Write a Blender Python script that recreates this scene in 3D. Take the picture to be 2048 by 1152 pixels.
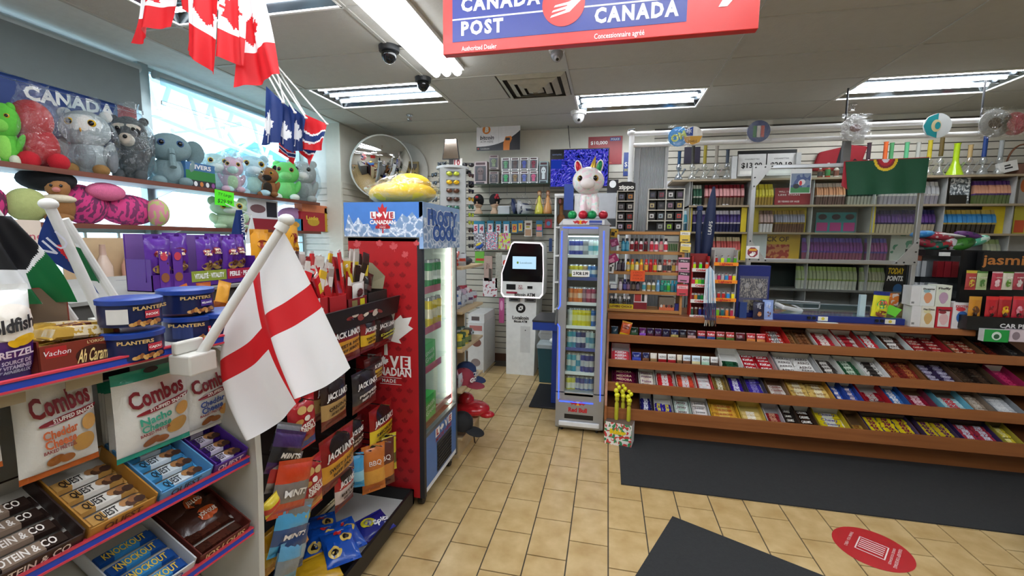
import bpy, math, random
from mathutils import Vector, Matrix, Euler
PI = math.pi
rnd = random.Random(7)
for o in list(bpy.data.objects): bpy.data.objects.remove(o)
SC = bpy.context.scene
COL = SC.collection

# ------------------------------------------------------------ camera
H = 1.62
YAW, PITCH, ROLL, FPX = 0.21455, 0.10992, 0.01110, 869.6
cy, sy, cp, sp = math.cos(YAW), math.sin(YAW), math.cos(PITCH), math.sin(PITCH)
FW = Vector((-sy*cp, cy*cp, -sp)); RT = Vector((cy, sy, 0)); UP = RT.cross(FW)
R2 = RT*math.cos(ROLL) + UP*math.sin(ROLL); U2 = UP*math.cos(ROLL) - RT*math.sin(ROLL)
CAM = Vector((0, 0, H))
cd = bpy.data.cameras.new('camera'); cd.sensor_width = 36; cd.lens = 36*FPX/2048
cd.clip_start = 0.05; cd.clip_end = 200
cam = bpy.data.objects.new('camera', cd); COL.objects.link(cam)
cam.matrix_world = Matrix(((R2.x, U2.x, -FW.x, 0), (R2.y, U2.y, -FW.y, 0), (R2.z, U2.z, -FW.z, H), (0, 0, 0, 1)))
SC.camera = cam

# ------------------------------------------------------------ world, lamps, exposure
SC.view_settings.view_transform = 'Standard'; SC.view_settings.look = 'None'
SC.view_settings.exposure = 0.58; SC.view_settings.gamma = 1.0
SC.view_settings.use_curve_mapping = False
w = bpy.data.worlds.new('World'); SC.world = w; w.use_nodes = True
nt = w.node_tree; nt.nodes.clear()
wo = nt.nodes.new('ShaderNodeOutputWorld'); wb = nt.nodes.new('ShaderNodeBackground')
wb.inputs[0].default_value = (0.72, 0.88, 1.0, 1); wb.inputs[1].default_value = 3.6
nt.links.new(wb.outputs[0], wo.inputs[0])

TUBE = 30.0      # strength of the fluorescent tubes (built with the ceiling lights below)
LENS = 9.0

# ------------------------------------------------------------ pixel -> point on a plane of the room
def ray(px, py): return FW + R2*((px-1024)/FPX) - U2*((py-576)/FPX)
def PY(px, py, Y): d = ray(px, py); return CAM + d*(Y/d.y)
def PX(px, py, X): d = ray(px, py); return CAM + d*(X/d.x)
def PZ(px, py, Z): d = ray(px, py); return CAM + d*((Z-H)/d.z)
def rY(x0, y0, x1, y1, Y):
    a = PY((x0+x1)/2, (y0+y1)/2, Y); l = PY(x0, (y0+y1)/2, Y).x; r = PY(x1, (y0+y1)/2, Y).x
    return a.x, PY((x0+x1)/2, y1, Y).z, r-l, PY((x0+x1)/2, y0, Y).z-PY((x0+x1)/2, y1, Y).z
def rX(x0, y0, x1, y1, X):
    l = PX(x0, (y0+y1)/2, X).y; r = PX(x1, (y0+y1)/2, X).y
    return (l+r)/2, PX((x0+x1)/2, y1, X).z, r-l, PX((x0+x1)/2, y0, X).z-PX((x0+x1)/2, y1, X).z

# ------------------------------------------------------------ materials
def lin(c): return c/12.92 if c <= .04045 else ((c+.055)/1.055)**2.4
def rgb(h): h = h.lstrip('#'); return tuple(lin(int(h[i:i+2], 16)/255) for i in (0, 2, 4)) + (1,)
MC = {}
def newmat(name):
    m = bpy.data.materials.new(name); m.use_nodes = True
    return m, m.node_tree, m.node_tree.nodes['Principled BSDF']
def mat(h, r=.5, metal=0, var=.10, sc=18, bump=0, coat=0, bsc=None, emit=0):
    key = (h, r, metal, var, sc, bump, coat, emit)
    if key in MC: return MC[key]
    m, t, b = newmat('surface '+h)
    c = rgb(h)
    tc = t.nodes.new('ShaderNodeTexCoord'); nz = t.nodes.new('ShaderNodeTexNoise'); nz.inputs['Scale'].default_value = sc
    nz.inputs['Detail'].default_value = 3
    t.links.new(tc.outputs['Object'], nz.inputs['Vector'])
    mx = t.nodes.new('ShaderNodeMix'); mx.data_type = 'RGBA'
    mx.inputs[6].default_value = tuple(x*(1-var) for x in c[:3])+(1,); mx.inputs[7].default_value = tuple(min(1, x*(1+var)) for x in c[:3])+(1,)
    t.links.new(nz.outputs['Fac'], mx.inputs[0]); t.links.new(mx.outputs[2], b.inputs['Base Color'])
    b.inputs['Roughness'].default_value = r; b.inputs['Metallic'].default_value = metal
    if coat: b.inputs['Coat Weight'].default_value = coat
    if emit:
        b.inputs['Emission Color'].default_value = c; b.inputs['Emission Strength'].default_value = emit
    if bump:
        bp = t.nodes.new('ShaderNodeBump'); bp.inputs['Strength'].default_value = bump; bp.inputs['Distance'].default_value = .004
        n2 = t.nodes.new('ShaderNodeTexNoise'); n2.inputs['Scale'].default_value = bsc or sc*2; n2.inputs['Detail'].default_value = 4
        t.links.new(tc.outputs['Object'], n2.inputs['Vector'])
        t.links.new(n2.outputs['Fac'], bp.inputs['Height']); t.links.new(bp.outputs[0], b.inputs['Normal'])
    MC[key] = m; return m
def foil(h, r=.28, bump=.6, sc=35):            # crinkled printed wrapper film
    return mat(h, r, 0, .08, 30, bump, .3, sc)
def emitm(h, s):
    key = ('emit', h, s)
    if key in MC: return MC[key]
    m = bpy.data.materials.new('light '+h); m.use_nodes = True; t = m.node_tree; t.nodes.clear()
    o = t.nodes.new('ShaderNodeOutputMaterial'); e = t.nodes.new('ShaderNodeEmission')
    e.inputs[0].default_value = rgb(h); e.inputs[1].default_value = s
    t.links.new(e.outputs[0], o.inputs[0]); MC[key] = m; return m
def clear(h='#ffffff', lo=.05, hi=.55, rough=.08, bump=.0, sc=25, milky=0):
    key = ('clear', h, lo, hi, rough, bump, sc, milky)
    if key in MC: return MC[key]
    m = bpy.data.materials.new('clear film'); m.use_nodes = True; t = m.node_tree; t.nodes.clear()
    N = t.nodes.new; L = t.links.new
    o = N('ShaderNodeOutputMaterial'); tr = N('ShaderNodeBsdfTransparent'); tr.inputs[0].default_value = rgb(h)
    gl = N('ShaderNodeBsdfGlossy'); gl.inputs['Roughness'].default_value = rough; gl.inputs[0].default_value = (1, 1, 1, 1)
    lw = N('ShaderNodeLayerWeight'); lw.inputs[0].default_value = .35
    mr = N('ShaderNodeMapRange'); mr.inputs['To Min'].default_value = lo; mr.inputs['To Max'].default_value = hi
    L(lw.outputs['Facing'], mr.inputs['Value'])
    mx = N('ShaderNodeMixShader'); L(mr.outputs[0], mx.inputs[0]); L(tr.outputs[0], mx.inputs[1]); L(gl.outputs[0], mx.inputs[2])
    if bump:
        tc = N('ShaderNodeTexCoord'); n2 = N('ShaderNodeTexNoise'); n2.inputs['Scale'].default_value = sc; n2.inputs['Detail'].default_value = 3
        n2.inputs['Distortion'].default_value = 1.5
        bp = N('ShaderNodeBump'); bp.inputs['Strength'].default_value = bump; bp.inputs['Distance'].default_value = .03
        L(tc.outputs['Object'], n2.inputs['Vector']); L(n2.outputs['Fac'], bp.inputs['Height'])
        L(bp.outputs[0], gl.inputs['Normal']); L(bp.outputs[0], lw.inputs['Normal'])
    last = mx
    if milky:
        df = N('ShaderNodeBsdfDiffuse'); df.inputs[0].default_value = (.9, .93, .95, 1); m2 = N('ShaderNodeMixShader'); m2.inputs[0].default_value = milky
        L(mx.outputs[0], m2.inputs[1]); L(df.outputs[0], m2.inputs[2]); last = m2
    L(last.outputs[0], o.inputs[0]); MC[key] = m; return m
def mirror(h='#e8e8e8', r=.03):
    return mat(h, r, 1, .01)
def pr(base, ink, ink2=None, sx=60, sz=60, th=.56, r=.35):   # small print too fine to read: ink patches on a base colour
    key = ('pr', base, ink, ink2, sx, sz, th)
    if key in MC: return MC[key]
    m, t, b = newmat('print '+base); N = t.nodes.new; L = t.links.new
    tc = N('ShaderNodeTexCoord'); mp = N('ShaderNodeMapping'); mp.inputs['Scale'].default_value = (sx, sx, sz)
    L(tc.outputs['Object'], mp.inputs[0])
    n1 = N('ShaderNodeTexNoise'); n1.inputs['Scale'].default_value = 1; n1.inputs['Detail'].default_value = 1; L(mp.outputs[0], n1.inputs[0])
    g = N('ShaderNodeMath'); g.operation = 'GREATER_THAN'; g.inputs[1].default_value = th; L(n1.outputs['Fac'], g.inputs[0])
    mx = N('ShaderNodeMix'); mx.data_type = 'RGBA'; mx.inputs[6].default_value = rgb(base); mx.inputs[7].default_value = rgb(ink); L(g.outputs[0], mx.inputs[0])
    out = mx.outputs[2]
    if ink2:
        v = N('ShaderNodeTexNoise'); v.inputs['Scale'].default_value = 1.7; v.inputs['Detail'].default_value = 0
        mp2 = N('ShaderNodeMapping'); mp2.inputs['Scale'].default_value = (sx*.6, sx*.6, sz*.6); mp2.inputs['Location'].default_value = (5, 3, 9)
        L(tc.outputs['Object'], mp2.inputs[0]); L(mp2.outputs[0], v.inputs[0])
        g2 = N('ShaderNodeMath'); g2.operation = 'GREATER_THAN'; g2.inputs[1].default_value = .58; L(v.outputs['Fac'], g2.inputs[0])
        m2 = N('ShaderNodeMix'); m2.data_type = 'RGBA'; m2.inputs[7].default_value = rgb(ink2); L(out, m2.inputs[6]); L(g2.outputs[0], m2.inputs[0]); out = m2.outputs[2]
    L(out, b.inputs['Base Color']); b.inputs['Roughness'].default_value = r
    MC[key] = m; return m
def wood(h1, h2, sx=2, sy_=40, sz=40, r=.4, name='wood'):
    key = ('wood', h1, h2, sx, sy_, sz)
    if key in MC: return MC[key]
    m, t, b = newmat(name); N = t.nodes.new; L = t.links.new
    tc = N('ShaderNodeTexCoord'); mp = N('ShaderNodeMapping'); mp.inputs['Scale'].default_value = (sx, sy_, sz); L(tc.outputs['Object'], mp.inputs[0])
    n = N('ShaderNodeTexNoise'); n.inputs['Scale'].default_value = 1; n.inputs['Detail'].default_value = 5; n.inputs['Distortion'].default_value = .6; L(mp.outputs[0], n.inputs[0])
    mx = N('ShaderNodeMix'); mx.data_type = 'RGBA'; mx.inputs[6].default_value = rgb(h1); mx.inputs[7].default_value = rgb(h2)
    L(n.outputs['Fac'], mx.inputs[0]); L(mx.outputs[2], b.inputs['Base Color']); b.inputs['Roughness'].default_value = r
    MC[key] = m; return m

# ------------------------------------------------------------ mesh builder
FONTC = {}
def font_raw(s, bold=0.0, sp=1.0):
    k = (s, bold, sp)
    if k in FONTC: return FONTC[k]
    c = bpy.data.curves.new('t', 'FONT'); c.body = s; c.size = 1; c.resolution_u = 2; c.offset = bold; c.space_character = sp
    c.align_x = 'CENTER'; c.fill_mode = 'FRONT'
    o = bpy.data.objects.new('t', c); COL.objects.link(o)
    dg = bpy.context.evaluated_depsgraph_get(); ev = o.evaluated_get(dg)
    me = bpy.data.meshes.new_from_object(ev)
    v = [(p.co.x, p.co.y) for p in me.vertices]; f = [tuple(p.vertices) for p in me.polygons]
    bpy.data.objects.remove(o); bpy.data.curves.remove(c); bpy.data.meshes.remove(me)
    if v:
        xs = [a for a, _ in v]; cx = (min(xs)+max(xs))/2; v = [(a-cx, b) for a, b in v]
    FONTC[k] = (v, f); return FONTC[k]

class MB:
    def __init__(s): s.v = []; s.f = []; s.m = []; s.mats = []; s.M = Matrix()
    def slot(s, m):
        if isinstance(m, str): m = mat(m)
        if m not in s.mats: s.mats.append(m)
        return s.mats.index(m)
    def add(s, vs, fs, m):
        k = s.slot(m); n = len(s.v)
        s.v += [tuple(s.M @ Vector(p)) for p in vs]
        for f in fs: s.f.append(tuple(i+n for i in f)); s.m.append(k)
        return s
    def box(s, x0, x1, y0, y1, z0, z1, m, top=None, front=None):
        vs = [(x, y, z) for z in (z0, z1) for y in (y0, y1) for x in (x0, x1)]
        fs = [(0, 2, 3, 1), (4, 5, 7, 6), (0, 1, 5, 4), (2, 6, 7, 3), (0, 4, 6, 2), (1, 3, 7, 5)]
        if not top and not front: return s.add(vs, fs, m)
        s.add(vs, [fs[0]]+fs[3:], m); s.add(vs, [fs[1]], top or m); s.add(vs, [fs[2]], front or m); return s
    def cyl(s, p0, p1, r0, r1=None, n=12, m='#888888', caps=True):
        p0, p1 = Vector(p0), Vector(p1); r1 = r0 if r1 is None else r1
        d = (p1-p0).normalized(); a = d.orthogonal().normalized(); b = d.cross(a)
        vs = []
        for p, r in ((p0, r0), (p1, r1)):
            for i in range(n):
                t = 2*PI*i/n; vs.append(tuple(p+a*(r*math.cos(t))+b*(r*math.sin(t))))
        fs = [(i, (i+1) % n, n+(i+1) % n, n+i) for i in range(n)]
        if caps: fs += [tuple(range(n-1, -1, -1)), tuple(range(n, 2*n))]
        return s.add(vs, fs, m)
    def tube(s, pts, r, n=6, m='#888888'):
        for a, b in zip(pts, pts[1:]): s.cyl(a, b, r, r, n, m)
        return s
    def lathe(s, prof, n=16, c=(0, 0, 0), ms='#888888'):
        vs = []
        for (r, z) in prof:
            for i in range(n):
                t = 2*PI*i/n; vs.append((c[0]+r*math.cos(t), c[1]+r*math.sin(t), c[2]+z))
        for j in range(len(prof)-1):
            fs = [(j*n+i, j*n+(i+1) % n, (j+1)*n+(i+1) % n, (j+1)*n+i) for i in range(n)]
            mm = ms[j] if isinstance(ms, (list, tuple)) else ms
            n0 = len(s.v)
            if j == 0: base = len(s.v); s.v += [tuple(s.M @ Vector(p)) for p in vs]
            k = s.slot(mm)
            for f in fs: s.f.append(tuple(i+base for i in f)); s.m.append(k)
        return s
    def ell(s, c, r, m='#888888', n=16, k=10, rot=None):
        R = Euler(rot).to_matrix() if rot else Matrix.Identity(3)
        vs = [tuple(Vector(c)+R @ Vector((0, 0, -r[2])))]
        for j in range(1, k):
            ph = -PI/2+PI*j/k
            for i in range(n):
                t = 2*PI*i/n
                vs.append(tuple(Vector(c)+R @ Vector((r[0]*math.cos(ph)*math.cos(t), r[1]*math.cos(ph)*math.sin(t), r[2]*math.sin(ph)))))
        vs.append(tuple(Vector(c)+R @ Vector((0, 0, r[2])))); last = len(vs)-1
        fs = [(0, 1+(i+1) % n, 1+i) for i in range(n)]
        for j in range(k-2):
            for i in range(n): fs.append((1+j*n+i, 1+j*n+(i+1) % n, 1+(j+1)*n+(i+1) % n, 1+(j+1)*n+i))
        b = 1+(k-2)*n
        fs += [(b+i, b+(i+1) % n, last) for i in range(n)]
        return s.add(vs, fs, m)
    def grid(s, nu, nv, fn, cf):
        base = len(s.v)
        for j in range(nv+1):
            for i in range(nu+1): s.v.append(tuple(s.M @ Vector(fn(i/nu, j/nv))))
        for j in range(nv):
            for i in range(nu):
                a = base+j*(nu+1)+i; s.f.append((a, a+1, a+nu+2, a+nu+1))
                s.m.append(s.slot(cf((i+.5)/nu, (j+.5)/nv) if callable(cf) else cf))
        return s
    def poly(s, pts, y0, y1, m, bend=None, back=True):     # outline in x-z, front at y0
        n = len(pts); b = bend or (lambda x, z: 0)
        vs = [(x, y0+b(x, z), z) for x, z in pts]
        if y1 is None: return s.add(vs, [tuple(range(n))], m)
        vs += [(x, y1+b(x, z), z) for x, z in pts]
        return s.add(vs, [tuple(range(n)), tuple(range(2*n-1, n-1, -1))]+[(i, n+i, n+(i+1) % n, (i+1) % n) for i in range(n)], m)
    def blob(s, cx, cz, rx, rz, y, m, bend=None, n=18, rot=0):   # printed round patch
        b = bend or (lambda x, z: 0); ca, sa = math.cos(rot), math.sin(rot)
        vs = [(cx, y+b(cx, cz), cz)]
        for k in (.5, 1):
            for i in range(n):
                t = 2*PI*i/n; u, w_ = rx*k*math.cos(t), rz*k*math.sin(t)
                x = cx+u*ca-w_*sa; z = cz+u*sa+w_*ca; vs.append((x, y+b(x, z), z))
        fs = [(0, 1+i, 1+(i+1) % n) for i in range(n)]+[(1+i, 1+n+i, 1+n+(i+1) % n, 1+(i+1) % n) for i in range(n)]
        return s.add(vs, fs, m)
    def patch(s, x0, x1, z0, z1, y, m, bend=None, nx=6, nz=4):
        b = bend or (lambda x, z: 0)
        def fn(u, v):
            x = x0+(x1-x0)*u; z = z0+(z1-z0)*v; return (x, y+b(x, z), z)
        return s.grid(nx, nz, fn, m)
    def text(s, t, cx, cz, h, y, m, fit=None, bend=None, rot=0, bold=.0, slant=0, sp=1.0, sub=None):
        v, f = font_raw(t, bold, sp)
        if not v: return s
        xs = [a for a, _ in v]; w_ = max(xs)-min(xs); k = h/.72; kx = k if not fit else fit/w_
        b = bend or (lambda x, z: 0); ca, sa = math.cos(rot), math.sin(rot); vs = []
        for a, c in v:
            u = a*kx+slant*c*k; q = (c-.34)*k; x = cx+u*ca-q*sa; z = cz+u*sa+q*ca
            vs.append((x, y+b(x, z), z))
        return s.add(vs, f, m)
    def build(s, name, parent=None, smooth=False, bevel=0, loc=None, rot=None, seg=2, ang=35):
        me = bpy.data.meshes.new(name); me.from_pydata(s.v, [], s.f)
        for m in s.mats: me.materials.append(m)
        me.polygons.foreach_set('material_index', s.m)
        if smooth:
            me.polygons.foreach_set('use_smooth', [True]*len(s.f))
            if smooth == 'auto':
                try: me.set_sharp_from_angle(angle=math.radians(ang))
                except Exception: pass
        me.update()
        o = bpy.data.objects.new(name, me); COL.objects.link(o)
        if parent: o.parent = parent
        if loc: o.location = loc
        if rot: o.rotation_euler = rot
        if bevel:
            bm = o.modifiers.new('bevel', 'BEVEL'); bm.width = bevel; bm.segments = seg; bm.limit_method = 'ANGLE'
        return o

def tag(o, label, cat, group=None):
    o['label'] = label; o['category'] = cat
    if group: o['group'] = group
    return o
def thing(name, label, cat, loc=(0, 0, 0), rz=0, group=None, rot=None):
    o = bpy.data.objects.new(name, None); COL.objects.link(o); o.empty_display_size = .05
    o.location = loc; o.rotation_euler = rot or (0, 0, rz)
    return tag(o, label, cat, group)
def struct(o): o['kind'] = 'structure'; return o
def dup(o, loc=None, rot=None, label=None, group=None, parent=None):
    c = o.copy(); COL.objects.link(c)
    if parent is not None: c.parent = parent
    if loc is not None: c.location = loc
    if rot is not None: c.rotation_euler = rot
    if label: c['label'] = label
    if group: c['group'] = group
    for ch in o.children: dup(ch, parent=c)
    return c
def put(me_obj, loc, rot, label, cat, group=None, name=None):
    c = bpy.data.objects.new(name or me_obj.name.split('.')[0], me_obj.data if hasattr(me_obj, 'data') else me_obj)
    COL.objects.link(c); c.location = loc; c.rotation_euler = rot
    return tag(c, label, cat, group)
HP = PI/2
PLAQ = mat('#fdfdfd', .35)
WHITE = mat('#f2f2ee', .45); BLACK = mat('#121214', .4); ALU = mat('#b8babc', .3, .85); CHROME = mat('#d8d8da', .12, 1)
STEEL = mat('#8d9094', .32, .8); GREYP = mat('#9a9b9c', .5); DARK = mat('#26262a', .5)
# ============================================================ THE ROOM
ZC = 3.0; YB = 5.58; XL = -3.75; XR = 5.2; YF = -2.8
# --- floor and its tiles
def tilemat():
    m, t, b = newmat('floor tile'); N = t.nodes.new; L = t.links.new
    tc = N('ShaderNodeTexCoord'); oi = N('ShaderNodeObjectInfo'); ad = N('ShaderNodeVectorMath'); ad.operation = 'ADD'
    L(tc.outputs['Object'], ad.inputs[0]); L(oi.outputs['Location'], ad.inputs[1])
    n = N('ShaderNodeTexNoise'); n.inputs['Scale'].default_value = 9; n.inputs['Detail'].default_value = 5; L(ad.outputs[0], n.inputs[0])
    r = N('ShaderNodeValToRGB'); r.color_ramp.elements[0].position = .28; r.color_ramp.elements[0].color = rgb('#b4945f')
    r.color_ramp.elements[1].position = .74; r.color_ramp.elements[1].color = rgb('#d2b684'); L(n.outputs['Fac'], r.inputs[0])
    L(r.outputs[0], b.inputs['Base Color']); b.inputs['Roughness'].default_value = .28
    bp = N('ShaderNodeBump'); bp.inputs['Strength'].default_value = .25; bp.inputs['Distance'].default_value = .003; L(n.outputs['Fac'], bp.inputs['Height']); L(bp.outputs[0], b.inputs['Normal'])
    return m
TM = tilemat()
fl = struct(MB().box(XL, XR, YF, YB, -.12, -.005, mat('#4a4338', .8, 0, .2)).build('floor'))
TW, TL = .2078, .3094
def tile_mb(mb, x, y):
    g = .0035; return mb.box(x+g, x+TW-g, y+g, y+TL-g, -.005, 0, TM)
proto = tile_mb(MB(), -TW/2, -TL/2); pt = proto.build('tile'); tm = pt.data; bpy.data.objects.remove(pt)
cells = []
for u in range(-14, 30):
    for v in range(-18, 12):
        x = u*TW-.9816; y = (v+(.5 if u % 2 else 0))*TL+2.2184
        if y+TL > YB or y < YF+.2 or x+TW > XR or x < XL: continue
        c = Vector((x+TW/2, y+TL/2, 0)); d = c-CAM; z = d.dot(FW)
        vis = z > .3 and abs(d.dot(R2)/z*FPX) < 1120 and abs(d.dot(U2)/z*FPX) < 660 and y > 1.4
        if c.x > .05 and c.y > 3.75: vis = False
        if c.x < -1.15 and c.y < 2.3 or c.x < -1.55: vis = False
        if .2 < c.x < 2.1 and 2.95 < c.y < 3.6: vis = False
        cells.append((0 if vis else 1, d.length, x, y))
cells.sort(); k = 0; far = MB()
for nv, d, x, y in cells:
    if nv == 0 and k < 300:
        o = bpy.data.objects.new('tile', tm); COL.objects.link(o); o.parent = fl; o.location = (x+TW/2, y+TL/2, 0); k += 1
    else: tile_mb(far, x, y)
o = far.build('tiles_beyond', fl); o['kind'] = 'stuff'
# --- ceiling
CM = mat('#bcbbb4', .85, 0, .06, 14, .5, bsc=55); TB = mat('#b5b5ae', .5)
ce = struct(MB().box(XL, XR, YF, YB, ZC+.1, ZC+.2, '#8a8984').build('ceiling'))
MB().box(XL, -3.2, YF, 4.84, ZC, ZC+.1, mat('#d5dbd8', .7)).build('soffit', ce)
gx = [-3.2, -2.81, -1.59, -.37, .85, 2.07, 3.29, 4.51, XR]; gy = [5.58, 5.55]+[5.55-.61*i for i in range(1, 14)]
lightcells = {(-2.81, 3), (-.37, 2), (2.07, 2), (-2.81, 6), (.85, 6), (-.37, 9), (2.07, 9), (-2.81, 10), (-1.59, 8), (-.37, 11), (-1.59, 10), (.85, 8)}  # cells out of view hold lights added to brighten the shop
fixt = []
for i in range(len(gx)-1):
    for j in range(len(gy)-1):
        x0, x1, y0, y1 = gx[i], gx[i+1], gy[j+1], gy[j]
        if (x0, j) in lightcells: fixt.append((x0, x1, y0, y1)); continue
        if x0 == -1.59 and j == 3:
            MB().box(x0+.008, -.99, y0+.008, y1-.008, ZC, ZC+.015, CM).build('ceiling_tile', ce); continue
        if y1-y0 < .1: continue
        MB().box(x0+.008, x1-.008, y0+.008, y1-.008, ZC, ZC+.015, CM).build('ceiling_tile', ce)
for x in gx[:-1]: MB().box(x-.012, x+.012, YF, YB, ZC-.006, ZC+.004, TB).build('ceiling_bar', ce)
for y in gy[1:]: MB().box(-3.2, XR, y-.010, y+.010, ZC-.005, ZC+.003, TB).build('ceiling_bar', ce)
EM = emitm('#f4f9ff', TUBE)
def troffer(x0, x1, y0, y1, label):
    cx, cy_ = (x0+x1)/2, (y0+y1)/2; a, b = (x1-x0)/2-.01, (y1-y0)/2-.01
    t = thing('ceiling_light', label, 'ceiling light', (cx, cy_, ZC))
    rm = mat('#7c8286', .14, 1, .02)
    mb = MB()
    mb.add([(-a, -b, 0), (a, -b, 0), (a, b, 0), (-a, b, 0), (-a+.05, -b+.04, .075), (a-.05, -b+.04, .075), (a-.05, b-.04, .075), (-a+.05, b-.04, .075)],
           [(4, 5, 6, 7), (0, 4, 7, 3), (1, 2, 6, 5), (0, 1, 5, 4), (3, 7, 6, 2)], rm)
    mb.box(-a, a, -b, b, .078, .085, GREYP).build('housing', t)
    MB().box(-a, a, -b-.006, -b+.012, -.008, .002, WHITE).box(-a, a, b-.012, b+.006, -.008, .002, WHITE).box(-a, -a+.014, -b, b, -.008, .002, WHITE).box(a-.014, a, -b, b, -.008, .002, WHITE).build('frame', t)
    for q in (-.62, 0, .62):
        MB().cyl((-a+.05, q*b, .03), (a-.05, q*b, .03), .014, None, 8, EM).build('tube', t)
    for q in (-.31, .31):
        MB().box(-a+.03, a-.03, q*b-.004, q*b+.004, .012, .06, rm).build('divider', t)
labs = {}
for f in fixt:
    x, y = f[0], f[2]
    if y > 3 and x < -1: l = 'recessed tube light above the round mirror'
    elif y > 3 and x < 1: l = 'recessed tube light over the cash counter left of the white camera'
    elif y > 3: l = 'recessed tube light at the far right over the cigarette shelves'
    elif y > 1.8 and x < -1: l = 'recessed tube light at the top left above the red and white flags'
    else: l = 'added tube light out of view in the ceiling, %s' % ('the front' if y < 0 else 'the middle')+(' left' if x < -1 else ' right' if x > 1 else ' centre')+', number %s' % ['one', 'two', 'three', 'four', 'five', 'six', 'seven', 'eight', 'nine', 'ten', 'eleven', 'twelve', 'thirteen'][fixt.index(f)]
    troffer(*f, l)
# surface mounted light running away from the viewer
t = thing('ceiling_light', 'long white surface mounted light with three glowing ribs beside the hanging sign', 'ceiling light', (-1.31, 2.27, ZC))
mb = MB().box(-.14, .14, -1.25, 1.22, -.03, 0, WHITE); mb.build('housing', t)
for q in (-.09, 0, .09):
    MB().cyl((q, -1.24, -.045), (q, 1.2, -.045), .034, None, 10, emitm('#f6faff', LENS)).build('lens', t)
# vent
t = thing('ceiling_vent', 'dusty square ceiling vent with nested louvres', 'vent', (-.68, 4.02, ZC))
vm = mat('#a9a595', .6, 0, .2)
MB().box(-.30, .30, -.30, .30, .0, .06, mat('#3a372f', .9)).build('duct', t)
for k_, s_ in enumerate((.29, .215, .14, .07)):
    z0 = -.006-.012*k_; mb = MB(); w_ = .05 if k_ else .04
    for (ax, sg) in ((0, -1), (0, 1), (1, -1), (1, 1)):
        p = [(-s_, sg*s_, z0), (s_, sg*s_, z0), (s_-w_, sg*(s_-w_), z0-.022+.0), (-s_+w_, sg*(s_-w_), z0-.022)]
        if ax: p = [(q[1], q[0], q[2]) for q in p]
        p2 = [(q[0], q[1], q[2]+.004) for q in p]
        mb.add(p+p2, [(0, 1, 2, 3), (7, 6, 5, 4), (0, 4, 5, 1), (2, 6, 7, 3)], vm)
    mb.build('louvre', t)
MB().box(-.035, .035, -.035, .035, -.055, -.045, vm).build('louvre', t)
# --- walls
WP = mat('#d6d3c6', .8, 0, .05); SL = mat('#c3beb0', .6, 0, .05); GR = mat('#55514a', .8)
wb_ = struct(MB().box(XL-.1, XR+.1, YB+.02, YB+.2, 0, ZC+.1, WP).build('wall_back'))
struct(MB().box(XR, XR+.15, YF, YB, 0, ZC+.1, WP).build('wall_right'))
struct(MB().box(XL-.1, XR+.1, YF-.15, YF, 0, ZC+.1, WP).build('wall_front'))
def slats(parent, n, z0, pitch, fn, name='slat'):
    for i in range(n): fn(z0+i*pitch, z0+(i+1)*pitch-.009).build(name, parent)
MB().box(-3.2, XR, YB+.006, YB+.02, .1, 2.95, GR).build('backing', wb_)
for i in range(37):
    z0 = .10+i*.0762; x0 = -3.2 if z0 < 2.40 else .5
    MB().box(x0, XR, YB-.006, YB+.006, z0, z0+.066, SL).build('slat', wb_)
MB().box(-3.2, .5, YB-.006, YB+.006, 2.46, ZC, WP).build('plaster', wb_)
# corner wall: runs from the window bay to the back wall
wl = struct(MB().box(-3.4, -3.215, 4.84, YB+.02, 0, ZC+.1, WP).build('wall_left'))
for i in range(29):
    z0 = .10+i*.0762
    MB().box(-3.215, -3.203, 4.86, YB-.006, z0, z0+.066, SL).build('slat', wl)
wr = struct(MB().box(XL-.1, -3.3, 4.86, 5.0, 0, ZC+.1, mat('#dcdcd4', .7)).build('wall_bay'))
for i in range(29):
    z0 = .10+i*.0762
    MB().box(XL, -3.225, 4.848, 4.86, z0, z0+.066, mat('#d2cfc4', .6)).build('slat', wr)  # paler than the other slats: light on the bay put into the colour
MB().box(-3.222, -3.2, 4.835, 4.862, 0, ZC, mat('#d8d5c8', .5)).build('corner_strip', wr)
struct(MB().box(-3.2, 0, YB-.02, YB-.006, 0, .1, mat('#5a3a26', .6)).build('baseboard_back'))
# window wall
ww = struct(MB().box(XL-.12, XL, YF, 4.86, 0, .9, WP).build('wall_window'))
FR = mat('#9fb0b2', .35, .5)
for wi, (ya, yb) in enumerate(((-.6, 1.05), (1.05, 2.96), (2.96, 4.84))):
    wn = struct(MB().box(XL-.05, XL, ya, ya+.07, .9, ZC+.1, FR).box(XL-.05, XL, yb-.03, yb, .9, ZC+.1, FR).box(XL-.05, XL, ya, yb, .9, .96, FR).box(XL-.05, XL, ya, yb, 2.97, ZC+.1, FR).build('window_%d' % (wi+1)))
    MB().box(XL-.03, XL-.024, ya+.07, yb-.03, .96, 2.97, clear('#f4fbff', .02, .25, .02)).build('pane', wn)
    MB().box(XL-.045, XL-.005, ya+.07, yb-.03, 1.64, 1.70, FR).build('transom', wn)
    for q in range(1, 8):
        y = ya+.07+(yb-ya-.1)*q/8; MB().box(XL-.018, XL-.006, y-.009, y+.009, .96, 1.64, mat('#e8eff0', .4)).build('grille_bar', wn)
    for z in (1.42, 1.56, 1.2): MB().box(XL-.022, XL-.010, ya+.07, yb-.03, z-.008, z+.008, mat('#e8eff0', .4)).build('grille_bar', wn)
MB().box(XL-.12, XL, YF, -.6, .9, ZC+.1, WP).build('infill', ww)
# the mullion post in front
MB().box(XL-.01, XL+.05, 2.905, 2.985, .96, ZC, FR).build('mullion', ww)
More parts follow.
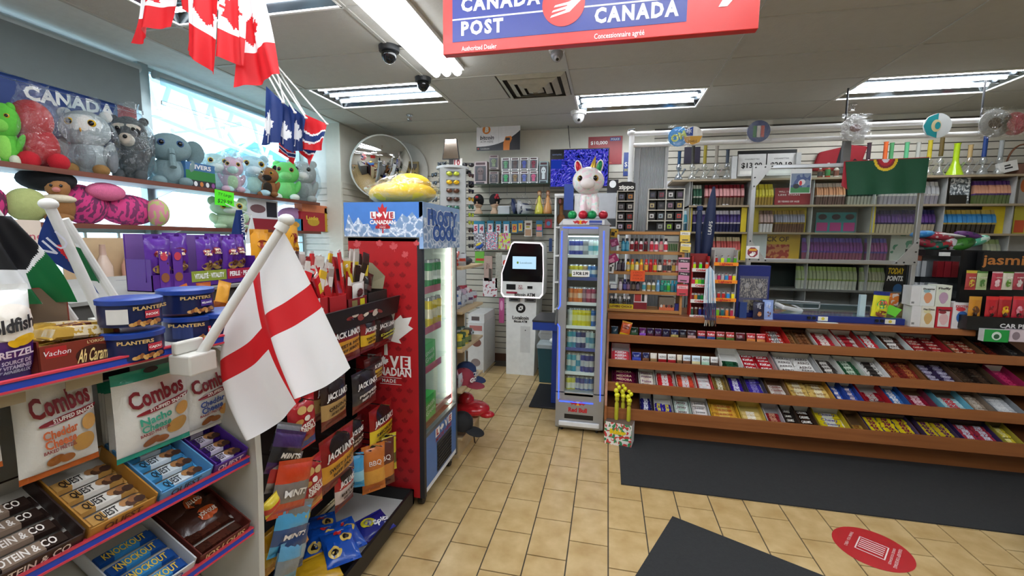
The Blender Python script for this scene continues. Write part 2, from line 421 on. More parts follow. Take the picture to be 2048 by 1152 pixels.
# blinds
def blind(name, ya, yb, za, zb, m, label):
    t = thing(name, label, 'blind', (XL+.09, (ya+yb)/2, 2.93)); L = (yb-ya)/2
    MB().cyl((0, -L, .0), (0, L, .0), .034, None, 14, mat('#a6b2b4', .35, .3)).build('roller', t, smooth='auto')
    MB().add([(.03, -L+.02, 0), (.03, L-.02, 0), (.03, L-.02, zb-2.93), (.03, -L+.02, za-2.93)], [(0, 1, 2, 3)], m).build('blind_cloth', t)
    MB().add([(.022, -L+.02, za-2.93-.03), (.038, -L+.02, za-2.93-.03), (.038, L-.02, zb-2.93-.03), (.022, L-.02, zb-2.93-.03), (.022, -L+.02, za-2.93), (.038, -L+.02, za-2.93), (.038, L-.02, zb-2.93), (.022, L-.02, zb-2.93)],
             [(0, 1, 2, 3), (4, 7, 6, 5), (0, 4, 5, 1), (3, 2, 6, 7)], mat('#b9c0c0', .4)).build('bottom_bar', t)
    return t
blind('roller_blind', -.5, 2.88, 2.60, 2.60, mat('#6d7778', .7, 0, .05), 'grey roller blind half drawn over the left window')
def sheer():
    m = bpy.data.materials.new('sheer blind'); m.use_nodes = True; t = m.node_tree; t.nodes.clear(); N = t.nodes.new
    o = N('ShaderNodeOutputMaterial'); a = N('ShaderNodeBsdfTransparent'); b = N('ShaderNodeBsdfTranslucent'); c = N('ShaderNodeMixShader'); c.inputs[0].default_value = .6
    a.inputs[0].default_value = (.8, .9, .95, 1); b.inputs[0].default_value = rgb('#a9c2c8'); t.links.new(a.outputs[0], c.inputs[1]); t.links.new(b.outputs[0], c.inputs[2]); t.links.new(c.outputs[0], o.inputs[0]); return m
blind('roller_blind', 3.0, 4.80, 2.73, 2.73, sheer(), 'short sheer roller blind at the top of the bright right window')
# outside: steel canopy trusses and a paved strip
struct(MB().box(-30, XL-.2, -20, 30, -.15, -.05, mat('#9a9a96', .9)).build('ground'))
t = thing('canopy_truss', 'white steel canopy truss outside the right window', 'canopy', (-6.6, 5.2, 0))
cm = mat('#b4ccd4', .5)
B0 = Vector((-6.6, 5.2, 0))
def beam(x, pa, pb, r, nm): MB().cyl(tuple(PX(*pa, x)-B0), tuple(PX(*pb, x)-B0), r, None, 6, cm).build(nm, t)
beam(-6.6, (290, 150), (560, 262), .05, 'chord'); beam(-6.6, (290, 222), (560, 330), .05, 'chord'); beam(-7.4, (345, 262), (480, 248), .05, 'chord')
for i in (0, 2, 3, 5):
    xa = 295+i*42; beam(-6.6, (xa, 152+(xa-290)*.415), (xa+24, 232+(xa-290)*.40), .032, 'brace'); beam(-6.6, (xa+24, 232+(xa-290)*.40), (xa+44, 170+(xa-290)*.415), .032, 'brace')
beam(-7.4, (450, 255), (478, 300), .04, 'brace'); beam(-7.4, (478, 300), (525, 268), .04, 'brace'); beam(-7.0, (60, 60), (280, 130), .05, 'chord')
for px in (300, 540): p = PX(px, 300, -6.6); MB().cyl((0, p.y-5.2, -.05), (0, p.y-5.2, p.z-.1), .04, None, 6, cm).build('post', t)
t = thing('patio_umbrella', 'blue patio umbrella outside the right window', 'umbrella', (-8.0, PX(505, 300, -8.0).y, PX(505, 282, -8.0).z-2.95))
MB().cyl((0, 0, -3.5), (0, 0, 2.9), .025, None, 8, WHITE).build('pole', t)
MB().lathe([(.95, 2.45), (.5, 2.72), (.02, 2.95)], 8, (0, 0, 0), mat('#2f7fd0', .6)).build('canopy', t)
# ============================================================ PACKAGE MAKERS (local frame: x right, y back, z up, front faces -y)
FZ = {}
def bagshape(w, h, d, seal=.08, seed=0, wr=.006):
    rr = random.Random(seed); ph = [rr.uniform(0, 6) for _ in range(6)]
    def surf(x, z):
        u = min(1, abs(2*x/w)); v = max(0., min(1., z/h)); q = max(0, min(1, (v-seal)/(1-2*seal)))
        p = (max(0, 1-u**2.6)**.55)*(max(0, math.sin(PI*q))**.6)
        wv = wr*(math.sin(23*x/w*1.3+ph[0]+5*v)+math.sin(31*v+ph[1]+4*x/w))*p+wr*.5*math.sin(38*x/w+ph[2])*(1-p)*.5
        return -d/2*p+wv
    return surf
def bag(label, cat, loc, rz=0, w=.15, h=.2, d=.05, body='#aa2222', bands=(), blobs=(), texts=(), group=None, rot=None, seal=.07, seed=None,
        name='snack_bag', glossy=True, pinch=.04, nx=10, nz=12, hole=False, wr=.004):
    seed = rnd.randrange(999) if seed is None else seed
    S = bagshape(w, h, d, seal, seed, wr*h/.2)
    mf = (lambda c: foil(c)) if glossy else (lambda c: mat(c, .55, bump=.3, bsc=30))
    vs = sorted(set([0, seal, 1-seal, 1]+[i/nz for i in range(nz+1)]+[b for q in bands for b in q[:2]]))
    mb = MB(); nv = len(vs)-1
    def wfac(v): return 1-pinch*math.sin(PI*v)**.5
    for side in (1, -1):
        def fn(u, t, side=side):
            v = vs[int(round(t*nv))]; x = (u-.5)*w; z = v*h; y = S(x, z)
            return (x*wfac(v), y if side == 1 else -y*.9+.0005, z)
        def cf(u, t):
            v = (vs[int(t*nv)]+vs[int(t*nv)+1])/2; c = body
            for a, b_, cc in bands:
                if a <= v <= b_: c = cc
            return mf(c)
        mb.grid(nx, nv, fn, cf)
    e = -.0022
    for i, bl in enumerate(blobs):
        cx, cz, rx, rz_, c = bl[:5]; ro = bl[5] if len(bl) > 5 else 0
        mb.blob(cx*w, cz*h, rx*w, rz_*h, e-.0006*i, mf(c), lambda x, z: S(x/.97, z), 20, ro)
    for tx in texts:
        s_, cx, cz, hh, c = tx[:5]; kw = tx[5] if len(tx) > 5 else {}
        kw = dict(kw); kw['bold'] = min(kw.get('bold', 0), .035)
        if 'fit' in kw: kw['fit'] = kw['fit']*w
        mb.text(s_, cx*w, cz*h, hh*h, e-.0035, mat(c, .4), bend=lambda x, z: S(x/.97, z), **kw)
    if hole: mb.blob(0, h*(1-seal*.5), .016, .007, -.004, BLACK)
    o = mb.build(name, smooth='auto', loc=loc, rot=rot or (0, 0, rz), ang=50)
    return tag(o, label, cat, group)
def carton(label, cat, loc, rz=0, w=.1, h=.12, d=.06, body='#ffffff', front=None, side=None, top=None, texts=(), blobs=(), patches=(), group=None, rot=None, name='carton', stexts=()):
    mb = MB(); F = front or body
    mb.box(-w/2, w/2, 0, d, 0, h, mat(body, .45), top=mat(top, .45) if top else None, front=mat(F, .4) if isinstance(F, str) else F)
    if side: mb.box(w/2-.0005, w/2+.0006, .002, d-.002, .002, h-.002, mat(side, .45)); mb.box(-w/2-.0006, -w/2+.0005, .002, d-.002, .002, h-.002, mat(side, .45))
    for i, (x0, x1, z0, z1, c) in enumerate(patches): mb.patch(x0*w, x1*w, z0*h, z1*h, -.0006-.0003*i, mat(c, .4) if isinstance(c, str) else c, None, 1, 1)
    for i, b in enumerate(blobs): mb.blob(b[0]*w, b[1]*h, b[2]*w, b[3]*h, -.0016-.0004*i, mat(b[4], .4), None, 16, b[5] if len(b) > 5 else 0)
    for t in texts:
        kw = dict(t[5]) if len(t) > 5 else {}
        if 'fit' in kw: kw['fit'] *= w
        mb.text(t[0], t[1]*w, t[2]*h, t[3]*h, -.0042, mat(t[4], .4), **kw)
    o = mb.build(name, loc=loc, rot=rot or (0, 0, rz)); return tag(o, label, cat, group)
def bar_mesh(L, wd, th, body, band, text=None, tcol='#ffffff', ends=None):   # candy bar lying flat: long in x, face up (+z)
    k = ('bar', L, wd, th, body, band, text, tcol)
    if k in FZ: return FZ[k]
    mb = MB(); e = ends or body
    xs = [-.5, -.46, -.42, -.2, .2, .42, .46, .5]; hs = [.12, .2, .9, 1, 1, .9, .2, .12]; ws = [1, .95, .92, .9, .9, .92, .95, 1]
    cols = [e, body, body, band, body, body, e]
    for i in range(7):
        sec = []
        for q in (i, i+1):
            x = xs[q]*L; a = ws[q]*wd/2; t = hs[q]*th
            sec.append([(x, -a, t*.25), (x, -a*.8, t), (x, a*.8, t), (x, a, t*.25), (x, a*.8, 0), (x, -a*.8, 0)])
        vs = sec[0]+sec[1]; mb.add(vs, [(j, 6+j, 6+(j+1) % 6, (j+1) % 6) for j in range(6)], (pr(band, body, None, 130, 110, .56, .25) if i == 3 and not text else foil(cols[i], .22, .5)))
    mb.add(sec[1], [tuple(range(6))], foil(e)); mb.add([(xs[0]*L, p[1], p[2]) for p in sec[1]], [tuple(range(5, -1, -1))], foil(e))
    if text:
        mb.M = Matrix.Rotation(-HP, 4, 'X'); M0 = mb.M
        q = text == 'QUEST'; mb.text(text, -L*.17 if q else 0, 0, wd*.52, -th-.0012, mat(tcol, .4), fit=L*.34 if q else min(L*.66, len(text)*wd*.45), bold=.02)
        if q:
            for i in range(4): mb.blob(L*(.14+.07*i), wd*(.1*(-1)**i), wd*.32, wd*.28, -th-.0012-.0002*i, mat(['#a87848', '#4a2c1a', '#8c5c34', '#3a2014'][i]), None, 8)
    FZ[k] = mb; o = mb.build('chocolate_bar'); FZ[k] = o.data; bpy.data.objects.remove(o); return FZ[k]
def open_tray(label, cat, loc, rot, w, d, h, body, inside='#e9e6df', back=None, group=None, lip=None, text=None, name='display_box'):
    t = thing(name, label, cat, loc, 0, group, rot); m = mat(body, .5); n = mat(inside, .6); k = .003
    MB().box(-w/2, w/2, 0, d, 0, k, n).box(-w/2, -w/2+k, 0, d, 0, h, m).box(w/2-k, w/2, 0, d, 0, h, m).box(-w/2, w/2, d-k, d, 0, (back or h), m).box(-w/2+k, w/2-k, d-k-.001, d-k, 0, (back or h)-.002, n).build('tray', t)
    mb = MB().box(-w/2, w/2, 0, k, 0, lip or h*.5, m)
    if text: mb.text(text[0], 0, (lip or h*.5)*.5, (lip or h*.5)*.6, -.0012, mat(text[1], .4), fit=min(w*.8, len(text[0])*(lip or h*.5)*.5), bold=.02)
    mb.build('front_lip', t); return t
def bottle(h, r, body, cap, label_, neck=.35):
    k = ('bot', h, r, body, cap, label_, neck)
    if k in FZ: return FZ[k]
    mb = MB().lathe([(0, 0), (r*.92, 0), (r, .02*h), (r, .12*h), (r*1.01, .13*h), (r*1.01, .55*h), (r, .56*h), (r*.95, .66*h), (r*neck, .78*h), (r*neck, .80*h), (r*neck*1.3, .80*h), (r*neck*1.3, h), (0, h)], 10, (0, 0, 0),
        [mat(body, .2)]*4+[mat(label_, .3)]*2+[mat(body, .2)]*3+[mat(cap, .4)]*4)
    o = mb.build('bottle', smooth='auto'); FZ[k] = o.data; bpy.data.objects.remove(o); return FZ[k]
def can_mesh(h, r, body, band, top='#c9ccd0', text=None):
    k = ('can', h, r, body, band)
    if k in FZ: return FZ[k]
    B = mat(body, .22, .35); D = mat(band, .22, .35); T = mat(top, .25, .9)
    mb = MB().lathe([(0, .003), (r*.8, 0), (r, .07*h), (r, .3*h), (r, .62*h), (r, .9*h), (r*.84, .975*h), (r*.84, h), (r*.76, h*.985), (0, h*.985)], 14, (0, 0, 0), [T, B, B, D, B, T, T, T, T])
    o = mb.build('drink_can', smooth='auto'); FZ[k] = o.data; bpy.data.objects.remove(o); return FZ[k]
def film_bag(parent, w, h, d, seed=0, milky=.04, name='plastic_bag', z0=0, tail=.12, col='#ffffff', hi=.42, lo=.05):
    rr = random.Random(seed); ph = [rr.uniform(0, 6) for _ in range(8)]; mb = MB(); n = 22; K = 13
    def fn(u, v):
        t = 2*PI*u
        if v < .8: q = v/.8; s = math.sin(PI*min(1, q*.86+.07))**.5; z = q*h
        else: q = (v-.8)/.2; s = (math.sin(PI*.93)**.5)*(1-q)+.32*q*(1+.5*q); z = h+q*tail
        jag = 1+.07*math.sin(5*t+ph[0]+6*v)+.06*math.sin(9*t+ph[1]-9*v)+.05*math.sin(3*t+14*v+ph[2])
        return (w/2*s*jag*math.cos(t), d/2*s*jag*math.sin(t), z0+z+.012*math.sin(4*t+ph[3])*(v > .8))
    mb.grid(n, K, fn, clear(col, lo, hi, .06, .7, 16, milky*.4)); o = mb.build(name, parent, smooth=True); return o
# ============================================================ CASH COUNTER AND CANDY SHELVES
WD = wood('#7c4825', '#a96a3c', 1.5, 30, 30, .35, 'cherry wood'); WL = wood('#9c6a35', '#c08c52', 2, 40, 40, .45, 'light oak')
CX0, CX1 = .02, 3.5
FA = [(3.755, .83, .762), (3.675, .632, .565), (3.59, .462, .385), (3.50, .278, .185)]   # fascia: y, top z, bottom z
t = thing('candy_counter', 'brown wooden cash counter with four sloping candy shelves on its front', 'counter', (0, 0, 0))
MB().box(CX0, 2.66, 3.79, 4.35, .955, 1.0, WD).build('countertop', t, bevel=.003)
side = [(3.80, .955), (3.78, .9), (3.47, .30), (3.47, .185), (3.60, .0), (4.3, 0), (4.3, .955)]
for x in (CX0, CX1-.02):
    mb = MB(); n = len(side); vs = [(x, a, b) for a, b in side]+[(x+.018, a, b) for a, b in side]
    mb.add(vs, [tuple(range(n)), tuple(range(2*n-1, n-1, -1))]+[(i, n+i, n+(i+1) % n, (i+1) % n) for i in range(n)], WD).build('side_panel', t)
MB().box(CX0+.018, CX1-.02, 3.66, 3.68, 0, .20, WD).build('toe_board', t)
MB().box(CX0+.018, CX1-.02, 4.10, 4.12, 0, .955, mat('#3a2314', .6)).build('back_panel', t)
for (y, zt, zb) in FA:
    MB().box(CX0+.018, CX1-.02, y, y+.016, zb, zt, WD).build('shelf_edge', t, bevel=.002)
    MB().add([(CX0+.018, y+.016, zb+.02), (CX1-.02, y+.016, zb+.02), (CX1-.02, y+.36, zb+.15), (CX0+.018, y+.36, zb+.15), (CX0+.018, y+.016, zb+.008), (CX1-.02, y+.016, zb+.008), (CX1-.02, y+.36, zb+.138), (CX0+.018, y+.36, zb+.138)],
             [(0, 1, 2, 3), (7, 6, 5, 4), (0, 4, 5, 1)], mat('#5c3419', .5)).build('shelf_board', t)
TILT = math.atan2(.13, .344)
def L5(a): return 1200+a*.24309
def L6(a): return 1600+a*.24309
def tray_x(i, px, py=None): y, zt, zb = FA[i]; return PY(px, 800, y).x if py is None else PY(px, py, y).x
ROWN = ['top', 'second', 'third', 'bottom']
CR = [None]*4
def yrow(i, px):  # pixel row where things of shelf i stand
    return {0: 672+(px-1222)*.054, 1: 718+(px-1222)*.061, 2: 768+(px-1222)*.07, 3: 820+(px-1222)*.078}[i]
def slot_at(i, pa, pb):
    y, zt, zb = FA[i]; a = PY(pa, yrow(i, pa), y+.03).x; b = PY(pb, yrow(i, pb), y+.03).x
    return (a+b)/2, y+.02, zb+.026, b-a
def packet(i, pa, pb, body, low, label, text=None, tcol='#ffffff', hgt=.085):
    x, y, z, w = slot_at(i, pa, pb); w *= .92
    bag(label, 'candy packet', (x, y+.045, z+.012), 0, w, hgt, .03, body, bands=((.12, .45, low),), texts=[(text, 0, .68, .2, tcol, {'fit': .75})] if text else (), rot=(-.30, 0, rnd.uniform(-.06, .06)), name='candy_packet', nx=6, nz=6, seal=.1, wr=.002)
def cbox(i, pa, pb, box_c, bar_c, band_c, what, cols=1, rows=4, text=None, tcol='#ffffff', inside='#d9d7d0', bh=.05, ends=None, messy=.06, lip=.022):
    x, y, z, w = slot_at(i, pa, pb); w *= .97; d = .24
    rt = (TILT, 0, 0)
    open_tray('%s box of %s on the %s candy shelf' % (box_c[1], what, ROWN[i]), 'display box', (x, y, z), rt, w, d, bh, box_c[0], inside, lip=lip)
    bl = (w-.012)/cols; bw = min(.05, (d-.02)/rows); th = .016
    me = bar_mesh(round(bl*.97, 3), round(bw, 3), th, bar_c, band_c, text, tcol, ends)
    R = Euler(rt).to_matrix()
    for c in range(cols):
        for r in range(rows):
            lay = (rows-1-r)*.0 + .004
            lx = -w/2+.006+bl*(c+.5); ly = .012+bw*(r+.5); lz = lay+rnd.uniform(0, .009)
            p = Vector((x, y, z))+R @ Vector((lx, ly, lz))
            put(me, p, (rt[0]+rnd.uniform(-.14, .14), rnd.uniform(-.05, .05), rnd.uniform(-messy, messy)), '%s%s %s in %s box, %s candy shelf' % (('left ' if c == 0 else 'right ' if c == cols-1 else 'middle ') if cols > 1 else '', ['frontmost', 'second', 'third', 'fourth', 'rearmost'][r if r < rows-1 else 4], what, box_c[1], ROWN[i]), 'candy bar', '%s on the %s candy shelf' % (what, ROWN[i]), name='chocolate_bar')
W_ = ('#e4e4e0', 'white'); R_ = ('#b3202a', 'red'); K_ = ('#8b6a45', 'kraft'); B_ = ('#1f3f8f', 'blue'); Y_ = ('#d9b13a', 'yellow'); G_ = ('#8f8f8b', 'grey'); P_ = ('#46287a', 'purple'); D_ = ('#2a1a16', 'dark brown')
# shelf 1, left to right
pk = [(90, 150, '#1d3a4a', '#274a5a', 'dark teal candy packet at the left end of the top candy shelf', None),
 (240, 318, '#12301f', '#3a5a3a', 'dark green candy packet right of the tipped orange one', None), (322, 382, '#5a1d5c', '#9a5ad0', 'purple chocolate packet with a lilac foot', None),
 (385, 447, '#2c1840', '#5a1d3c', 'dark violet gum packet just right of the purple and lilac one', None), (450, 512, '#341a4c', '#53203c', 'plum gum packet in the middle of the dark violet three', None), (515, 580, '#1e1838', '#2a2040', 'navy violet gum packet, last of the violet three', None),
 (583, 655, '#1b1d48', '#c0a860', 'navy gum packet with a straw-coloured picture', None), (657, 718, '#17162a', '#4a3a30', 'nearly black gum packet beside the pink-brown slanted one', None), (722, 800, '#3a2030', '#d8a8a0', 'dark packet with pale pink scribbles on the top candy shelf', None),
 (806, 880, '#b02a30', '#26407a', 'red and navy mint packet, left of the pair', 'KitKat'), (883, 960, '#c03038', '#3a5a9a', 'red and blue mint packet, right of the pair', 'KitKat'), (964, 1040, '#a82a2c', '#4a6a30', 'red and olive mint packet, left of the pair', 'KitKat'), (1043, 1120, '#b82e30', '#5a7a38', 'red and green mint packet, right of the pair', 'KitKat'),
 (1125, 1208, '#641822', '#3a1a1c', 'dark maroon packet between the green-footed and orange-footed red ones', None), (1215, 1295, '#b8242c', '#d88a4a', 'red packet with orange biscuits, left of the pair', 'KitKat'), (1298, 1378, '#c0282e', '#e09a5a', 'red packet with orange biscuits, right of the pair', 'KitKat')]
for a, b, c1, c2, lb, tx in pk: packet(0, L5(a), L5(b), c1, c2, lb, tx)
x, y, z, w = slot_at(0, L5(150), L5(245))
bag('orange and yellow nut packet tipped over at the left of the top candy shelf', 'candy packet', (x, y+.02, z+.02), 0, .085, .13, .03, '#c8541c', bands=((.0, .2, '#f4c81a'), (.9, 1, '#e8a81a')), blobs=((0, .6, .35, .12, '#7a2c12'),), rot=(-.25, .22, 0), name='candy_packet')
cbox(0, L5(1380), L5(1550), ('#d8302a', 'bright red'), '#b8342c', '#8a8a88', 'red and silver chocolate bar', 1, 4, 'NUTS', '#ffffff', '#b02a26', .06)
cbox(0, L5(1552), L5(1640), K_, '#a87a4c', '#6a3c22', 'small tan caramel bar', 1, 4, None, '#fff', '#7a5a3a', .03)
cbox(0, L5(1642), L6(118), ('#7a5a3c', 'dull brown'), '#8a5a38', '#5a3420', 'brown wafer bar', 1, 4, None, '#fff', '#5a4030', .03)
cbox(0, L6(125), L6(325), W_, '#b02432', '#e8e0d8', 'cherry red cookie bar', 1, 4, None, '#ffffff')
cbox(0, L6(330), L6(520), ('#c02a34', 'crimson'), '#c8c4c0', '#b02430', 'white and red striped bar', 1, 4, 'Smarties', '#7a1a22', '#d8d4d0')
cbox(0, L6(525), L6(690), ('#8ab4b8', 'pale teal'), '#c82a34', '#f0f0ee', 'bright red candy bar', 1, 4)
cbox(0, L6(695), L6(915), ('#dfe8e8', 'glossy white'), '#4a2a20', '#e8e4de', 'brown and white bubbly chocolate bar', 1, 5, 'AERO', '#2a1810')
cbox(0, L6(925), L6(1235), ('#a8242e', 'long red and blue'), '#7c1a22', '#b83a3a', 'dark red chocolate bar', 2, 5, 'KitKat', '#f0d8c8', '#8a8a8c')
cbox(0, L6(1245), L6(1500), ('#6b4a2e', 'deep brown'), '#8a2222', '#a8482c', 'rusty red chocolate bar', 2, 4, 'KitKat', '#e8d0b0', '#4a3020')
cbox(0, L6(1510), L6(1700), ('#2c2220', 'black'), '#3a2420', '#7a2c22', 'black and rust chocolate bar', 1, 4, None, '#fff', '#1c1614')
cbox(0, L6(1710), L6(1850), ('#3a302c', 'charcoal'), '#55504e', '#2a2a30', 'grey striped bar at the frame edge', 1, 4, None, '#fff', '#221c1a')
# shelf 2
cbox(1, L5(90), L5(255), ('#d83048', 'rose red'), '#e0505c', '#f0a0a8', 'pink-red wafer bar', 1, 3, 'KitKat', '#ffffff', '#c8c0c0', .05)
for a, b, c1, c2, lb, tx in [(262, 345, '#1c2a78', '#4a5ac8', 'royal blue cookie packet beside the rose red box', None), (350, 410, '#1a2050', '#8a5a3c', 'navy packet with a brown biscuit', None), (415, 475, '#d8d0c4', '#a8865c', 'cream packet with hazelnuts', None),
  (480, 556, '#e0ded8', '#a82028', 'white bubbly chocolate packet with red foot, left of two', 'AERO'), (560, 634, '#dcdad4', '#b02832', 'white bubbly chocolate packet with red foot, right of two', 'AERO'), (638, 684, '#d8ccb4', '#8a6a4a', 'narrow cream and brown packet', None),
  (687, 757, '#ccd8e0', '#8a5a40', 'pale blue bubbly chocolate packet with brown foot', 'AERO'), (760, 838, '#c8dce8', '#e8dca8', 'pale blue packet with cream foot', 'AERO'), (840, 914, '#d4e4dc', '#b8e0c4', 'white and mint packet', 'AERO'), (917, 985, '#dedcd8', '#5a4a44', 'low white packet left of the dark green bars', 'AERO')]:
    packet(1, L5(a), L5(b), c1, c2, lb, tx, '#3a2a28' if tx else '#fff')
cbox(1, L5(990), L5(1168), ('#eeeeea', 'tall white'), '#123a24', '#2c5a40', 'dark green mint chocolate bar', 1, 2, None, '#fff', '#f0f0ec', .07)
cbox(1, L5(1172), L5(1455), ('#c8b0b0', 'pinkish'), '#b01c28', '#c8303a', 'red four-finger wafer bar', 2, 4, 'KitKat', '#ffffff')
cbox(1, L5(1462), L6(165), ('#b4b6b8', 'clear plastic'), '#e8e6e2', '#f4f2ee', 'white bubbly chocolate bar', 2, 4, 'AERO', '#3a2018')
cbox(1, L6(170), L6(345), W_, '#3a3432', '#dedad4', 'black and white bubbly bar', 1, 4, 'AERO', '#2a1a14', lip=.035)
cbox(1, L6(350), L6(535), ('#dfe6dc', 'mint-white'), '#2c5a3c', '#cfe0cc', 'green and white mint bubbly bar', 1, 4, 'AERO', '#1c4a28', lip=.035)
cbox(1, L6(540), L6(730), ('#e8e8e8', 'bright white'), '#d8d6d0', '#4a4440', 'white bar with black lettering', 1, 4, 'AERO', '#1a1614', lip=.03)
cbox(1, L6(735), L6(1030), ('#8a5c34', 'brown'), '#7c2a24', '#b06c3c', 'red and gold chocolate bar', 2, 5, None, '#fff', '#5c3c24')
cbox(1, L6(1040), L6(1320), ('#5c4434', 'dim brown'), '#3c3050', '#8c84a0', 'dark lilac chocolate bar', 2, 5, 'COFFEE CRISP', '#d8d4e8', '#3a2a22')
cbox(1, L6(1330), L6(1640), ('#54402e', 'dim tan'), '#2c221c', '#4c3a2e', 'nearly black toffee bar', 2, 4, None, '#fff', '#382a20')
cbox(1, L6(1680), L6(1860), ('#9c2050', 'magenta'), '#8c1c44', '#c8386c', 'magenta gummy bar', 1, 4)
# shelf 3
cbox(2, L5(92), L5(310), ('#4a1830', 'maroon'), '#5a1432', '#7c2448', 'maroon protein bar', 1, 4, 'MEDORA', '#e8c8a8', '#3a1020')
cbox(2, L5(318), L5(458), ('#c8c4bc', 'grey-white'), '#e8e0d4', '#d8c8b8', 'cream coloured bar', 1, 4, 'Praline', '#6a2a5a')
cbox(2, L5(465), L5(622), ('#d8d0cc', 'off-white'), '#c8242c', '#e8e8e8', 'glossy red and white bar', 1, 4, None, '#fff')
cbox(2, L5(632), L5(798), ('#d0c4b4', 'beige'), '#d04a34', '#dcdcdc', 'orange-red and white bar', 1, 4, None, '#fff')
cbox(2, L5(805), L5(935), ('#d83030', 'red-lipped white'), '#ececec', '#e0e0e0', 'white bar with thin red marks', 1, 4, '-  -', '#c02020', '#d0d0d0')
cbox(2, L5(940), L5(1065), ('#a88c54', 'olive gold'), '#8a7038', '#e0dcc4', 'gold and ivory bar', 1, 4)
cbox(2, L5(1072), L5(1210), ('#4a4048', 'dark grey'), '#3c2490', '#e0dcf0', 'violet and white milk chocolate bar', 1, 4, None, '#fff', messy=.2)
cbox(2, L5(1216), L5(1375), ('#55505c', 'slate'), '#4434a0', '#8c84c8', 'violet and lilac chocolate bar', 1, 4, None, '#fff', messy=.15)
cbox(2, L5(1395), L5(1560), ('#8c6c4c', 'half empty kraft'), '#dcd4cc', '#b8a8a0', 'pale brown cookie bar', 1, 3, 'Cookie', '#8a3a2a', '#6a4a34')
cbox(2, L5(1570), L6(290), ('#d0a040', 'golden'), '#dcbc6c', '#f0e4c0', 'gold toffee bar', 2, 4, 'Werther', '#8a5a1a', '#8a6a34', .05)
cbox(2, L6(296), L6(398), ('#2a48a0', 'narrow blue'), '#2c54b4', '#e8e0e0', 'blue bar with white middle', 1, 4, 'OREO', '#2040a0')
cbox(2, L6(402), L6(520), ('#3450a8', 'narrow blue and red'), '#3a5cb8', '#d8c8d0', 'blue bar with pink middle', 1, 4, 'OREO', '#20388a')
cbox(2, L6(530), L6(745), ('#b01c2c', 'deep red'), '#8c1824', '#b4aca8', 'deep red wafer bar', 1, 3, None, '#fff', '#b8b6b2', .055, lip=.035)
cbox(2, L6(752), L6(905), ('#2c5ca0', 'medium blue'), '#3c70b4', '#e4e8ec', 'light blue crispy bar', 1, 4, None, '#fff')
cbox(2, L6(912), L6(1125), ('#7c3048', 'plum'), '#8c1c34', '#e0b8c0', 'plum and white nougat bar', 1, 3, None, '#fff', '#6c5038', .05)
cbox(2, L6(1180), L6(1420), ('#6cb4cc', 'sky blue'), '#b0d4d8', '#c83840', 'aqua and red candy bar', 1, 3, None, '#fff', '#6a6058', .05)
cbox(2, L6(1425), L6(1600), ('#8c7c6c', 'taupe'), '#9c8c7c', '#c8beb0', 'taupe oat bar', 1, 4, None, '#fff', '#6a5c4c')
cbox(2, L6(1610), L6(1850), ('#8c9094', 'smoky plastic'), '#c8ccd0', '#e8eaec', 'silver foil bar', 1, 4, None, '#fff', '#5c5e60', .05)
# shelf 4
cbox(3, L5(330), L5(438), ('#2c2c44', 'navy'), '#28246c', '#dcdce8', 'navy and white marshmallow bar', 1, 4, None, '#fff', messy=.25)
cbox(3, L5(448), L5(608), ('#b8b4b0', 'light grey'), '#3a2a9c', '#d8c83c', 'violet and yellow candy bar', 2, 3, None, '#fff', messy=.3)
cbox(3, L5(618), L5(758), ('#b4c4b8', 'pale green'), '#dce4e0', '#b8ccc0', 'white and mint coconut bar', 1, 4, 'Jersey', '#5c2430', messy=.15)
cbox(3, L5(765), L5(912), ('#c8c8c4', 'worn white'), '#ece4e0', '#f0ecea', 'white wafer bar with black script', 1, 4, 'Junior', '#1c1418')
cbox(3, L5(918), L5(1162), ('#e0b430', 'wide yellow'), '#dca840', '#e8c468', 'long yellow triangular chocolate bar', 1, 4, 'TOBLERONE', '#a83018', '#b08a2c')
cbox(3, L5(1168), L5(1372), ('#d8bc50', 'pale yellow'), '#dcc078', '#f0e8d8', 'pale gold toffee bar', 1, 3, None, '#fff', '#c8b060')
cbox(3, L5(1382), L5(1530), ('#c8c4c8', 'silver-white'), '#8c2428', '#c89478', 'dark red and orange bar', 1, 3, None, '#fff', '#a8a4a4', .05)
cbox(3, L5(1540), L5(1650), ('#3c3028', 'narrow black'), '#1c1412', '#2c201c', 'black caramel bar with white letters', 1, 4, 'CARAMILK', '#f0ece0')
cbox(3, L5(1655), L6(160), ('#4c3424', 'brown-black'), '#241812', '#3a2418', 'brown caramel bar with white letters', 1, 4, 'CARAMEL', '#f8f4ec')
cbox(3, L6(172), L6(425), ('#c8b42c', 'mustard'), '#dcc820', '#e0e0d4', 'yellow and violet chewy bar', 1, 4, 'Chewy', '#3c2c84')
cbox(3, L6(440), L6(575), ('#7c5c34', 'nearly empty kraft'), '#b08c3c', '#7c4c24', 'gold and brown bar', 1, 2, None, '#fff', '#5c4428')
cbox(3, L6(590), L6(1010), ('#5c4c78', 'wide violet'), '#e0c820', '#7c2040', 'yellow bar with violet ends', 3, 4, None, '#fff', '#6a5c50', .04, '#3c2478', .25)
cbox(3, L6(1060), L6(1340), ('#4c3c60', 'dull violet'), '#d0b828', '#5c2058', 'yellow and plum crunchy bar', 2, 4, None, '#fff', '#5c4c38', .04, '#3c2070')
cbox(3, L6(1370), L6(1700), ('#3c2c5c', 'deep violet'), '#a83848', '#d0d0e0', 'rosy foil bar with violet ends', 2, 4, None, '#fff', '#4c3c38', .04, '#3c2880')
cbox(3, L6(1712), L6(1860), ('#a89c3c', 'olive'), '#dcc838', '#f0e8a0', 'bright yellow wafer bar at the frame edge', 1, 4, None, '#fff', '#5c5030')
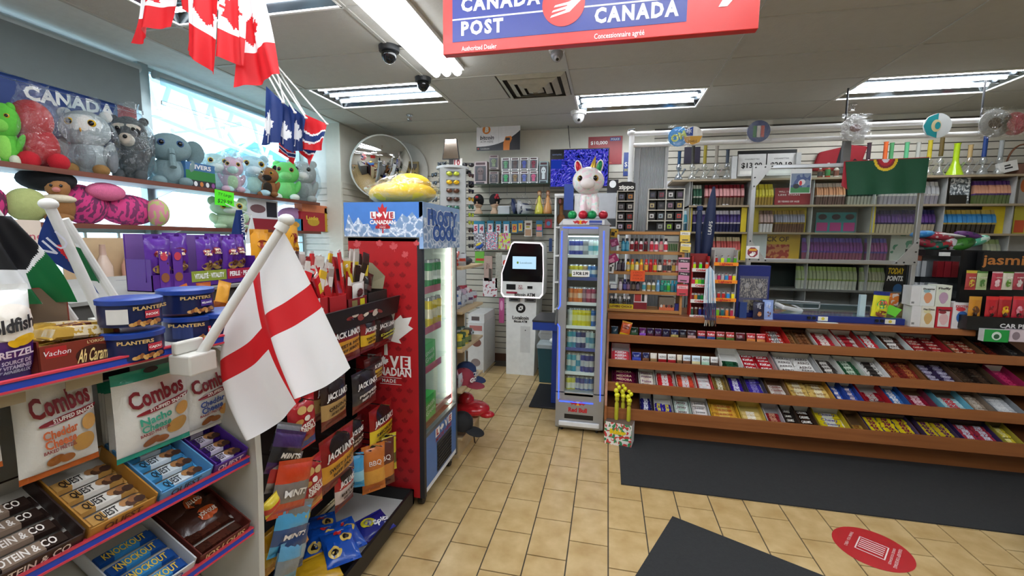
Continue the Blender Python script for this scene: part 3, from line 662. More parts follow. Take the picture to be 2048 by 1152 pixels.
# ============================================================ FLOOR STANDING THINGS
LH = [(0, 1), (.17, .66), (.37, .76), (.27, .22), (.52, .48), (.58, .36), (.88, .42), (.76, .12), (.92, .02), (.45, -.40), (.52, -.55), (.05, -.46), (.06, -1.0)]
LEAF = LH + [(-x, z) for x, z in reversed(LH[1:])]
def leaf(mb, cx, cz, s, y, m, bend=None, sz=None, rot=0):
    sz = sz or s; ca, sa = math.cos(rot), math.sin(rot)
    pts = [(cx+(x*s)*ca-(z*sz)*sa, cz+(x*s)*sa+(z*sz)*ca) for x, z in LEAF]
    return mb.poly(pts, y, None, m, bend)
def FRX(X0): return Matrix.Translation((X0, 0, 0)) @ Matrix.Rotation(HP, 4, 'Z')
def icemat():
    m, t, b = newmat('ice print'); N = t.nodes.new; L = t.links.new
    tc = N('ShaderNodeTexCoord'); mp = N('ShaderNodeMapping'); mp.inputs['Rotation'].default_value = (.6, .4, .5); L(tc.outputs['Object'], mp.inputs[0])
    v = N('ShaderNodeTexVoronoi'); v.feature = 'DISTANCE_TO_EDGE'; v.inputs['Scale'].default_value = 22; L(mp.outputs[0], v.inputs[0])
    n = N('ShaderNodeTexNoise'); n.inputs['Scale'].default_value = 40; n.inputs['Distortion'].default_value = 2; L(mp.outputs[0], n.inputs[0])
    a = N('ShaderNodeMath'); a.operation = 'MULTIPLY_ADD'; a.inputs[1].default_value = 2.2; L(v.outputs[0], a.inputs[0]); L(n.outputs['Fac'], a.inputs[2])
    r = N('ShaderNodeValToRGB'); r.color_ramp.elements[0].position = .42; r.color_ramp.elements[0].color = rgb('#f0f6fc'); r.color_ramp.elements[1].position = .85; r.color_ramp.elements[1].color = rgb('#7f9cc0')
    L(a.outputs[0], r.inputs[0]); L(r.outputs[0], b.inputs['Base Color']); b.inputs['Roughness'].default_value = .3; return m
ICE = icemat()
# --- display cooler: red side towards the viewer, glass door towards the aisle
x0, x1, y0, y1, zt = -1.482, -1.02, 2.29, 2.87, 1.625
RED = mat('#b01f24', .4); RD2 = mat('#8c1a1e', .4)
t = thing('display_cooler', 'slim red and blue glass-door display cooler with a frosty header, on castors', 'cooler', (0, 0, 0))
GI = mat('#b9c4c4', .35)
mb = MB().box(x0, x1-.03, y0, y0+.02, .07, zt, RED)
for r in range(23):
    for c in range(7):
        z = .11+r*.062; x = x0+.035+c*.068+(.034 if r % 2 else 0)
        if x < x1-.06 and z < 1.53: leaf(mb, x, z, .023, y0-.0006, RD2)
for (fx, fz, s, a) in ((.06, 1.585, .03, .3), (.2, 1.59, .026, -.2), (.29, 1.575, .03, .2), (.36, 1.53, .026, .5), (.43, 1.595, .022, 0), (.02, 1.5, .03, .6)): leaf(mb, x0+fx, fz, s, y0-.0012, mat('#cc5458', .4), None, None, a)
cx, cz, w_, h_ = rY(735, 735, 822, 751, y0); lcx, lcz, lw, lh = rY(772, 612, 832, 704, y0)
leaf(mb, PY(772, 700, y0).x, PY(772, 655, y0).z, .19, y0-.0014, mat('#e6e2dc', .4), None, .165)
W1 = mat('#f4f0ec', .4); mb.text('CANADIAN', cx, cz+h_/2, h_, y0-.002, W1, fit=w_, bold=.03)
def love(mb, xa, xb, z, h, y, boxc, inkc, M=None):
    n = 4; w = (xb-xa)/n
    for i, ch in enumerate('L VE'):
        xx = xa+w*(i+.5)
        if ch == ' ': leaf(mb, xx, z, w*.52, y-.001, boxc, None, h*.5); continue
        if ch == 'V': mb.text('V', xx, z, h*.95, y-.0015, boxc, bold=.05, fit=w*.85); continue
        mb.patch(xx-w*.46, xx+w*.46, z-h*.55, z+h*.55, y-.0008, boxc, None, 1, 1); mb.text(ch, xx, z, h*.8, y-.0018, inkc, bold=.05, fit=w*.5)
lz = PY(780, 723, y0).z; love(mb, cx-w_/2, cx+w_/2, lz, .07, y0-.001, W1, RED)
bx0, bz0, bw, bh = rY(760, 755, 803, 768, y0)
for q in (bz0, bz0+bh): mb.patch(bx0-bw/2, bx0+bw/2, q-.0015, q+.0015, y0-.001, W1, None, 1, 1)
mb.text('MADE', bx0-.01, bz0+bh/2, bh*.55, y0-.002, W1, bold=.02, sp=1.2)
mb.build('side_panel', t)
MB().box(x0, x1-.03, y1-.02, y1, .07, zt, RED).build('side_panel', t)
MB().box(x0, x0+.02, y0+.02, y1-.02, .07, zt, DARK).box(x0, x1-.03, y0+.02, y1-.02, .07, .1, DARK).box(x0, x1, y0, y1, zt-.02, zt, DARK).box(x0+.022, x0+.03, y0+.02, y1-.02, .44, zt-.02, GI).box(x0+.03, x1-.05, y0+.021, y0+.026, .44, zt-.02, GI).box(x0+.03, x1-.05, y1-.026, y1-.021, .44, zt-.02, GI).build('cabinet', t)
MB().box(x1-.03, x1, y0, y0+.03, .07, zt-.03, DARK).box(x1-.03, x1, y1-.025, y1, .07, zt-.03, mat('#4c5052', .4)).box(x1-.03, x1, y0+.03, y1-.025, .435, .46, mat('#55595a', .4)).build('door_frame', t)
MB().box(x1-.018, x1-.012, y0+.03, y1-.025, .46, zt-.06, clear('#fafcfb', .03, .3, .03)).build('glass_door', t)
MB().box(x1-.045, x1-.034, y1-.062, y1-.03, .47, zt-.06, emitm('#fbf8e4', 12)).build('light_strip', t); MB().box(x1-.03, x1-.024, y0+.031, y0+.036, .47, zt-.06, emitm('#fbf8e4', 9)).build('light_strip', t)
mb = MB().box(x1-.03, x1-.002, y0+.03, y1-.025, .09, .435, mat('#4a74b4', .4)); mb.M = FRX(x1-.002)
mb.patch(y0+.032, y1-.027, .09, .12, -.001, mat('#e8eef4', .4), None, 8, 1)
mb.patch(y0+.20, y0+.46, .13, .33, -.0015, mat('#2c2e32', .5), None, 1, 1)
love(mb, y0+.17, y0+.47, .40, .05, -.002, W1, RED)
mb.text('MADE HERE', y0+.32, .352, .028, -.002, mat('#a02838', .4), fit=.28, bold=.02); mb.M = Matrix(); mb.build('lower_panel', t)
mb = MB()
for k in range(8): mb.box(x1-.001, x1+.004, y0+.21, y0+.45, .14+k*.022, .148+k*.022, mat('#1a1b1e', .5))
mb.build('grille', t)
# header
hb = MB().box(x0-.015, x1+.012, y0-.012, y1+.02, 1.63, 1.825, mat('#4a80cc', .4))
zz = [1.63+.02, 1.76, 1.70, 1.74, 1.70, 1.705, 1.665, 1.70, 1.72, 1.68, 1.70, 1.72, 1.76, 1.74, 1.77, 1.73, 1.75]
pts = [(x0-.014, 1.631)]+[(x1+.011, 1.631)]+[(x0-.014+(x1-x0+.025)*(1-i/16), zz[16-i]) for i in range(17)]
hb.poly(pts, y0-.0128, None, ICE)
hx = (x0+x1)/2; leaf(hb, hx, 1.735, .075, y0-.0136, mat('#c02830', .4), None, .085)
love(hb, hx-.078, hx+.078, 1.752, .036, y0-.0142, W1, RED); hb.text('CANADIAN', hx, 1.712, .022, y0-.0155, W1, fit=.158, bold=.04)
hb.patch(hx-.045, hx+.045, 1.676, 1.692, y0-.0142, RED, None, 1, 1); hb.text('MADE', hx, 1.684, .01, y0-.015, W1)
hb.build('header', t)
fb = MB().box(x1-.01, x1+.014, y0-.012, y1+.02, 1.565, 1.826, mat('#8fb0da', .4)); fb.M = FRX(x1+.014)
fb.patch(y0-.011, y1+.019, 1.566, 1.74, -.0008, ICE, None, 1, 1)
for i, (s_, zc_, hh) in enumerate((('FROSTY', 1.745, .082), ('COOL', 1.655, .085))):
    wd = .50 if i == 0 else .40
    fb.text(s_, (y0+y1)/2+.005+.02*i, zc_, hh, -.002, mat('#e8f0fa', .4), fit=wd*1.04, bold=.11)
    fb.text(s_, (y0+y1)/2+.005+.02*i, zc_, hh, -.003, mat('#2c5aa8', .3), fit=wd, bold=.07)
fb.M = Matrix(); fb.build('front_header', t)
for yy in (y0+.06, y1-.06):
    MB().cyl((x1-.06, yy, .035), (x1-.03, yy, .035), .034, None, 12, BLACK).box(x1-.07, x1-.02, yy-.01, yy+.01, .04, .072, STEEL).build('castor', t)
pk_ = mat('#c06078', .4)
shz = [PX(855, 577, x1-.06).z, PX(855, 655, x1-.06).z, PX(858, 728, x1-.06).z, .52]
for z in shz[:3]:
    MB().box(x0+.03, x1-.05, y0+.026, y1-.03, z-.004, z, clear('#f6faf8', .08, .3)).box(x1-.026, x1-.021, y0+.026, PX(879, 600, x1-.03).y, z-.02, z+.022, pk_).build('shelf', t)
MB().box(x1-.04, x1-.03, y0+.04, y1-.04, .50, .535, mat('#8c3c50', .4)).build('price_rail', t)
def cooler_can(y, z, b, d, lb, g, h=.155, r=.026): put(can_mesh(h, r, b, d), (x1-.052, y, z), (0, 0, 0), lb, 'can', g, 'drink_can')
for i in range(3):
    cooler_can(PX(857+i*8.5, 540, x1-.052).y, shz[0]+.002, '#1f9a4c', '#e8f4ec', 'tall green can on the cooler top shelf, '+['nearest', 'middle', 'farthest'][i]+' of three', 'green cans in the red cooler', .175)
    cooler_can(PX(857+i*8.5, 540, x1-.052).y, shz[1]+.002, '#e8d22c', '#f4f0dc', 'tall yellow can on the cooler second shelf, '+['nearest', 'middle', 'farthest'][i]+' of three', 'yellow cans in the red cooler', .185)
for z, lb in ((shz[2]+.002, 'green and white drink case on the cooler third shelf'), (.50, 'green and white drink case at the bottom of the cooler')):
    carton(lb, 'carton', (x1-.03, y0+.16, z), HP, .19, .155, .16, '#2cb04c', patches=((-.46, .46, .05, .95, '#36bc54'),), blobs=((0, .5, .34, .28, '#2ca848'),), texts=(('GINGER', 0, .62, .16, '#f0fff0', {'fit': .7, 'rot': .12}), ('Green', 0, .38, .2, '#f0fff0', {'fit': .7, 'rot': .12})), group=None)
# yellow plush wrapped in film on top (plain stand-in)
t = thing('wrapped_plush', 'large yellow plush wrapped in clear film lying on the display cooler', 'plush toy', (-1.26, 2.56, 1.826))
YP = mat('#e8c42c', .8, 0, .15, 40, .3, bsc=120)
MB().ell((0, 0, .075), (.21, .17, .075), YP, 22, 12).ell((.04, .02, .13), (.13, .11, .07), YP, 18, 10).ell((-.12, 0, .07), (.10, .12, .06), YP, 14, 8).build('body', t, smooth=True)
MB().ell((-.05, -.12, .09), (.045, .03, .022), mat('#2a2c30', .5), rot=(0, .3, 0)).build('ear_tip', t, smooth=True)
film_bag(t, .46, .165, .37, 4, .03, 'plastic_wrap', .004, .02, '#fffbe8')

# --- energy drink fridge
FY = 3.56
t = thing('drinks_fridge', 'tall narrow silver energy drink fridge edged with blue light strips', 'fridge', (0, 0, 0))
SV = mat('#a3a6a9', .35, .6, .04); a, b = -.386, .012; D = .46
g0, gz0, gw, gh = rY(1132, 468, 1192, 793, FY+.004); ga, gb = g0-gw/2+.0, g0+gw/2
MB().box(a, a+.02, FY+.03, FY+D, .03, 1.745, SV).box(b-.02, b, FY+.03, FY+D, .03, 1.745, SV).box(a, b, FY+D-.02, FY+D, .03, 1.745, SV).box(a, b, FY+.03, FY+D, .03, .36, SV).box(a, b, FY+.03, FY+D, 1.66, 1.745, SV).box(a+.02, b-.02, FY+D-.04, FY+D-.021, .36, 1.66, mat('#3f4648', .5)).build('cabinet', t)
MB().box(a, ga, FY, FY+.03, .355, 1.745, SV).box(gb, b, FY, FY+.03, .355, 1.745, SV).box(ga, gb, FY, FY+.03, .355, gz0, SV).box(ga, gb, FY, FY+.03, gz0+gh, 1.745, SV).build('door_frame', t, bevel=.003)
MB().box(ga, gb, FY+.012, FY+.018, gz0, gz0+gh, clear('#f6fbfa', .03, .3, .02)).build('glass_door', t)
n = [(a-.01, FY-.005, 1.745), (b+.012, FY-.005, 1.745), (b+.012, FY+D, 1.745), (a-.01, FY+D, 1.745), (a+.03, FY+.01, 1.795), (b-.03, FY+.01, 1.795), (b-.03, FY+D-.03, 1.795), (a+.03, FY+D-.03, 1.795)]
mb = MB().add(n, [(0, 3, 2, 1), (4, 5, 6, 7), (0, 1, 5, 4), (1, 2, 6, 5), (2, 3, 7, 6), (3, 0, 4, 7)], SV)
mb.build('top_cap', t)
def bulls(mb, cx, cz, s, y):
    rd = mat('#c8202c', .4); mb.blob(cx, cz, s*.55, s*.45, y, mat('#f0b82c', .4))
    for g in (-1, 1):
        mb.poly([(cx+g*q[0]*s, cz+q[1]*s) for q in [(.12, -.1), (.35, .35), (.8, .45), (1.25, .2), (1.75, .35), (1.5, -.05), (1.3, -.1), (1.25, -.5), (1.05, -.2), (.7, -.15), (.5, -.45)]], y-.001, None, rd)
    return mb
BL = emitm('#2a48ff', 3.0)
mb = MB().patch(-.36, -.03, 1.748, 1.785, FY-.006, mat('#d8dadc', .35), None, 1, 1); bulls(mb, -.22, 1.767, .035, FY-.0075)
mb.patch(-.15, -.05, 1.762, 1.782, FY-.008, mat('#3a50a0', .4), None, 1, 1); mb.patch(-.15, -.05, 1.75, 1.757, FY-.008, mat('#3a50a0', .4), None, 1, 1); mb.build('top_sign', t)
def led(pts):
    p = [PY(q[0], q[1], FY-.006) for q in pts]; MB().tube([tuple(q) for q in p], .0032, 6, BL).build('light_strip', t)
led([(1124, 462), (1120, 612), (1116, 618)]); led([(1115, 648), (1119, 654), (1117, 798)]); led([(1208, 462), (1200, 803)]); led([(1118, 802), (1186, 808)]); led([(1126, 455), (1196, 456)])
mb = MB().box(a, b, FY, FY+.03, .05, .345, SV); bulls(mb, -.20, .262, .04, FY-.0012); mb.text('Red Bull', -.20, .205, .036, FY-.0014, mat('#c0202c', .4), fit=.155, bold=.05)
mb.patch(-.31, -.07, .125, .165, FY-.001, BLACK, None, 1, 1); mb.build('lower_panel', t)
MB().box(a+.03, b-.03, FY-.02, FY, .065, .105, mat('#dcdee0', .35)).build('kick_lip', t, bevel=.006)
for fx in (a+.05, b-.05):
    for fy in (FY+.06, FY+D-.06): MB().cyl((fx, fy, 0), (fx, fy, .05), .012, None, 8, DARK).build('foot', t)
MB().box(a+.022, b-.022, FY+.05, FY+D-.045, 1.655, 1.659, emitm('#f4fbff', 4)).build('inner_light', t)
MB().cyl((a-.012, FY-.025, .93), (a-.004, FY-.018, 1.06), .008, None, 8, STEEL).build('handle', t)
rows = [(515, 480, ['#2b3f9c/#c9ccd6', '#2b3f9c/#e8ecf2', '#28409e/#d8d8e0', '#8a8f92/#c2c8ca', '#d4dee0/#6cb8cc', '#cfe4dc/#58b4bc']),
        (560, 528, ['#e6da2c/#f4f2d8', '#e8dc3c/#f8f8f0', '#e2d63c/#f0eedc', '#c8a46c/#e8e8e4', '#2f7cc8/#a8cce8', '#3a80cc/#e8f0f4']),
        (610, 573, ['#f0842c/#f8c89c', '#ee7c28/#f4b080', '#f08a34/#f8e0c8', '#8c5468/#b09098', '#b03058/#d898a8', '#b43460/#e0c0c8']),
        (657, 616, ['#dfe8e4/#f2f6f4', '#eee42c/#f8f49c', '#ece038/#f8f6b0', '#e8da30/#f4f0a0', '#dccc30/#e8e090', '#2a78d0/#dce8f4']),
        (701, 660, ['#38b0c4/#dcecf0', '#3a9ab8/#e0e8ee', '#34508c/#d8dce8', '#28306c/#e0e2ea', '#c4ccd4/#58a8bc', '#b8d8dc/#3c90b4']),
        (749, 706, ['#3cb4c8/#e0eef0', '#30a4c0/#dce8ec', '#c8d0d4/#4098b8', '#30409c/#c8ccdc', '#2c3c94/#d8dae4', '#2e3e98/#e0e2e8']),
        (793, 752, ['#e0dc58/#f4f4e0', '#dcd860/#f0f0e8', '#3048a0/#c8ccd8', '#2c449c/#c8ccd8', '#3c70b8/#d8dce4', '#3468b4/#d8dce4'])]
for ri, (pb, pt_, cols) in enumerate(rows):
    zb = PY(1160, pb-4, FY+.05).z; h = PY(1160, pt_, FY+.09).z-zb; h = min(.165, h)
    MB().box(a+.022, b-.022, FY+.045, FY+D-.045, zb-.006, zb, mat('#dfe4e6', .4)).box(a+.022, b-.022, FY+.035, FY+.045, zb-.018, zb+.008, mat('#3a4c9c', .4) if ri in (1, 4) else mat('#e8eaec', .4)).build('shelf', t)
    for c, q in enumerate(cols):
        B, Dd = q.split('/'); x = ga+.026+c*(gb-ga-.052)/5
        put(can_mesh(round(h, 2), .0245, B, Dd), (x, FY+.085+.006*((c*7+ri) % 3), zb), (0, 0, rnd.uniform(0, 6)), 'energy drink can, %s from left on fridge shelf %s from the top' % (['first', 'second', 'third', 'fourth', 'fifth', 'last'][c], ['one', 'two', 'three', 'four', 'five', 'six', 'seven'][ri]), 'can', 'energy drink cans in the silver fridge', 'drink_can')
tx, tz, tw, th_ = rY(1144, 541, 1179, 553, FY+.005)
mb = MB().patch(tx-tw/2, tx+tw/2, tz, tz+th_, 0, WHITE, None, 1, 1); mb.text('2 FOR 5.99', tx, tz+th_/2, th_*.5, -.001, BLACK, fit=tw*.85, bold=.05)
tag(mb.build('price_card', loc=(0, FY-.001, 0)), 'handwritten white price card taped to the drinks fridge door', 'price card')
# --- unicorn plush on the fridge
t = thing('unicorn_plush', 'sequinned white unicorn plush with gold horn sitting on the drinks fridge', 'plush toy', (-.165, 3.74, 1.796))
SQ = pr('#e9e6e4', '#c4e6de', '#ecd2da', 34, 34, .62, .25)
MB().ell((0, .02, .145), (.085, .075, .12), SQ, 18, 12).build('body', t, smooth=True)
MB().ell((-.01, -.02, .315), (.13, .115, .115), SQ, 22, 14).ell((-.01, -.115, .285), (.06, .04, .045), mat('#eae2df', .7)).build('head', t, smooth=True)
for x, c in ((-.125, '#0f9a50'), (-.04, '#c41c34'), (.03, '#109050'), (.115, '#b01a2e')):
    MB().ell((x*1.05, -.075 if abs(x) < .1 else -.05, .036), (.038, .044, .036), mat(c, .3, .2), 14, 10).build('foot', t, smooth=True)
for x in (-.05, .055): MB().cyl((x, -.05, .03), (x*.8, -.03, .19), .034, .028, 12, SQ).build('leg', t, smooth='auto')
for s_, c in ((-1, '#b81828'), (1, '#0f8848')):
    mb = MB().ell((s_*.085-.01, .0, .43), (.032, .02, .062), SQ, 12, 8, rot=(0, s_*.25, 0)).ell((s_*.085-.01, -.012, .43), (.022, .014, .05), mat(c, .3, .2), 12, 8, rot=(0, s_*.25, 0)); mb.build('ear', t, smooth=True)
    MB().ell((s_*.058-.01, -.11, .325), (.028, .016, .028), mat('#c09a30', .3), 14, 8).ell((s_*.058-.01, -.119, .325), (.02, .012, .021), mat('#0c0a08', .08), 14, 8).build('eye', t, smooth=True)
MB().lathe([(.026, 0), (.024, .02), (.018, .05), (.009, .085), (.001, .11)], 10, (0, 0, 0), mat('#c8a43c', .3, .5)).build('horn', t, smooth=True, loc=(.02, -.01, .41), rot=(0, .2, 0))

# --- bitcoin machine
AY = 4.98
t = thing('cash_machine', 'white cryptocurrency cash machine with a black touch screen head', 'cash machine', (0, 0, 0))
mb = MB(); q = [PY(*p, AY) for p in [(1010, 745), (1068, 748), (1083, 590), (1004, 590)]]
f = [(-1.155, 0), (-.815, 0), (-.795, .98), (-1.165, .98)]
mb.poly(f, AY+.04, AY+.5, WHITE)
mb.patch(-.985, -.865, .28, .60, AY+.0385, mat('#dcdcd8', .4), None, 1, 1).blob(-.925, .55, .007, .007, AY+.037, DARK)
mb.blob(-.985, .815, .058, .058, AY+.038, BLACK, None, 24).patch(-1.013, -.957, .787, .843, AY+.0365, WHITE, None, 1, 1).patch(-.994, -.976, .806, .824, AY+.036, BLACK, None, 1, 1).patch(-1.013, -.998, .828, .843, AY+.036, BLACK, None, 1, 1).patch(-.972, -.957, .787, .802, AY+.036, BLACK, None, 1, 1)
mb.text('Localcoin', -.985, .70, .042, AY+.037, BLACK, fit=.2, bold=.03).text('Bitcoin ATM', -.985, .655, .026, AY+.037, BLACK, fit=.16, bold=.04); mb.build('body', t, bevel=.012)
for xa in (-1.06, -.87): MB().box(xa-.065, xa+.065, AY+.015, AY+.045, .895, .945, mat('#77797b', .3, .5)).box(xa-.045, xa+.045, AY+.012, AY+.02, .91, .928, BLACK).build('slot', t, bevel=.004)
hd = [PY(*p, AY-.02) for p in [(1007, 594), (1080, 597), (1086, 590), (1088, 548), (1087, 492), (1082, 485), (1028, 483), (1023, 487), (1003, 546), (1002, 586)]]
P2 = [(p.x, p.z) for p in hd]; MB().poly(P2, AY-.03, AY+.28, WHITE).build('head', t, bevel=.012)
ctr = (sum(p[0] for p in P2)/len(P2), sum(p[1] for p in P2)/len(P2))
def ins(k, z0=None): return [(ctr[0]+(x-ctr[0])*k, ctr[1]+(z-ctr[1])*k) for x, z in P2]
gl = ins(1.0); mb = MB(); inn = ins(.95)
n = len(gl); vs = [(x, AY-.032, z) for x, z in gl]+[(x, AY-.032, z) for x, z in inn]
mb.add(vs, [(i, (i+1) % n, n+(i+1) % n, n+i) for i in range(n)], emitm('#fff0fa', 1.0)).build('lit_rim', t)
zcut = PY(1040, 563, AY-.02).z
bp = [(x, z) for x, z in inn if z > zcut]; xs_ = [p[0] for p in inn]
bp = [(min(xs_)+.01, zcut)]+[(max(xs_)-.004, zcut)]+bp
mb = MB().poly(bp, AY-.0325, None, mat('#0b0c10', .12)); sx, sz_, sw, sh = rY(1025, 513, 1072, 538, AY-.034)
mb.patch(sx-sw/2, sx+sw/2, sz_, sz_+sh, AY-.0335, emitm('#a9cbe0', .9), None, 1, 1).text('Localcoin', sx+.02, sz_+sh*.5, sh*.16, AY-.035, mat('#2c4a44', .4), fit=sw*.5)
mb.blob(sx-sw*.28, sz_+sh*.5, .012, .014, AY-.035, mat('#8cb82c', .4)); mb.build('screen', t)
mb = MB(); kx, kz, kw, kh = rY(1006, 565, 1083, 592, AY-.034); mb.text('Bitcoin ATM', kx+.03, kz+kh*.1, .04, AY-.0335, BLACK, fit=.24, bold=.02)
mb.patch(kx+.06, kx+.12, kz+kh*.55, kz+kh*.75, AY-.0335, BLACK, None, 1, 1).patch(kx-.05, kx+.0, kz+kh*.5, kz+kh*.8, AY-.0335, pr('#e4e4e0', '#a0404a', None, 120, 200, .5), None, 1, 1).patch(kx-.19, kx-.06, kz+kh*.15, kz+kh*.3, AY-.0335, mat('#a83048', .4), None, 1, 1)
mb.patch(kx-.19, kx-.08, kz+kh*.45, kz+kh*.85, AY-.0335, BLACK, None, 1, 1); mb.build('control_print', t)

# --- blue standing desk, its mat, the bin
t = thing('standing_desk', 'blue standing desk with a black top beside the drinks fridge', 'desk', (0, 0, 0))
dx, dz, dw, dh = rY(1065, 641, 1117, 661, 4.12)
MB().box(dx-dw/2, dx+dw/2+.18, 4.12, 4.6, dz, dz+dh-.02, mat('#1c3f9c', .4)).build('apron', t)
MB().box(dx-dw/2-.004, dx+dw/2+.184, 4.115, 4.604, dz+dh-.02, dz+dh, mat('#2c2c30', .45)).build('desk_top', t, bevel=.004)
px_ = PY(1103, 740, 4.15).x; MB().box(px_, px_+.12, 4.15, 4.5, .02, dz, mat('#1b3a92', .4)).build('column', t)
MB().box(-.70, -.40, 4.03, 4.72, .0, .018, mat('#17181c', .6)).build('base_plate', t, bevel=.008)
t = thing('waste_bin', 'teal waste bin with a clear liner under the blue desk', 'bin', (-.62, 4.93, 0), rot=(0, 0, 0))
MB().poly([(-.095, .0), (.095, 0), (.125, .42), (-.125, .42)], -.13, .13, mat('#1f4a50', .5)).build('bin_body', t, bevel=.008)
MB().box(-.13, .13, -.135, .135, .40, .44, mat('#a8b0b2', .4)).build('rim', t)
film_bag(t, .24, .22, .05, 9, .35, 'liner', .43, .04); MB().ell((.05, -.02, .47), (.05, .05, .035), WHITE, 8, 6).build('tissue', t)

# --- mats and floor sticker
RB = mat('#2b2c2d', .9, 0, .25, 60, .6, bsc=300)
mA = MB().box(.142, 3.6, 2.845, 3.655, 0, .008, RB); tag(mA.build('floor_mat'), 'long black rubber mat along the foot of the candy counter', 'mat')
p1, p2, p3 = PZ(1345, 1032, .008), PZ(1270, 1152, .008), PZ(1650, 1152, .008)
e1 = (p2-p1).normalized(); e2 = (p3-p1).normalized(); q0 = p1; q1 = p1+e1*1.2; q3 = p1+e2*1.7; q2 = q1+e2*1.7
vs = [tuple(q) for q in (q0, q1, q2, q3)]+[(q.x, q.y, .0) for q in (q0, q1, q2, q3)]
tag(MB().add(vs, [(0, 1, 2, 3), (7, 6, 5, 4), (0, 4, 5, 1), (1, 5, 6, 2), (2, 6, 7, 3), (3, 7, 4, 0)], RB).build('floor_mat'), 'charcoal rubber mat set at an angle in the bottom right foreground', 'mat')
t = MB(); cc = PZ(1744, 1096, .001); R0 = .175
ang = -.62; t.M = Matrix.Translation((cc.x, cc.y, .0012)) @ Matrix.Rotation(ang-HP, 4, 'Z') @ Matrix.Rotation(-HP, 4, 'X')
t.blob(0, 0, R0, R0, 0, mat('#b8242a', .35), None, 40); W2 = mat('#ead8d4', .4)
for k in range(5): t.patch(-.048+k*.02, -.040+k*.02, -.055, .05, -.0006, W2, None, 1, 1)
for (a1, b1) in (((-.065, .06), (.065, .06)), ((.065, .06), (.065, -.062)), ((.065, -.062), (-.065, -.062)), ((-.065, -.062), (-.065, .06))):
    x_0, x_1, z_0, z_1 = min(a1[0], b1[0])-.003, max(a1[0], b1[0])+.003, min(a1[1], b1[1])-.003, max(a1[1], b1[1])+.003; t.patch(x_0, x_1, z_0, z_1, -.0008, W2, None, 1, 1)
t.text('PLEASE KEEP YOUR DISTANCE', 0, .105, .014, -.0006, W2, fit=.2).text('GARDEZ VOS DISTANCES', 0, .082, .011, -.0006, W2, fit=.17).text('THANK YOU - MERCI', 0, -.1, .014, -.0006, W2, fit=.16)
tag(t.build('floor_sticker'), 'round red floor sticker with white shoe-print emblem', 'sticker')
# blue inflatable
t = thing('inflatable_toy', 'light blue inflatable toy cut off by the right frame edge', 'inflatable toy', (2.36, 2.62, .0))
MB().ell((0.06, 0, .11), (.25, .17, .10), mat('#3f9be0', .3, 0, .1, 4), 24, 14, rot=(0, -.05, .5)).build('body', t, smooth=True)
MB().ell((.13, .03, .17), (.11, .09, .05), mat('#3c5080', .35), 16, 10, rot=(0, .2, .5)).build('patch', t, smooth=True)
MB().cyl((-.12, .05, .17), (-.125, .06, .225), .008, .012, 8, mat('#8cc4ec', .3)).build('valve', t)
MB().ell((.05, -.17, .04), (.05, .025, .04), mat('#c8ccc8', .4), 14, 8).ell((.05, -.186, .04), (.025, .014, .024), mat('#b83c34', .4), 12, 8).build('wheel', t, smooth=True)
# candy carton with yellow wands
bx = PZ(1208, 886, 0); bx2 = PZ(1262, 897, 0); wdt = (bx2-bx).length
t = carton('white carton printed with coloured candy blobs, standing on the floor by the fridge', 'carton', (((bx+bx2)/2).x, ((bx+bx2)/2).y, 0), math.atan2(bx2.y-bx.y, bx2.x-bx.x), wdt, .185, .13, '#eeeeea', front=pr('#e8e4e0', '#c83c3c', '#3c8c5c', 34, 34, .53), top='#6a5a50',
   texts=(('Bubbles', 0, .62, .2, '#f0d020', {'fit': .6, 'bold': .06}),))
for k, (ox, oy, hh) in enumerate(((.09, .05, .30), (.14, .08, .28), (.185, .04, .25))):
    o = thing('bubble_wand', 'yellow %s bubble wand standing in the candy carton' % ['leftmost', 'middle', 'rightmost'][k], 'toy', (bx.x+ox, bx.y+oy-.0, .187), group='yellow bubble wands')
    YM = mat('#e0dc2c', .35)
    MB().lathe([(.014, 0), (.016, .01), (.016, hh*.45), (.01, hh*.5), (.017, hh*.54), (.017, hh*.60), (.014, hh*.62), (0, hh*.62)], 10, (0, 0, 0), mat('#b8b430', .25)).build('tube', o, smooth='auto')
    MB().ell((0, 0, hh*.68), (.022, .022, .022), YM, 10, 8).ell((-.008, 0, hh*.80), (.019, .017, .022), YM, 10, 8).ell((.012, -.004, hh*.9), (.016, .015, .018), YM, 10, 8).ell((-.004, 0, hh*.98), (.013, .012, .014), YM, 10, 8).build('wand_head', o, smooth=True)

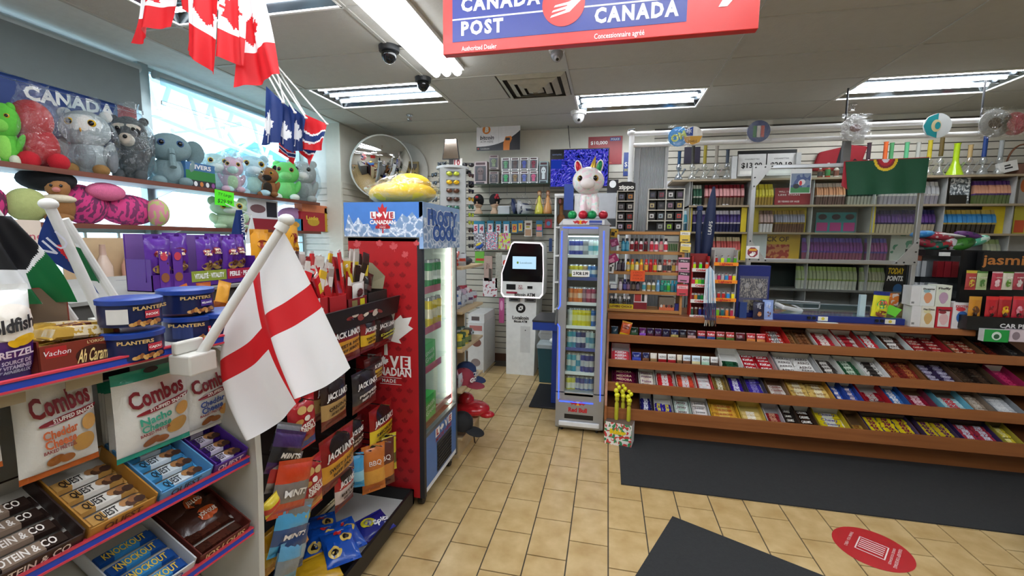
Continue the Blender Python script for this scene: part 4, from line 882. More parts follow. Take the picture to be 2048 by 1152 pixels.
# --- aisle shelf beside the cooler
PW = wood('#b39c74', '#cdb690', 2, 40, 40, .5, 'pale board')
t = thing('aisle_shelf', 'pale wooden aisle shelf with mixed goods behind the display cooler', 'shelf', (0, 0, 0))
ax0, ax1, ay0, ay1 = -1.46, -1.0, 2.92, 3.46
SZ = [1.425, 1.105, .825, .52, .16]
for z in SZ: MB().box(ax0, ax1, ay0, ay1, z-.02, z, PW).build('shelf_board', t, bevel=.002)
MB().box(ax0-.02, ax0, ay0, ay1, 0, 1.6, PW).build('back_board', t); MB().box(ax0, ax1-.16, ay1-.02, ay1, 0, 1.1, PW).build('end_board', t); MB().box(ax0, ax1-.03, ay0, ay1, 0, .14, PW).build('plinth', t)
def softbag(lb, x, y, z, sx, sy_, sz_, c, c2=None, cat='bag of goods', nm='bagged_goods', film=True, rz=0):
    o = thing(nm, lb, cat, (x, y, z), rz)
    for k in range(4):
        w_, h_, d_ = max(sx, sy_)*.62, sz_*(.95-.12*k), sy_*.28; S = bagshape(w_, h_, d_, .06, rnd.randrange(99), .006); mb = MB()
        m1 = foil([c, c2 or c, c, '#b8bcc0'][k], .3, .7, 20); m2 = foil([c2 or c, c, '#d0d0cc', c][k], .3, .7, 20)
        for s in (1, -1): mb.grid(8, 8, lambda u, v: ((u-.5)*w_, s*S((u-.5)*w_, v*h_), v*h_), lambda u, v: m2 if .35 < v < .62 and .2 < u < .85 else m1)
        a = HP if sy_ > sx else 0
        mb.build('packet', o, smooth=True, loc=((k-1.5)*sx*.14, (k-1.5)*sy_*.16, .002), rot=(0 if k % 2 else -.15, 0, rnd.uniform(.7, 1.6)))
    if film and sz_ > .19: film_bag(o, sx, sz_, sy_, rnd.randrange(99), .03, 'plastic_bag', .002, .02)
    return o
softbag('orange-red bagged toy on the top aisle shelf', -1.08, 3.02, SZ[0], .12, .14, .15, '#c84430', '#e8a090')
MB_ = MB().ell((0, 0, .03), (.09, .035, .03), mat('#2c2c2e', .6), 12, 8).ell((-.05, 0, .055), (.035, .03, .04), mat('#2c2c2e', .6), 12, 8)
tag(MB_.build('shoe', loc=(-1.07, 3.22, SZ[0]), smooth=True, rot=(0, 0, 1.4)), 'dark shoe on the top aisle shelf', 'shoe')
for k, (y, c, c2, lb) in enumerate(((3.0, '#2f5a9c', '#c8d4e0', 'blue and clear toy pack'), (3.13, '#8c9098', '#d8dce0', 'silver bagged toy pack'), (3.27, '#5c3c5c', '#c0a8b8', 'plum blister pack'), (3.38, '#b03040', '#e8d8d8', 'red and white blister pack'))):
    softbag(lb+' on the second aisle shelf', -1.1, y, SZ[1], .14, .13, .15, c, c2)
for k in range(4):
    c, lb = [('#d8c43c', 'yellow-lidded'), ('#3c5c3c', 'green'), ('#c8b04c', 'mustard'), ('#4a4440', 'brown')][k]
    put(bottle(.10, .03, c, c, '#6a7c4c', .9), (-1.05, 2.98+k*.075, SZ[2]), (0, 0, 0), lb+' snack cup on the third aisle shelf', 'cup', 'snack cups on the aisle shelf', 'snack_cup')
softbag('dark green bag on the third aisle shelf', -1.12, 3.36, SZ[2], .15, .16, .09, '#2c4c3c', '#8ca090'); softbag('flat red and clear packs piled on the third aisle shelf', -1.22, 3.12, SZ[2], .3, .2, .14, '#8c2c3c', '#d8c0c4')
def cap(lb, loc, rz, c, c2, text=None, tilt=0):
    o = thing('baseball_cap', lb, 'cap', loc, 0, None, (tilt, 0, rz))
    mb = MB(); mb.lathe([(.088, 0), (.088, .03), (.075, .075), (.045, .10), (0, .11)], 18, (0, 0, 0), mat(c, .8)); mb.build('crown', o, smooth=True)
    MB().ell((0, -.12, .008), (.07, .075, .009), mat(c2, .8), 16, 6).build('peak', o, smooth=True); MB().ell((0, 0, .11), (.008, .008, .006), mat(c2, .8), 8, 6).build('button', o)
    if text: m_ = MB().text(text, 0, .05, .035, -.103, WHITE, bend=lambda x, z: x*x*5, bold=.05); m_.build('lettering', o)
    return o
cap('navy cap with white lettering on the fourth aisle shelf', (-1.1, 3.3, SZ[3]), 1.2, '#22355c', '#22355c', 'CLU', .2); cap('dull red cap with black lettering on the fourth aisle shelf', (-1.06, 3.12, SZ[3]), 1.2, '#8c2c3c', '#8c2c3c', 'GO', .1)
softbag('pink bagged cloth beside the caps on the aisle shelf', -1.07, 2.98, SZ[3], .12, .1, .17, '#c8a0a4', '#e8d0d4')
cap('black cap with a hanging cord on the lowest aisle shelf', (-1.03, 2.98, SZ[4]+.07), 1.35, '#1a1a1c', '#1a1a1c', None, .25)
MB().tube([(-.98, 3.05, .2), (-.95, 3.06, .12), (-.945, 3.07, .06), (-.955, 3.08, .06), (-.958, 3.07, .12)], .003, 5, '#3a2a24').build('x')
tag(bpy.data.objects['x'], 'thin brown cord hanging from the black cap', 'cord'); bpy.data.objects['x'].name = 'cord'
o = thing('plastic_sack', 'shiny red plastic sack slumped on the lowest aisle shelf', 'sack', (-1.06, 3.36, SZ[4]))
MB().ell((0, 0, .06), (.15, .12, .06), foil('#c0202a', .22, .8, 14), 14, 10).ell((-.06, .02, .11), (.07, .07, .07), foil('#c0202a', .22, .8, 14), 12, 8).ell((.13, -.03, .03), (.07, .05, .03), foil('#c0202a', .22, .8, 14), 12, 8).build('sack_body', o, smooth=True)
# appliance cartons on the floor
b0 = PZ(967, 746, 0)
carton('tall white appliance carton on the floor left of the cash machine', 'carton', (b0.x-.10, b0.y, 0), 0, .2, .62, .55, '#e4e4e4', side='#dcdcdc', patches=((-.4, .4, .84, .94, '#c87c78'), (-.45, .45, .0, .06, '#b8784a')), blobs=((.05, .6, .3, .08, '#8c5c54'), (0, .2, .3, .08, '#9c8c8c')))
carton('smaller white carton standing on the tall appliance carton', 'carton', (b0.x-.10, b0.y+.02, .621), 0, .2, .1, .5, '#e8e6e4', patches=((-.3, .2, .2, .7, '#6a5c5c'),))
# ============================================================ BACK WALL
YW = YB-.008
def sign(label, px, Y=YW, body='#e8e6e0', draw=None, cat='sign', name='sign', th=.006, group=None):
    cx, z, w, h = rY(*px, Y); mb = MB().box(-w/2, w/2, 0, th, 0, h, mat(body, .4))
    if draw: draw(mb, w, h)
    return tag(mb.build(name, loc=(cx, Y-th, z)), label, cat, group)
# the bitcoin sign
def d1(mb, w, h):
    K = mat('#23242c', .4); O = mat('#e0822c', .4)
    pts = [(-w/2, 0), (w/2, 0), (w/2, h*.72)]+[(w/2-w*i/10, h*(.16+.56*(1-i/10)**2.6)) for i in range(1, 11)]
    mb.poly(pts, -.0008, None, K); mb.blob(-w*.27, h*.78, h*.16, h*.16, -.001, O).text('B', -w*.265, h*.78, h*.18, -.002, WHITE, bold=.05, slant=.15)
    mb.text('bitcoin', -w*.26, h*.49, h*.15, -.001, K, fit=w*.32, bold=.03, slant=.15).text('ATM HERE', -w*.26, h*.34, h*.09, -.001, mat('#6a6a6e', .4), fit=w*.3).text('Localcoin', -w*.30, h*.08, h*.06, -.0015, WHITE, fit=w*.2)
    mb.blob(-w*.46, h*.08, h*.03, h*.03, -.0015, mat('#e03a2c', .4)); mb.poly([(w*.12, .0), (w*.26, 0), (w*.27, h*.25), (w*.32, h*.42), (w*.3, h*.52), (w*.17, h*.5), (w*.12, h*.25)], -.0018, None, O)
    mb.patch(w*.17, w*.27, h*.36, h*.46, -.0024, K, None, 1, 1).text('SCAN FOR COUPON', w*.22, h*.92, h*.045, -.001, K, fit=w*.3).patch(.006, .009, h*.25, h*.95, -.001, mat('#c8c8c8'), None, 1, 1)
s_ = sign('white and black cryptocurrency sign with an orange round coin, hung under the ceiling', (953, 247, 1040, 301), 5.35, '#eceaec', d1)
for px in (958, 1033):
    p = PY(px, 249, 5.345); tag(MB().cyl((p.x, 5.348, p.z), (p.x, 5.348, 3.0), .0015, None, 5, STEEL).build('hanging_wire'), '%s wire holding up the cryptocurrency sign' % ('left' if px < 1000 else 'right'), 'wire')
# television
t = thing('television', 'wall mounted television with a blue violet picture', 'television', (0, 0, 0)); cx, z, w, h = rY(1099, 297, 1217, 376, 5.3)
MB().box(cx-w/2, cx+w/2, 5.3, 5.34, z, z+h, BLACK).build('television_frame', t, bevel=.004); MB().box(cx-.15, cx+.15, 5.34, YW, z+.1, z+.3, DARK).build('wall_bracket', t)
def tvmat():
    m = bpy.data.materials.new('tv picture'); m.use_nodes = True; n_ = m.node_tree; n_.nodes.clear(); N = n_.nodes.new; L = n_.links.new
    o = N('ShaderNodeOutputMaterial'); e = N('ShaderNodeEmission'); e.inputs[1].default_value = .75; tc = N('ShaderNodeTexCoord'); v = N('ShaderNodeTexNoise'); v.inputs['Scale'].default_value = 9; v.inputs['Distortion'].default_value = 6; v.inputs['Detail'].default_value = 3
    r = N('ShaderNodeValToRGB'); E_ = r.color_ramp.elements; E_[0].position = .36; E_[0].color = rgb('#0c0e24'); E_[1].position = .5; E_[1].color = rgb('#2c36b0')
    a = E_.new(.6); a.color = rgb('#5a48b8'); a = E_.new(.72); a.color = rgb('#9aa8e8'); L(tc.outputs['Object'], v.inputs[0]); L(v.outputs['Fac'], r.inputs[0]); L(r.outputs[0], e.inputs[0]); L(e.outputs[0], o.inputs[0]); return m
mb = MB().patch(cx-w/2+.012, cx+w/2-.012, z+.02, z+h-.012, 5.299, tvmat(), None, 1, 1).patch(cx-w/2+.012, cx-w*.26, z+h*.74, z+h-.012, 5.298, mat('#0c0c10', .2), None, 1, 1); mb.text('NOW PLAYING', cx-w*.38, z+h*.86, .018, 5.297, mat('#7080a8'), fit=w*.16)
mb.patch(cx-w/2+.012, cx-w*.3, z+h*.5, z+h*.72, 5.298, emitm('#2038a0', .6), None, 1, 1); mb.build('screen', t)
p = PY(1140, 296, 5.32); tag(MB().cyl((p.x, 5.33, p.z), (p.x-.04, 5.45, 3.0), .004, None, 5, BLACK).build('cable'), 'black cable running up from the television', 'cable')
def d2(mb, w, h):
    mb.text('$10,000', -w*.18, h*.78, h*.12, -.001, WHITE, fit=w*.5, bold=.02).patch(w*.14, w*.44, h*.83, h*.95, -.001, mat('#2c4a9c'), None, 1, 1).text('POLICE', w*.29, h*.89, h*.07, -.002, WHITE, fit=w*.24, bold=.03).text('REWARD', 0, h*.06, h*.04, -.001, mat('#e89a5c'), fit=w*.4)
sign('red cash reward poster behind the television', (1176, 273, 1244, 329), YW, '#9c2a30', d2, 'poster', 'poster')
sign('blue and yellow prize poster right of the television', (1247, 305, 1262, 352), YW, '#1c3c88', lambda mb, w, h: (mb.text('$5', 0, h*.5, h*.2, -.001, WHITE, fit=w*.7), mb.text('WIN', 0, h*.25, h*.14, -.001, mat('#d8d04c'), fit=w*.8)), 'poster', 'poster')
# white shelving behind the fridge, with a board
t = thing('storage_shelf', 'white open storage shelf behind the drinks fridge', 'shelf', (0, 0, 0))
cx, z, w, h = rY(1106, 388, 1236, 640, 4.95); xa, xb, zt_ = cx-w/2, cx+w/2, PY(1106, 390, 4.95).z
for x in (xa, xa+.22, xb-.02): MB().box(x, x+.02, 4.95, 5.25, 0, zt_, WHITE).build('upright', t)
for py in (392, 453, 510, 563, 617): zz_ = PY(1110, py, 4.95).z; MB().box(xa+.02, xb-.02, 4.955, 5.25, zz_-.018, zz_, WHITE).build('shelf_board', t)
MB().box(xa, xb, 5.25, 5.265, 0, zt_, mat('#8c8e90', .6)).build('back_board', t)
MB().box(xa, xb, 4.93, 4.95, zt_-.012, zt_+.012, WHITE).build('top_trim', t)
o = thing('giraffe_toy', 'brown long-necked plush toy on the upper white shelf', 'plush toy', (PY(1121, 450, 5.0).x, 5.05, PY(1121, 451, 4.95).z))
MB().ell((0, 0, .07), (.05, .04, .07), mat('#8c5c34', .9), 12, 8).ell((.0, -.01, .17), (.022, .022, .09), mat('#a07040', .9), 10, 8).build('body', o, smooth=True); MB().ell((-.005, -.02, .27), (.032, .035, .04), mat('#7c5230', .9), 12, 8).ell((-.01, -.045, .275), (.015, .02, .025), mat('#c87c80', .8), 10, 8).build('head', o, smooth=True)
sign('plain blue board leaning behind the unicorn plush', (1128, 368, 1147, 420), 4.86, '#24489c', None, 'board', 'board'); 
carton('white cardboard board behind the unicorn, left piece', 'board', (PY(1160, 440, 4.9).x, 4.86, 1.80), 0, .12, .32, .02, '#e8e8e6', name='board')
sign('light grey board standing behind the unicorn plush', (1190, 386, 1232, 437), 4.88, '#c4c6ca', None, 'board', 'board')
carton('small black printer with a curl of paper right of the television', 'printer', (PY(1225, 384, 4.95).x, 4.98, zt_+.001), 0, .12, .16, .2, '#1c1c20', blobs=((0, .7, .3, .25, '#e8e8e8'),), name='printer')

# glass shelves on the slat wall with goods
def glass_shelf(label, x0p, x1p, py, Y0=5.25):
    t = thing('glass_shelf', label, 'shelf', (0, 0, 0)); a = PY(x0p, py, Y0); b = PY(x1p, py, Y0); z = a.z
    MB().box(a.x, b.x, Y0, YW, z-.008, z, clear('#9cb8ac', .12, .5)).box(a.x, b.x, Y0, Y0+.004, z-.008, z, mat('#4c6458', .3)).build('glass_plate', t)
    for k in range(4):
        x = a.x+(b.x-a.x)*(k+.5)/4; MB().poly([(0, 0), (-.3, 0), (-.28, -.02), (0, -.1)], -.003, .003, mat('#8c8e8e', .4, .4)).build('bracket', t, rot=(0, 0, -HP), loc=(x, YW-.0, z-.009))
    return z
zs = glass_shelf('upper glass shelf holding the boxed figures', 946, 1100, 368); z2 = glass_shelf('lower glass shelf holding the cap heads and dolls', 945, 1105, 428)
figs = [(948, 974, 320, 366, '#b8a8a8', '#6c5c5c', 'large grey and pink boxed figure at the left end'), (978, 997, 313, 342, '#a89c98', '#7c8c6c', 'dim olive boxed figure, upper, next to the large one'), (978, 997, 342, 367, '#9c9490', '#6c6464', 'grey boxed figure, lower, next to the large one')]
cols = [('#5c8c6c', 'green'), ('#6c4c44', 'brown'), ('#4454a0', 'blue'), ('#703c48', 'wine')]
for c in range(4):
    for r in range(2):
        cc = [('#5c9c74', 'green'), ('#5c4c4c', 'brown'), ('#4c5cb0', 'blue'), ('#8c3c50', 'wine')][c][0] if r == 0 else ['#3ca868', '#8c7450', '#6070b8', '#c85c84'][c]
        cn = ['green', 'brown', 'blue', 'dark wine'][c] if r == 0 else ['bright green', 'tan', 'pale blue', 'pink'][c]
        figs.append((1003+c*18.5, 1020+c*18.5, (315 if r == 0 else 342)+c*.0, (341 if r == 0 else 367), '#dcdcdc', cc, '%s boxed toy figure in the %s row' % (cn, 'upper' if r == 0 else 'lower')))
figs.append((1078, 1096, 322, 366, '#8ca4a8', '#c8d4d8', 'silver and white blister-packed figure beside the television'))
for i, (a, b, c, d, f1, f2, lb) in enumerate(figs):
    cx, z, w, h = rY(a, c, b, d, 5.3); z = zs if d > 350 else zs+h+.003
    o = thing('boxed_figure', lb+' on the upper glass shelf', 'boxed toy', (cx, 5.3, z), group=None)
    MB().box(-w/2, w/2, 0, .1, 0, h, mat('#e4e4e4', .4) if f1 == '#dcdcdc' else mat(f1, .4)).patch(-w*.42, w*.42, h*.14, h*.8, -.0008, mat('#3a3c44', .3), None, 1, 1).patch(-w*.36, w*.36, h*.85, h*.95, -.0008, mat('#4a2c34'), None, 1, 1).patch(-w*.36, w*.3, h*.03, h*.10, -.0008, mat('#2c2c34'), None, 1, 1).build('box', o)
    MB().ell((0, -.004, h*.58), (w*.26, .004, h*.17), mat(f2, .4), 12, 8).box(-w*.17, w*.17, -.004, -.001, h*.2, h*.42, mat(f2, .4)).ell((-w*.1, -.008, h*.58), (w*.05, .002, h*.03), BLACK, 6, 4).ell((w*.1, -.008, h*.58), (w*.05, .002, h*.03), BLACK, 6, 4).build('figure', o)
# mannequin heads with caps
SK = mat('#c8a88c', .5)
for (px, w_, lb, rz, fl_) in ((957, 1, 'mannequin head wearing a black cap with a small red badge', 0, 0), (989, .9, 'turned mannequin head wearing a black cap embroidered with red roses', .7, 1)):
    c = PY(px, 425, 5.36); o = thing('mannequin_head', lb, 'mannequin head', (c.x, 5.36, z2), rz)
    MB().lathe([(0, 0), (.055, 0), (.05, .03), (.032, .06), (.03, .09), (.0, .09)], 14, (0, 0, 0), SK).ell((0, 0, .155), (.055, .066, .085), SK, 18, 12).ell((0, -.068, .145), (.009, .014, .017), SK, 8, 6).ell((0, -.06, .112), (.018, .008, .006), mat('#a87868', .5), 8, 4).build('head', o, smooth=True)
    for s in (-1, 1): MB().ell((s*.022, -.059, .165), (.010, .006, .005), mat('#3a2c24', .4), 8, 4).build('eye', o)
    cap_ = thing('baseball_cap', ('plain black cap with red badge on the straight mannequin head' if not fl_ else 'black cap with embroidered red roses on the turned mannequin head'), 'cap', (c.x, 5.36, z2+.175), rz)
    MB().ell((0, 0, .0), (.068, .076, .082), mat('#16161a', .8), 18, 12).build('crown', cap_, smooth=True); MB().ell((0, -.09, .006), (.055, .045, .007), mat('#16161a', .8), 14, 6).build('peak', cap_, smooth=True)
    if fl_:
        for (x, z_, r) in ((0, .055, .022), (-.02, .03, .018), (.015, .02, .016)): MB().ell((x, -.07, z_), (r, .012, r), mat('#b02838', .7), 10, 6).build('rose', cap_, smooth=True)
    else: MB().ell((0, -.073, .035), (.022, .006, .016), mat('#a82430', .7), 10, 6).build('badge', cap_, smooth=True)
c = PY(1007, 427, 5.3); o = thing('storage_tub', 'small frosted white tub on the lower glass shelf', 'tub', (c.x, 5.3, z2)); MB().box(-.072, .072, 0, .1, 0, .09, clear('#e8f0f4', .1, .3, .2, milky=.5)).build('tub_body', o); MB().box(-.075, .075, -.003, .103, .09, .1, mat('#dce0e4', .3)).build('lid', o)
softbag('clear bag of navy and white clothing on the lower glass shelf', PY(1042, 427, 5.35).x, 5.37, z2, .30, .22, .2, '#26345c', '#c8ccd4')
for k, (px, c1, c2, lb) in enumerate(((1078, '#c8c040', '#c8a884', 'doll in a yellow-green satin dress'), (1095, '#c88c50', '#b08468', 'doll in a copper pink dress'))):
    c = PY(px, 426, 5.35); o = thing('fashion_doll', lb+' on the lower glass shelf', 'doll', (c.x, 5.35, z2))
    MB().lathe([(.0, 0), (.055, 0), (.055, .03), (.045, .09), (.018, .155), (.024, .19), (.01, .215), (.008, .225), (0, .225)], 14, (0, 0, 0), foil(c1, .3, .5, 40)).build('dress', o, smooth=True)
    MB().ell((0, 0, .25), (.02, .021, .027), mat(c2, .5), 12, 8).build('head', o, smooth=True); MB().ell((0, .008, .262), (.027, .024, .03), mat('#8c5c38', .7), 12, 8).ell((0, .02, .22), (.022, .014, .05), mat('#8c5c38', .7), 10, 8).build('hair', o, smooth=True)
    for s in (-1, 1): MB().cyl((s*.022, 0, .195), (s*.045, -.01, .12), .006, .005, 6, mat(c2, .5)).build('arm', o)
# hanging cards on hooks
def hang(label, px, Y, body, draw, cat='blister pack', group=None, name='hanging_pack', hook=True, th=.02):
    cx, z, w, h = rY(*px, Y); o = thing(name, label, cat, (cx, Y, z), group=group)
    mb = MB().box(-w/2, w/2, 0, th, 0, h, mat(body, .4) if isinstance(body, str) else body)
    if draw: draw(mb, w, h)
    mb.build('card', o)
    if hook: MB().tube([(0, -.02, h+.012), (0, .0, h+.004), (0, YW-Y, h+.004)], .0025, 5, CHROME).build('hook', o)
    return o
cards = [(943, 960, 442, 466, '#2c7c9c', '#d8d8cc', '5'), (946, 957, 442, 468, '#2c8cac', '#e8d0d8', '5'), (957, 969, 442, 468, '#2c8cac', '#e4d8dc', '4'), (974, 987, 441, 465, '#2a84a8', '#e8e0e0', '3'), (991, 1002, 442, 467, '#2c88ac', '#e8e4e4', '2'), (1006, 1019, 442, 467, '#2c88ac', '#e4e0e0', '1'), (1023, 1035, 442, 466, '#2478a0', '#d8a43c', '0'), (1036, 1046, 441, 463, '#2474a0', '#d8b850', '1')]
for i, (a, b, c, d, f1, f2, ch) in enumerate(cards[1:]):
    def dr(mb, w, h, f2=f2, ch=ch): mb.patch(-w*.38, w*.38, h*.05, h*.75, -.0008, mat(f2, .4), None, 1, 1).text(ch, 0, h*.42, h*.36, -.002, mat('#b83048', .4), bold=.05)
    hang('blue card with a number candle on the slat wall, %s from the left' % ['first', 'second', 'third', 'fourth', 'fifth', 'sixth', 'seventh'][i], (a, c, b, d), 5.42, f1, dr, 'candle pack', 'number candle packs on the slat wall')
hang('white and tan blister pack right of the number candles', (1049, 441, 1064, 473), 5.42, '#d8cfc4', lambda mb, w, h: mb.patch(-w*.4, w*.4, h*.05, h*.45, -.0008, mat('#b08c6c'), None, 1, 1).patch(-w*.3, w*.2, h*.55, h*.65, -.001, mat('#b8b040'), None, 1, 1).patch(-w*.3, w*.3, h*.7, h*.85, -.001, mat('#6c4c3c'), None, 1, 1))
hang('blue card with pink and yellow inset on the slat wall', (1072, 441, 1085, 473), 5.42, '#2478a0', lambda mb, w, h: mb.patch(-w*.4, w*.4, h*.38, h*.62, -.0008, mat('#e8708c'), None, 1, 1).patch(-w*.4, w*.4, h*.62, h*.76, -.0008, mat('#d8a03c'), None, 1, 1).patch(-w*.45, w*.45, 0, h*.3, -.0008, mat('#c09c80'), None, 1, 1))
hang('red card with a blue emblem on the slat wall', (1090, 438, 1104, 456), 5.42, '#b03440', lambda mb, w, h: mb.blob(0, h*.5, w*.28, h*.25, -.001, mat('#5088b8')))
hang('dark blue pack hanging low beside the white shelf', (1098, 477, 1104, 503), 5.42, '#2c4c84', None)
MC1 = pr('#e0d8dc', '#c83c68', '#4ca4b8', 60, 60, .5); MC2 = pr('#b8c0b0', '#c8d040', '#c84c88', 40, 22, .5); MC3 = pr('#a8a8b0', '#5c4c5c', '#d8dce0', 50, 40, .5)
for (px, m_, lb) in (((972, 464, 995, 499), MC1, 'bag of pink and red party pieces'), ((997, 466, 1021, 499), MC2, 'bag of lime and pink balloons'), ((948, 466, 970, 501), MC3, 'clear bag with blue and yellow party goods')):
    o = hang(lb+' on the slat wall', px, 5.36, m_, None, 'party bag', None, 'party_bag', th=.03)
cx, z, w, h = rY(950, 478, 968, 500, 5.34); tag(MB().ell((0, 0, 0), (w*.45, .012, h*.22), mat('#2c58b0', .4), 12, 6, rot=(0, -.5, 0)).ell((-.01, -.008, .025), (w*.35, .01, h*.12), mat('#e8d040', .4), 12, 6, rot=(0, -.5, 0)).build('toy_boat', loc=(cx, 5.345, z+h*.35), smooth=True), 'blue and yellow curved toy in the clear party bag', 'toy')
hang('green and red snack pack below the party bags', (950, 503, 968, 526), 5.36, '#6cb040', lambda mb, w, h: mb.patch(-w*.4, w*.5, h*.2, h*.4, -.001, mat('#c83c30'), None, 1, 1))
hang('beige and brown blister pack beside the checked one', (968, 512, 984, 562), 5.36, '#b89c90', lambda mb, w, h: mb.text('TOY', 0, h*.6, h*.15, -.001, mat('#5c2c2c'), fit=w*.7, rot=HP).patch(w*.1, w*.45, h*.05, h*.5, -.001, mat('#4a4038'), None, 1, 1))
hang('tall speckled black and cream pack left of the cash machine', (991, 505, 1004, 576), 5.36, pr('#d8d4c4', '#3a3834', None, 170, 170, .52), None)
hang('white card printed with red cherries near the cash machine', (966, 556, 994, 593), 5.36, pr('#e8e0e0', '#a83c4c', None, 30, 30, .58), None)
hang('white and red pack half hidden by the cash machine', (1004, 510, 1016, 532), 5.36, '#e4e0dc', lambda mb, w, h: mb.blob(0, h*.3, w*.35, h*.25, -.001, mat('#d8402c')))
hang('pink toy pack hanging left of the cash machine', (998, 596, 1008, 646), 5.4, '#c85c90', lambda mb, w, h: mb.blob(0, h*.7, w*.3, h*.2, -.001, mat('#e89cc0')))
# round security mirror in the corner
c = Vector((-2.78, 5.1, PY(765, 335, 5.1).z)); c.x = PY(765, 335, 5.1).x
t = thing('security_mirror', 'large round convex security mirror up in the far left corner', 'mirror', tuple(c))
mb = MB(); R_ = .385; q = []
for k in range(11): a = k/10*.62; q.append((math.sin(a)/math.sin(.62)*R_, (math.cos(a)-math.cos(.62))/math.sin(.62)*R_))
mb.lathe(list(reversed(q)), 40, (0, 0, 0), mirror()); d_ = (Vector((1.6, 1.2, .7))-c).normalized()
rot = Vector((0, 0, 1)).rotation_difference(d_).to_euler(); mb.build('mirror_dome', t, smooth=True, rot=rot)
MB().lathe([(0, -.02), (R_+.012, -.02), (R_+.012, .006), (R_-.004, .006)], 40, (0, 0, 0), mat('#c8ccc8', .4)).build('rim', t, rot=rot); MB().cyl((0, 0, 0), (-.25, .3, .1), .015, None, 8, STEEL).build('arm', t)
c2 = PY(800, 345, 5.5); tag(MB().cyl((0, 0, 0), (0, .01, 0), .40, None, 40, mat('#b4b4ac', .5)).build('wall_disc', loc=(c2.x, 5.5, c2.z)), 'pale round disc on the wall behind the security mirror', 'disc')
sign('gold and brown hanging print right of the round mirror', (815, 324, 838, 368), 5.4, '#6c5c30', lambda mb, w, h: (mb.patch(-w*.4, w*.4, h*.1, h*.9, -.001, pr('#7c6a34', '#2c2418', None, 20, 10, .5), None, 1, 1), mb.patch(-w*.4, -w*.1, h*.3, h*.7, -.002, mat('#d0ccc0'), None, 1, 1)), 'print', 'print', .02)
sign('green leafy print low on the corner slat wall', (676, 422, 697, 470), 4.9, '#3c4c2c', lambda mb, w, h: mb.patch(-w*.45, w*.45, h*.05, h*.95, -.001, pr('#33442a', '#8c5c34', '#5c8c4c', 120, 12, .5), None, 1, 1), 'print', 'print')
# sunglasses spinner
SX, SYY = PY(906, 450, 4.05).x, 4.05
t = thing('sunglasses_rack', 'tall grey revolving rack of sunglasses topped by a trapezoid mirror', 'display rack', (SX, SYY, 0))
zt_ = PY(905, 340, SYY).z; RR = .125; GM = mat('#a9adac', .45)
for k in range(4):
    a = k*HP+.35; mb = MB(); n_ = Vector((math.sin(a), -math.cos(a), 0)); s_ = Vector((math.cos(a), math.sin(a), 0))
    p = [n_*RR-s_*RR*.95, n_*RR+s_*RR*.95]; vs = [(p[0].x, p[0].y, .35), (p[1].x, p[1].y, .35), (p[1].x, p[1].y, zt_), (p[0].x, p[0].y, zt_)]
    vs += [(v[0]*.96, v[1]*.96, v[2]) for v in vs]; mb.add(vs, [(0, 1, 2, 3), (7, 6, 5, 4), (0, 4, 5, 1), (2, 6, 7, 3), (1, 5, 6, 2), (3, 7, 4, 0)], GM).build('panel', t)
MB().cyl((0, 0, zt_), (0, 0, zt_+.025), .155, None, 28, mat('#c0c4c4', .4)).build('top_disc', t, bevel=.004); MB().cyl((0, 0, 0), (0, 0, .03), .19, None, 24, STEEL).cyl((0, 0, .03), (0, 0, .4), .02, None, 10, STEEL).build('base', t)
mx_, mz, mw, mh = rY(888, 278, 922, 318, SYY-.05)
zb = zt_+.09; mb = MB().poly([(-.085, zb), (.085, zb), (.058, zb+.19), (-.058, zb+.19)], -.056, -.04, BLACK); mb.poly([(-.079, zb+.006), (.079, zb+.006), (.053, zb+.184), (-.053, zb+.184)], -.0565, None, mirror('#d8c8b8', .08)); mb.build('mirror', t); MB().box(-.02, .02, -.05, -.04, zt_, zb+.02, BLACK).build('mirror_stand', t)
cx, z, w, h = rY(902, 318, 923, 335, SYY-.05); tag(MB().box(-.05, .05, 0, .003, 0, .075, WHITE).text('10', .0, .037, .05, -.001, mat('#a82c38'), bold=.04).build('price_sign', loc=(SX+.055, SYY-.03, zt_+.026)), 'white price card with red figures on top of the sunglasses rack', 'price card')
GL = ['#b8c440', '#e0b020', '#5c3c2c', '#4c342c', '#3c6c5c', '#2c2c30', '#1c1c20', '#c0d830', '#28282c', '#3c3c40']; k = 0
def shades(mb, lens):
    F = mat('#18181a', .3); lm = mat(lens, .12, .3)
    for s in (-1, 1): mb.ell((s*.032, 0, 0), (.029, .006, .020), lm, 12, 6).cyl((s*.06, 0, .006), (s*.058, .045, .006), .003, None, 5, F)
    return mb.cyl((-.012, -.002, .008), (.012, -.002, .008), .004, None, 5, F).box(-.062, .062, -.002, .003, .014, .02, F)
rown = ['top', 'second', 'third', 'fourth', 'fifth', 'sixth', 'seventh', 'eighth', 'ninth', 'tenth']
for face, nm in ((0, 'front'), (1, 'right'), (3, 'left')):
    a = face*HP+.35
    for r in range(10 if face == 1 else 6):
        lens = GL[(r*(1 if face == 0 else 3)+face*2) % len(GL)] if face else GL[r]
        key = 'sg'+lens
        if key not in FZ: o = shades(MB(), lens).build('sunglasses', smooth='auto'); FZ[key] = o.data; bpy.data.objects.remove(o)
        d = RR+.022 if face == 0 else RR+.05; z = zt_-.055-r*.078 if face != 1 else zt_-.05-r*.075
        off = .0 if face == 0 else (-.02 if face == 1 else .02)
        put(FZ[key], (SX+math.sin(a)*d+math.cos(a)*off, SYY-math.cos(a)*d+math.sin(a)*off, z), (0, 0, a if face == 0 else a-(.5 if face == 1 else -.5)), 'pair of sunglasses on the %s face of the rack, %s row' % (nm, rown[r]), 'sunglasses', 'sunglasses on the revolving rack', 'sunglasses')
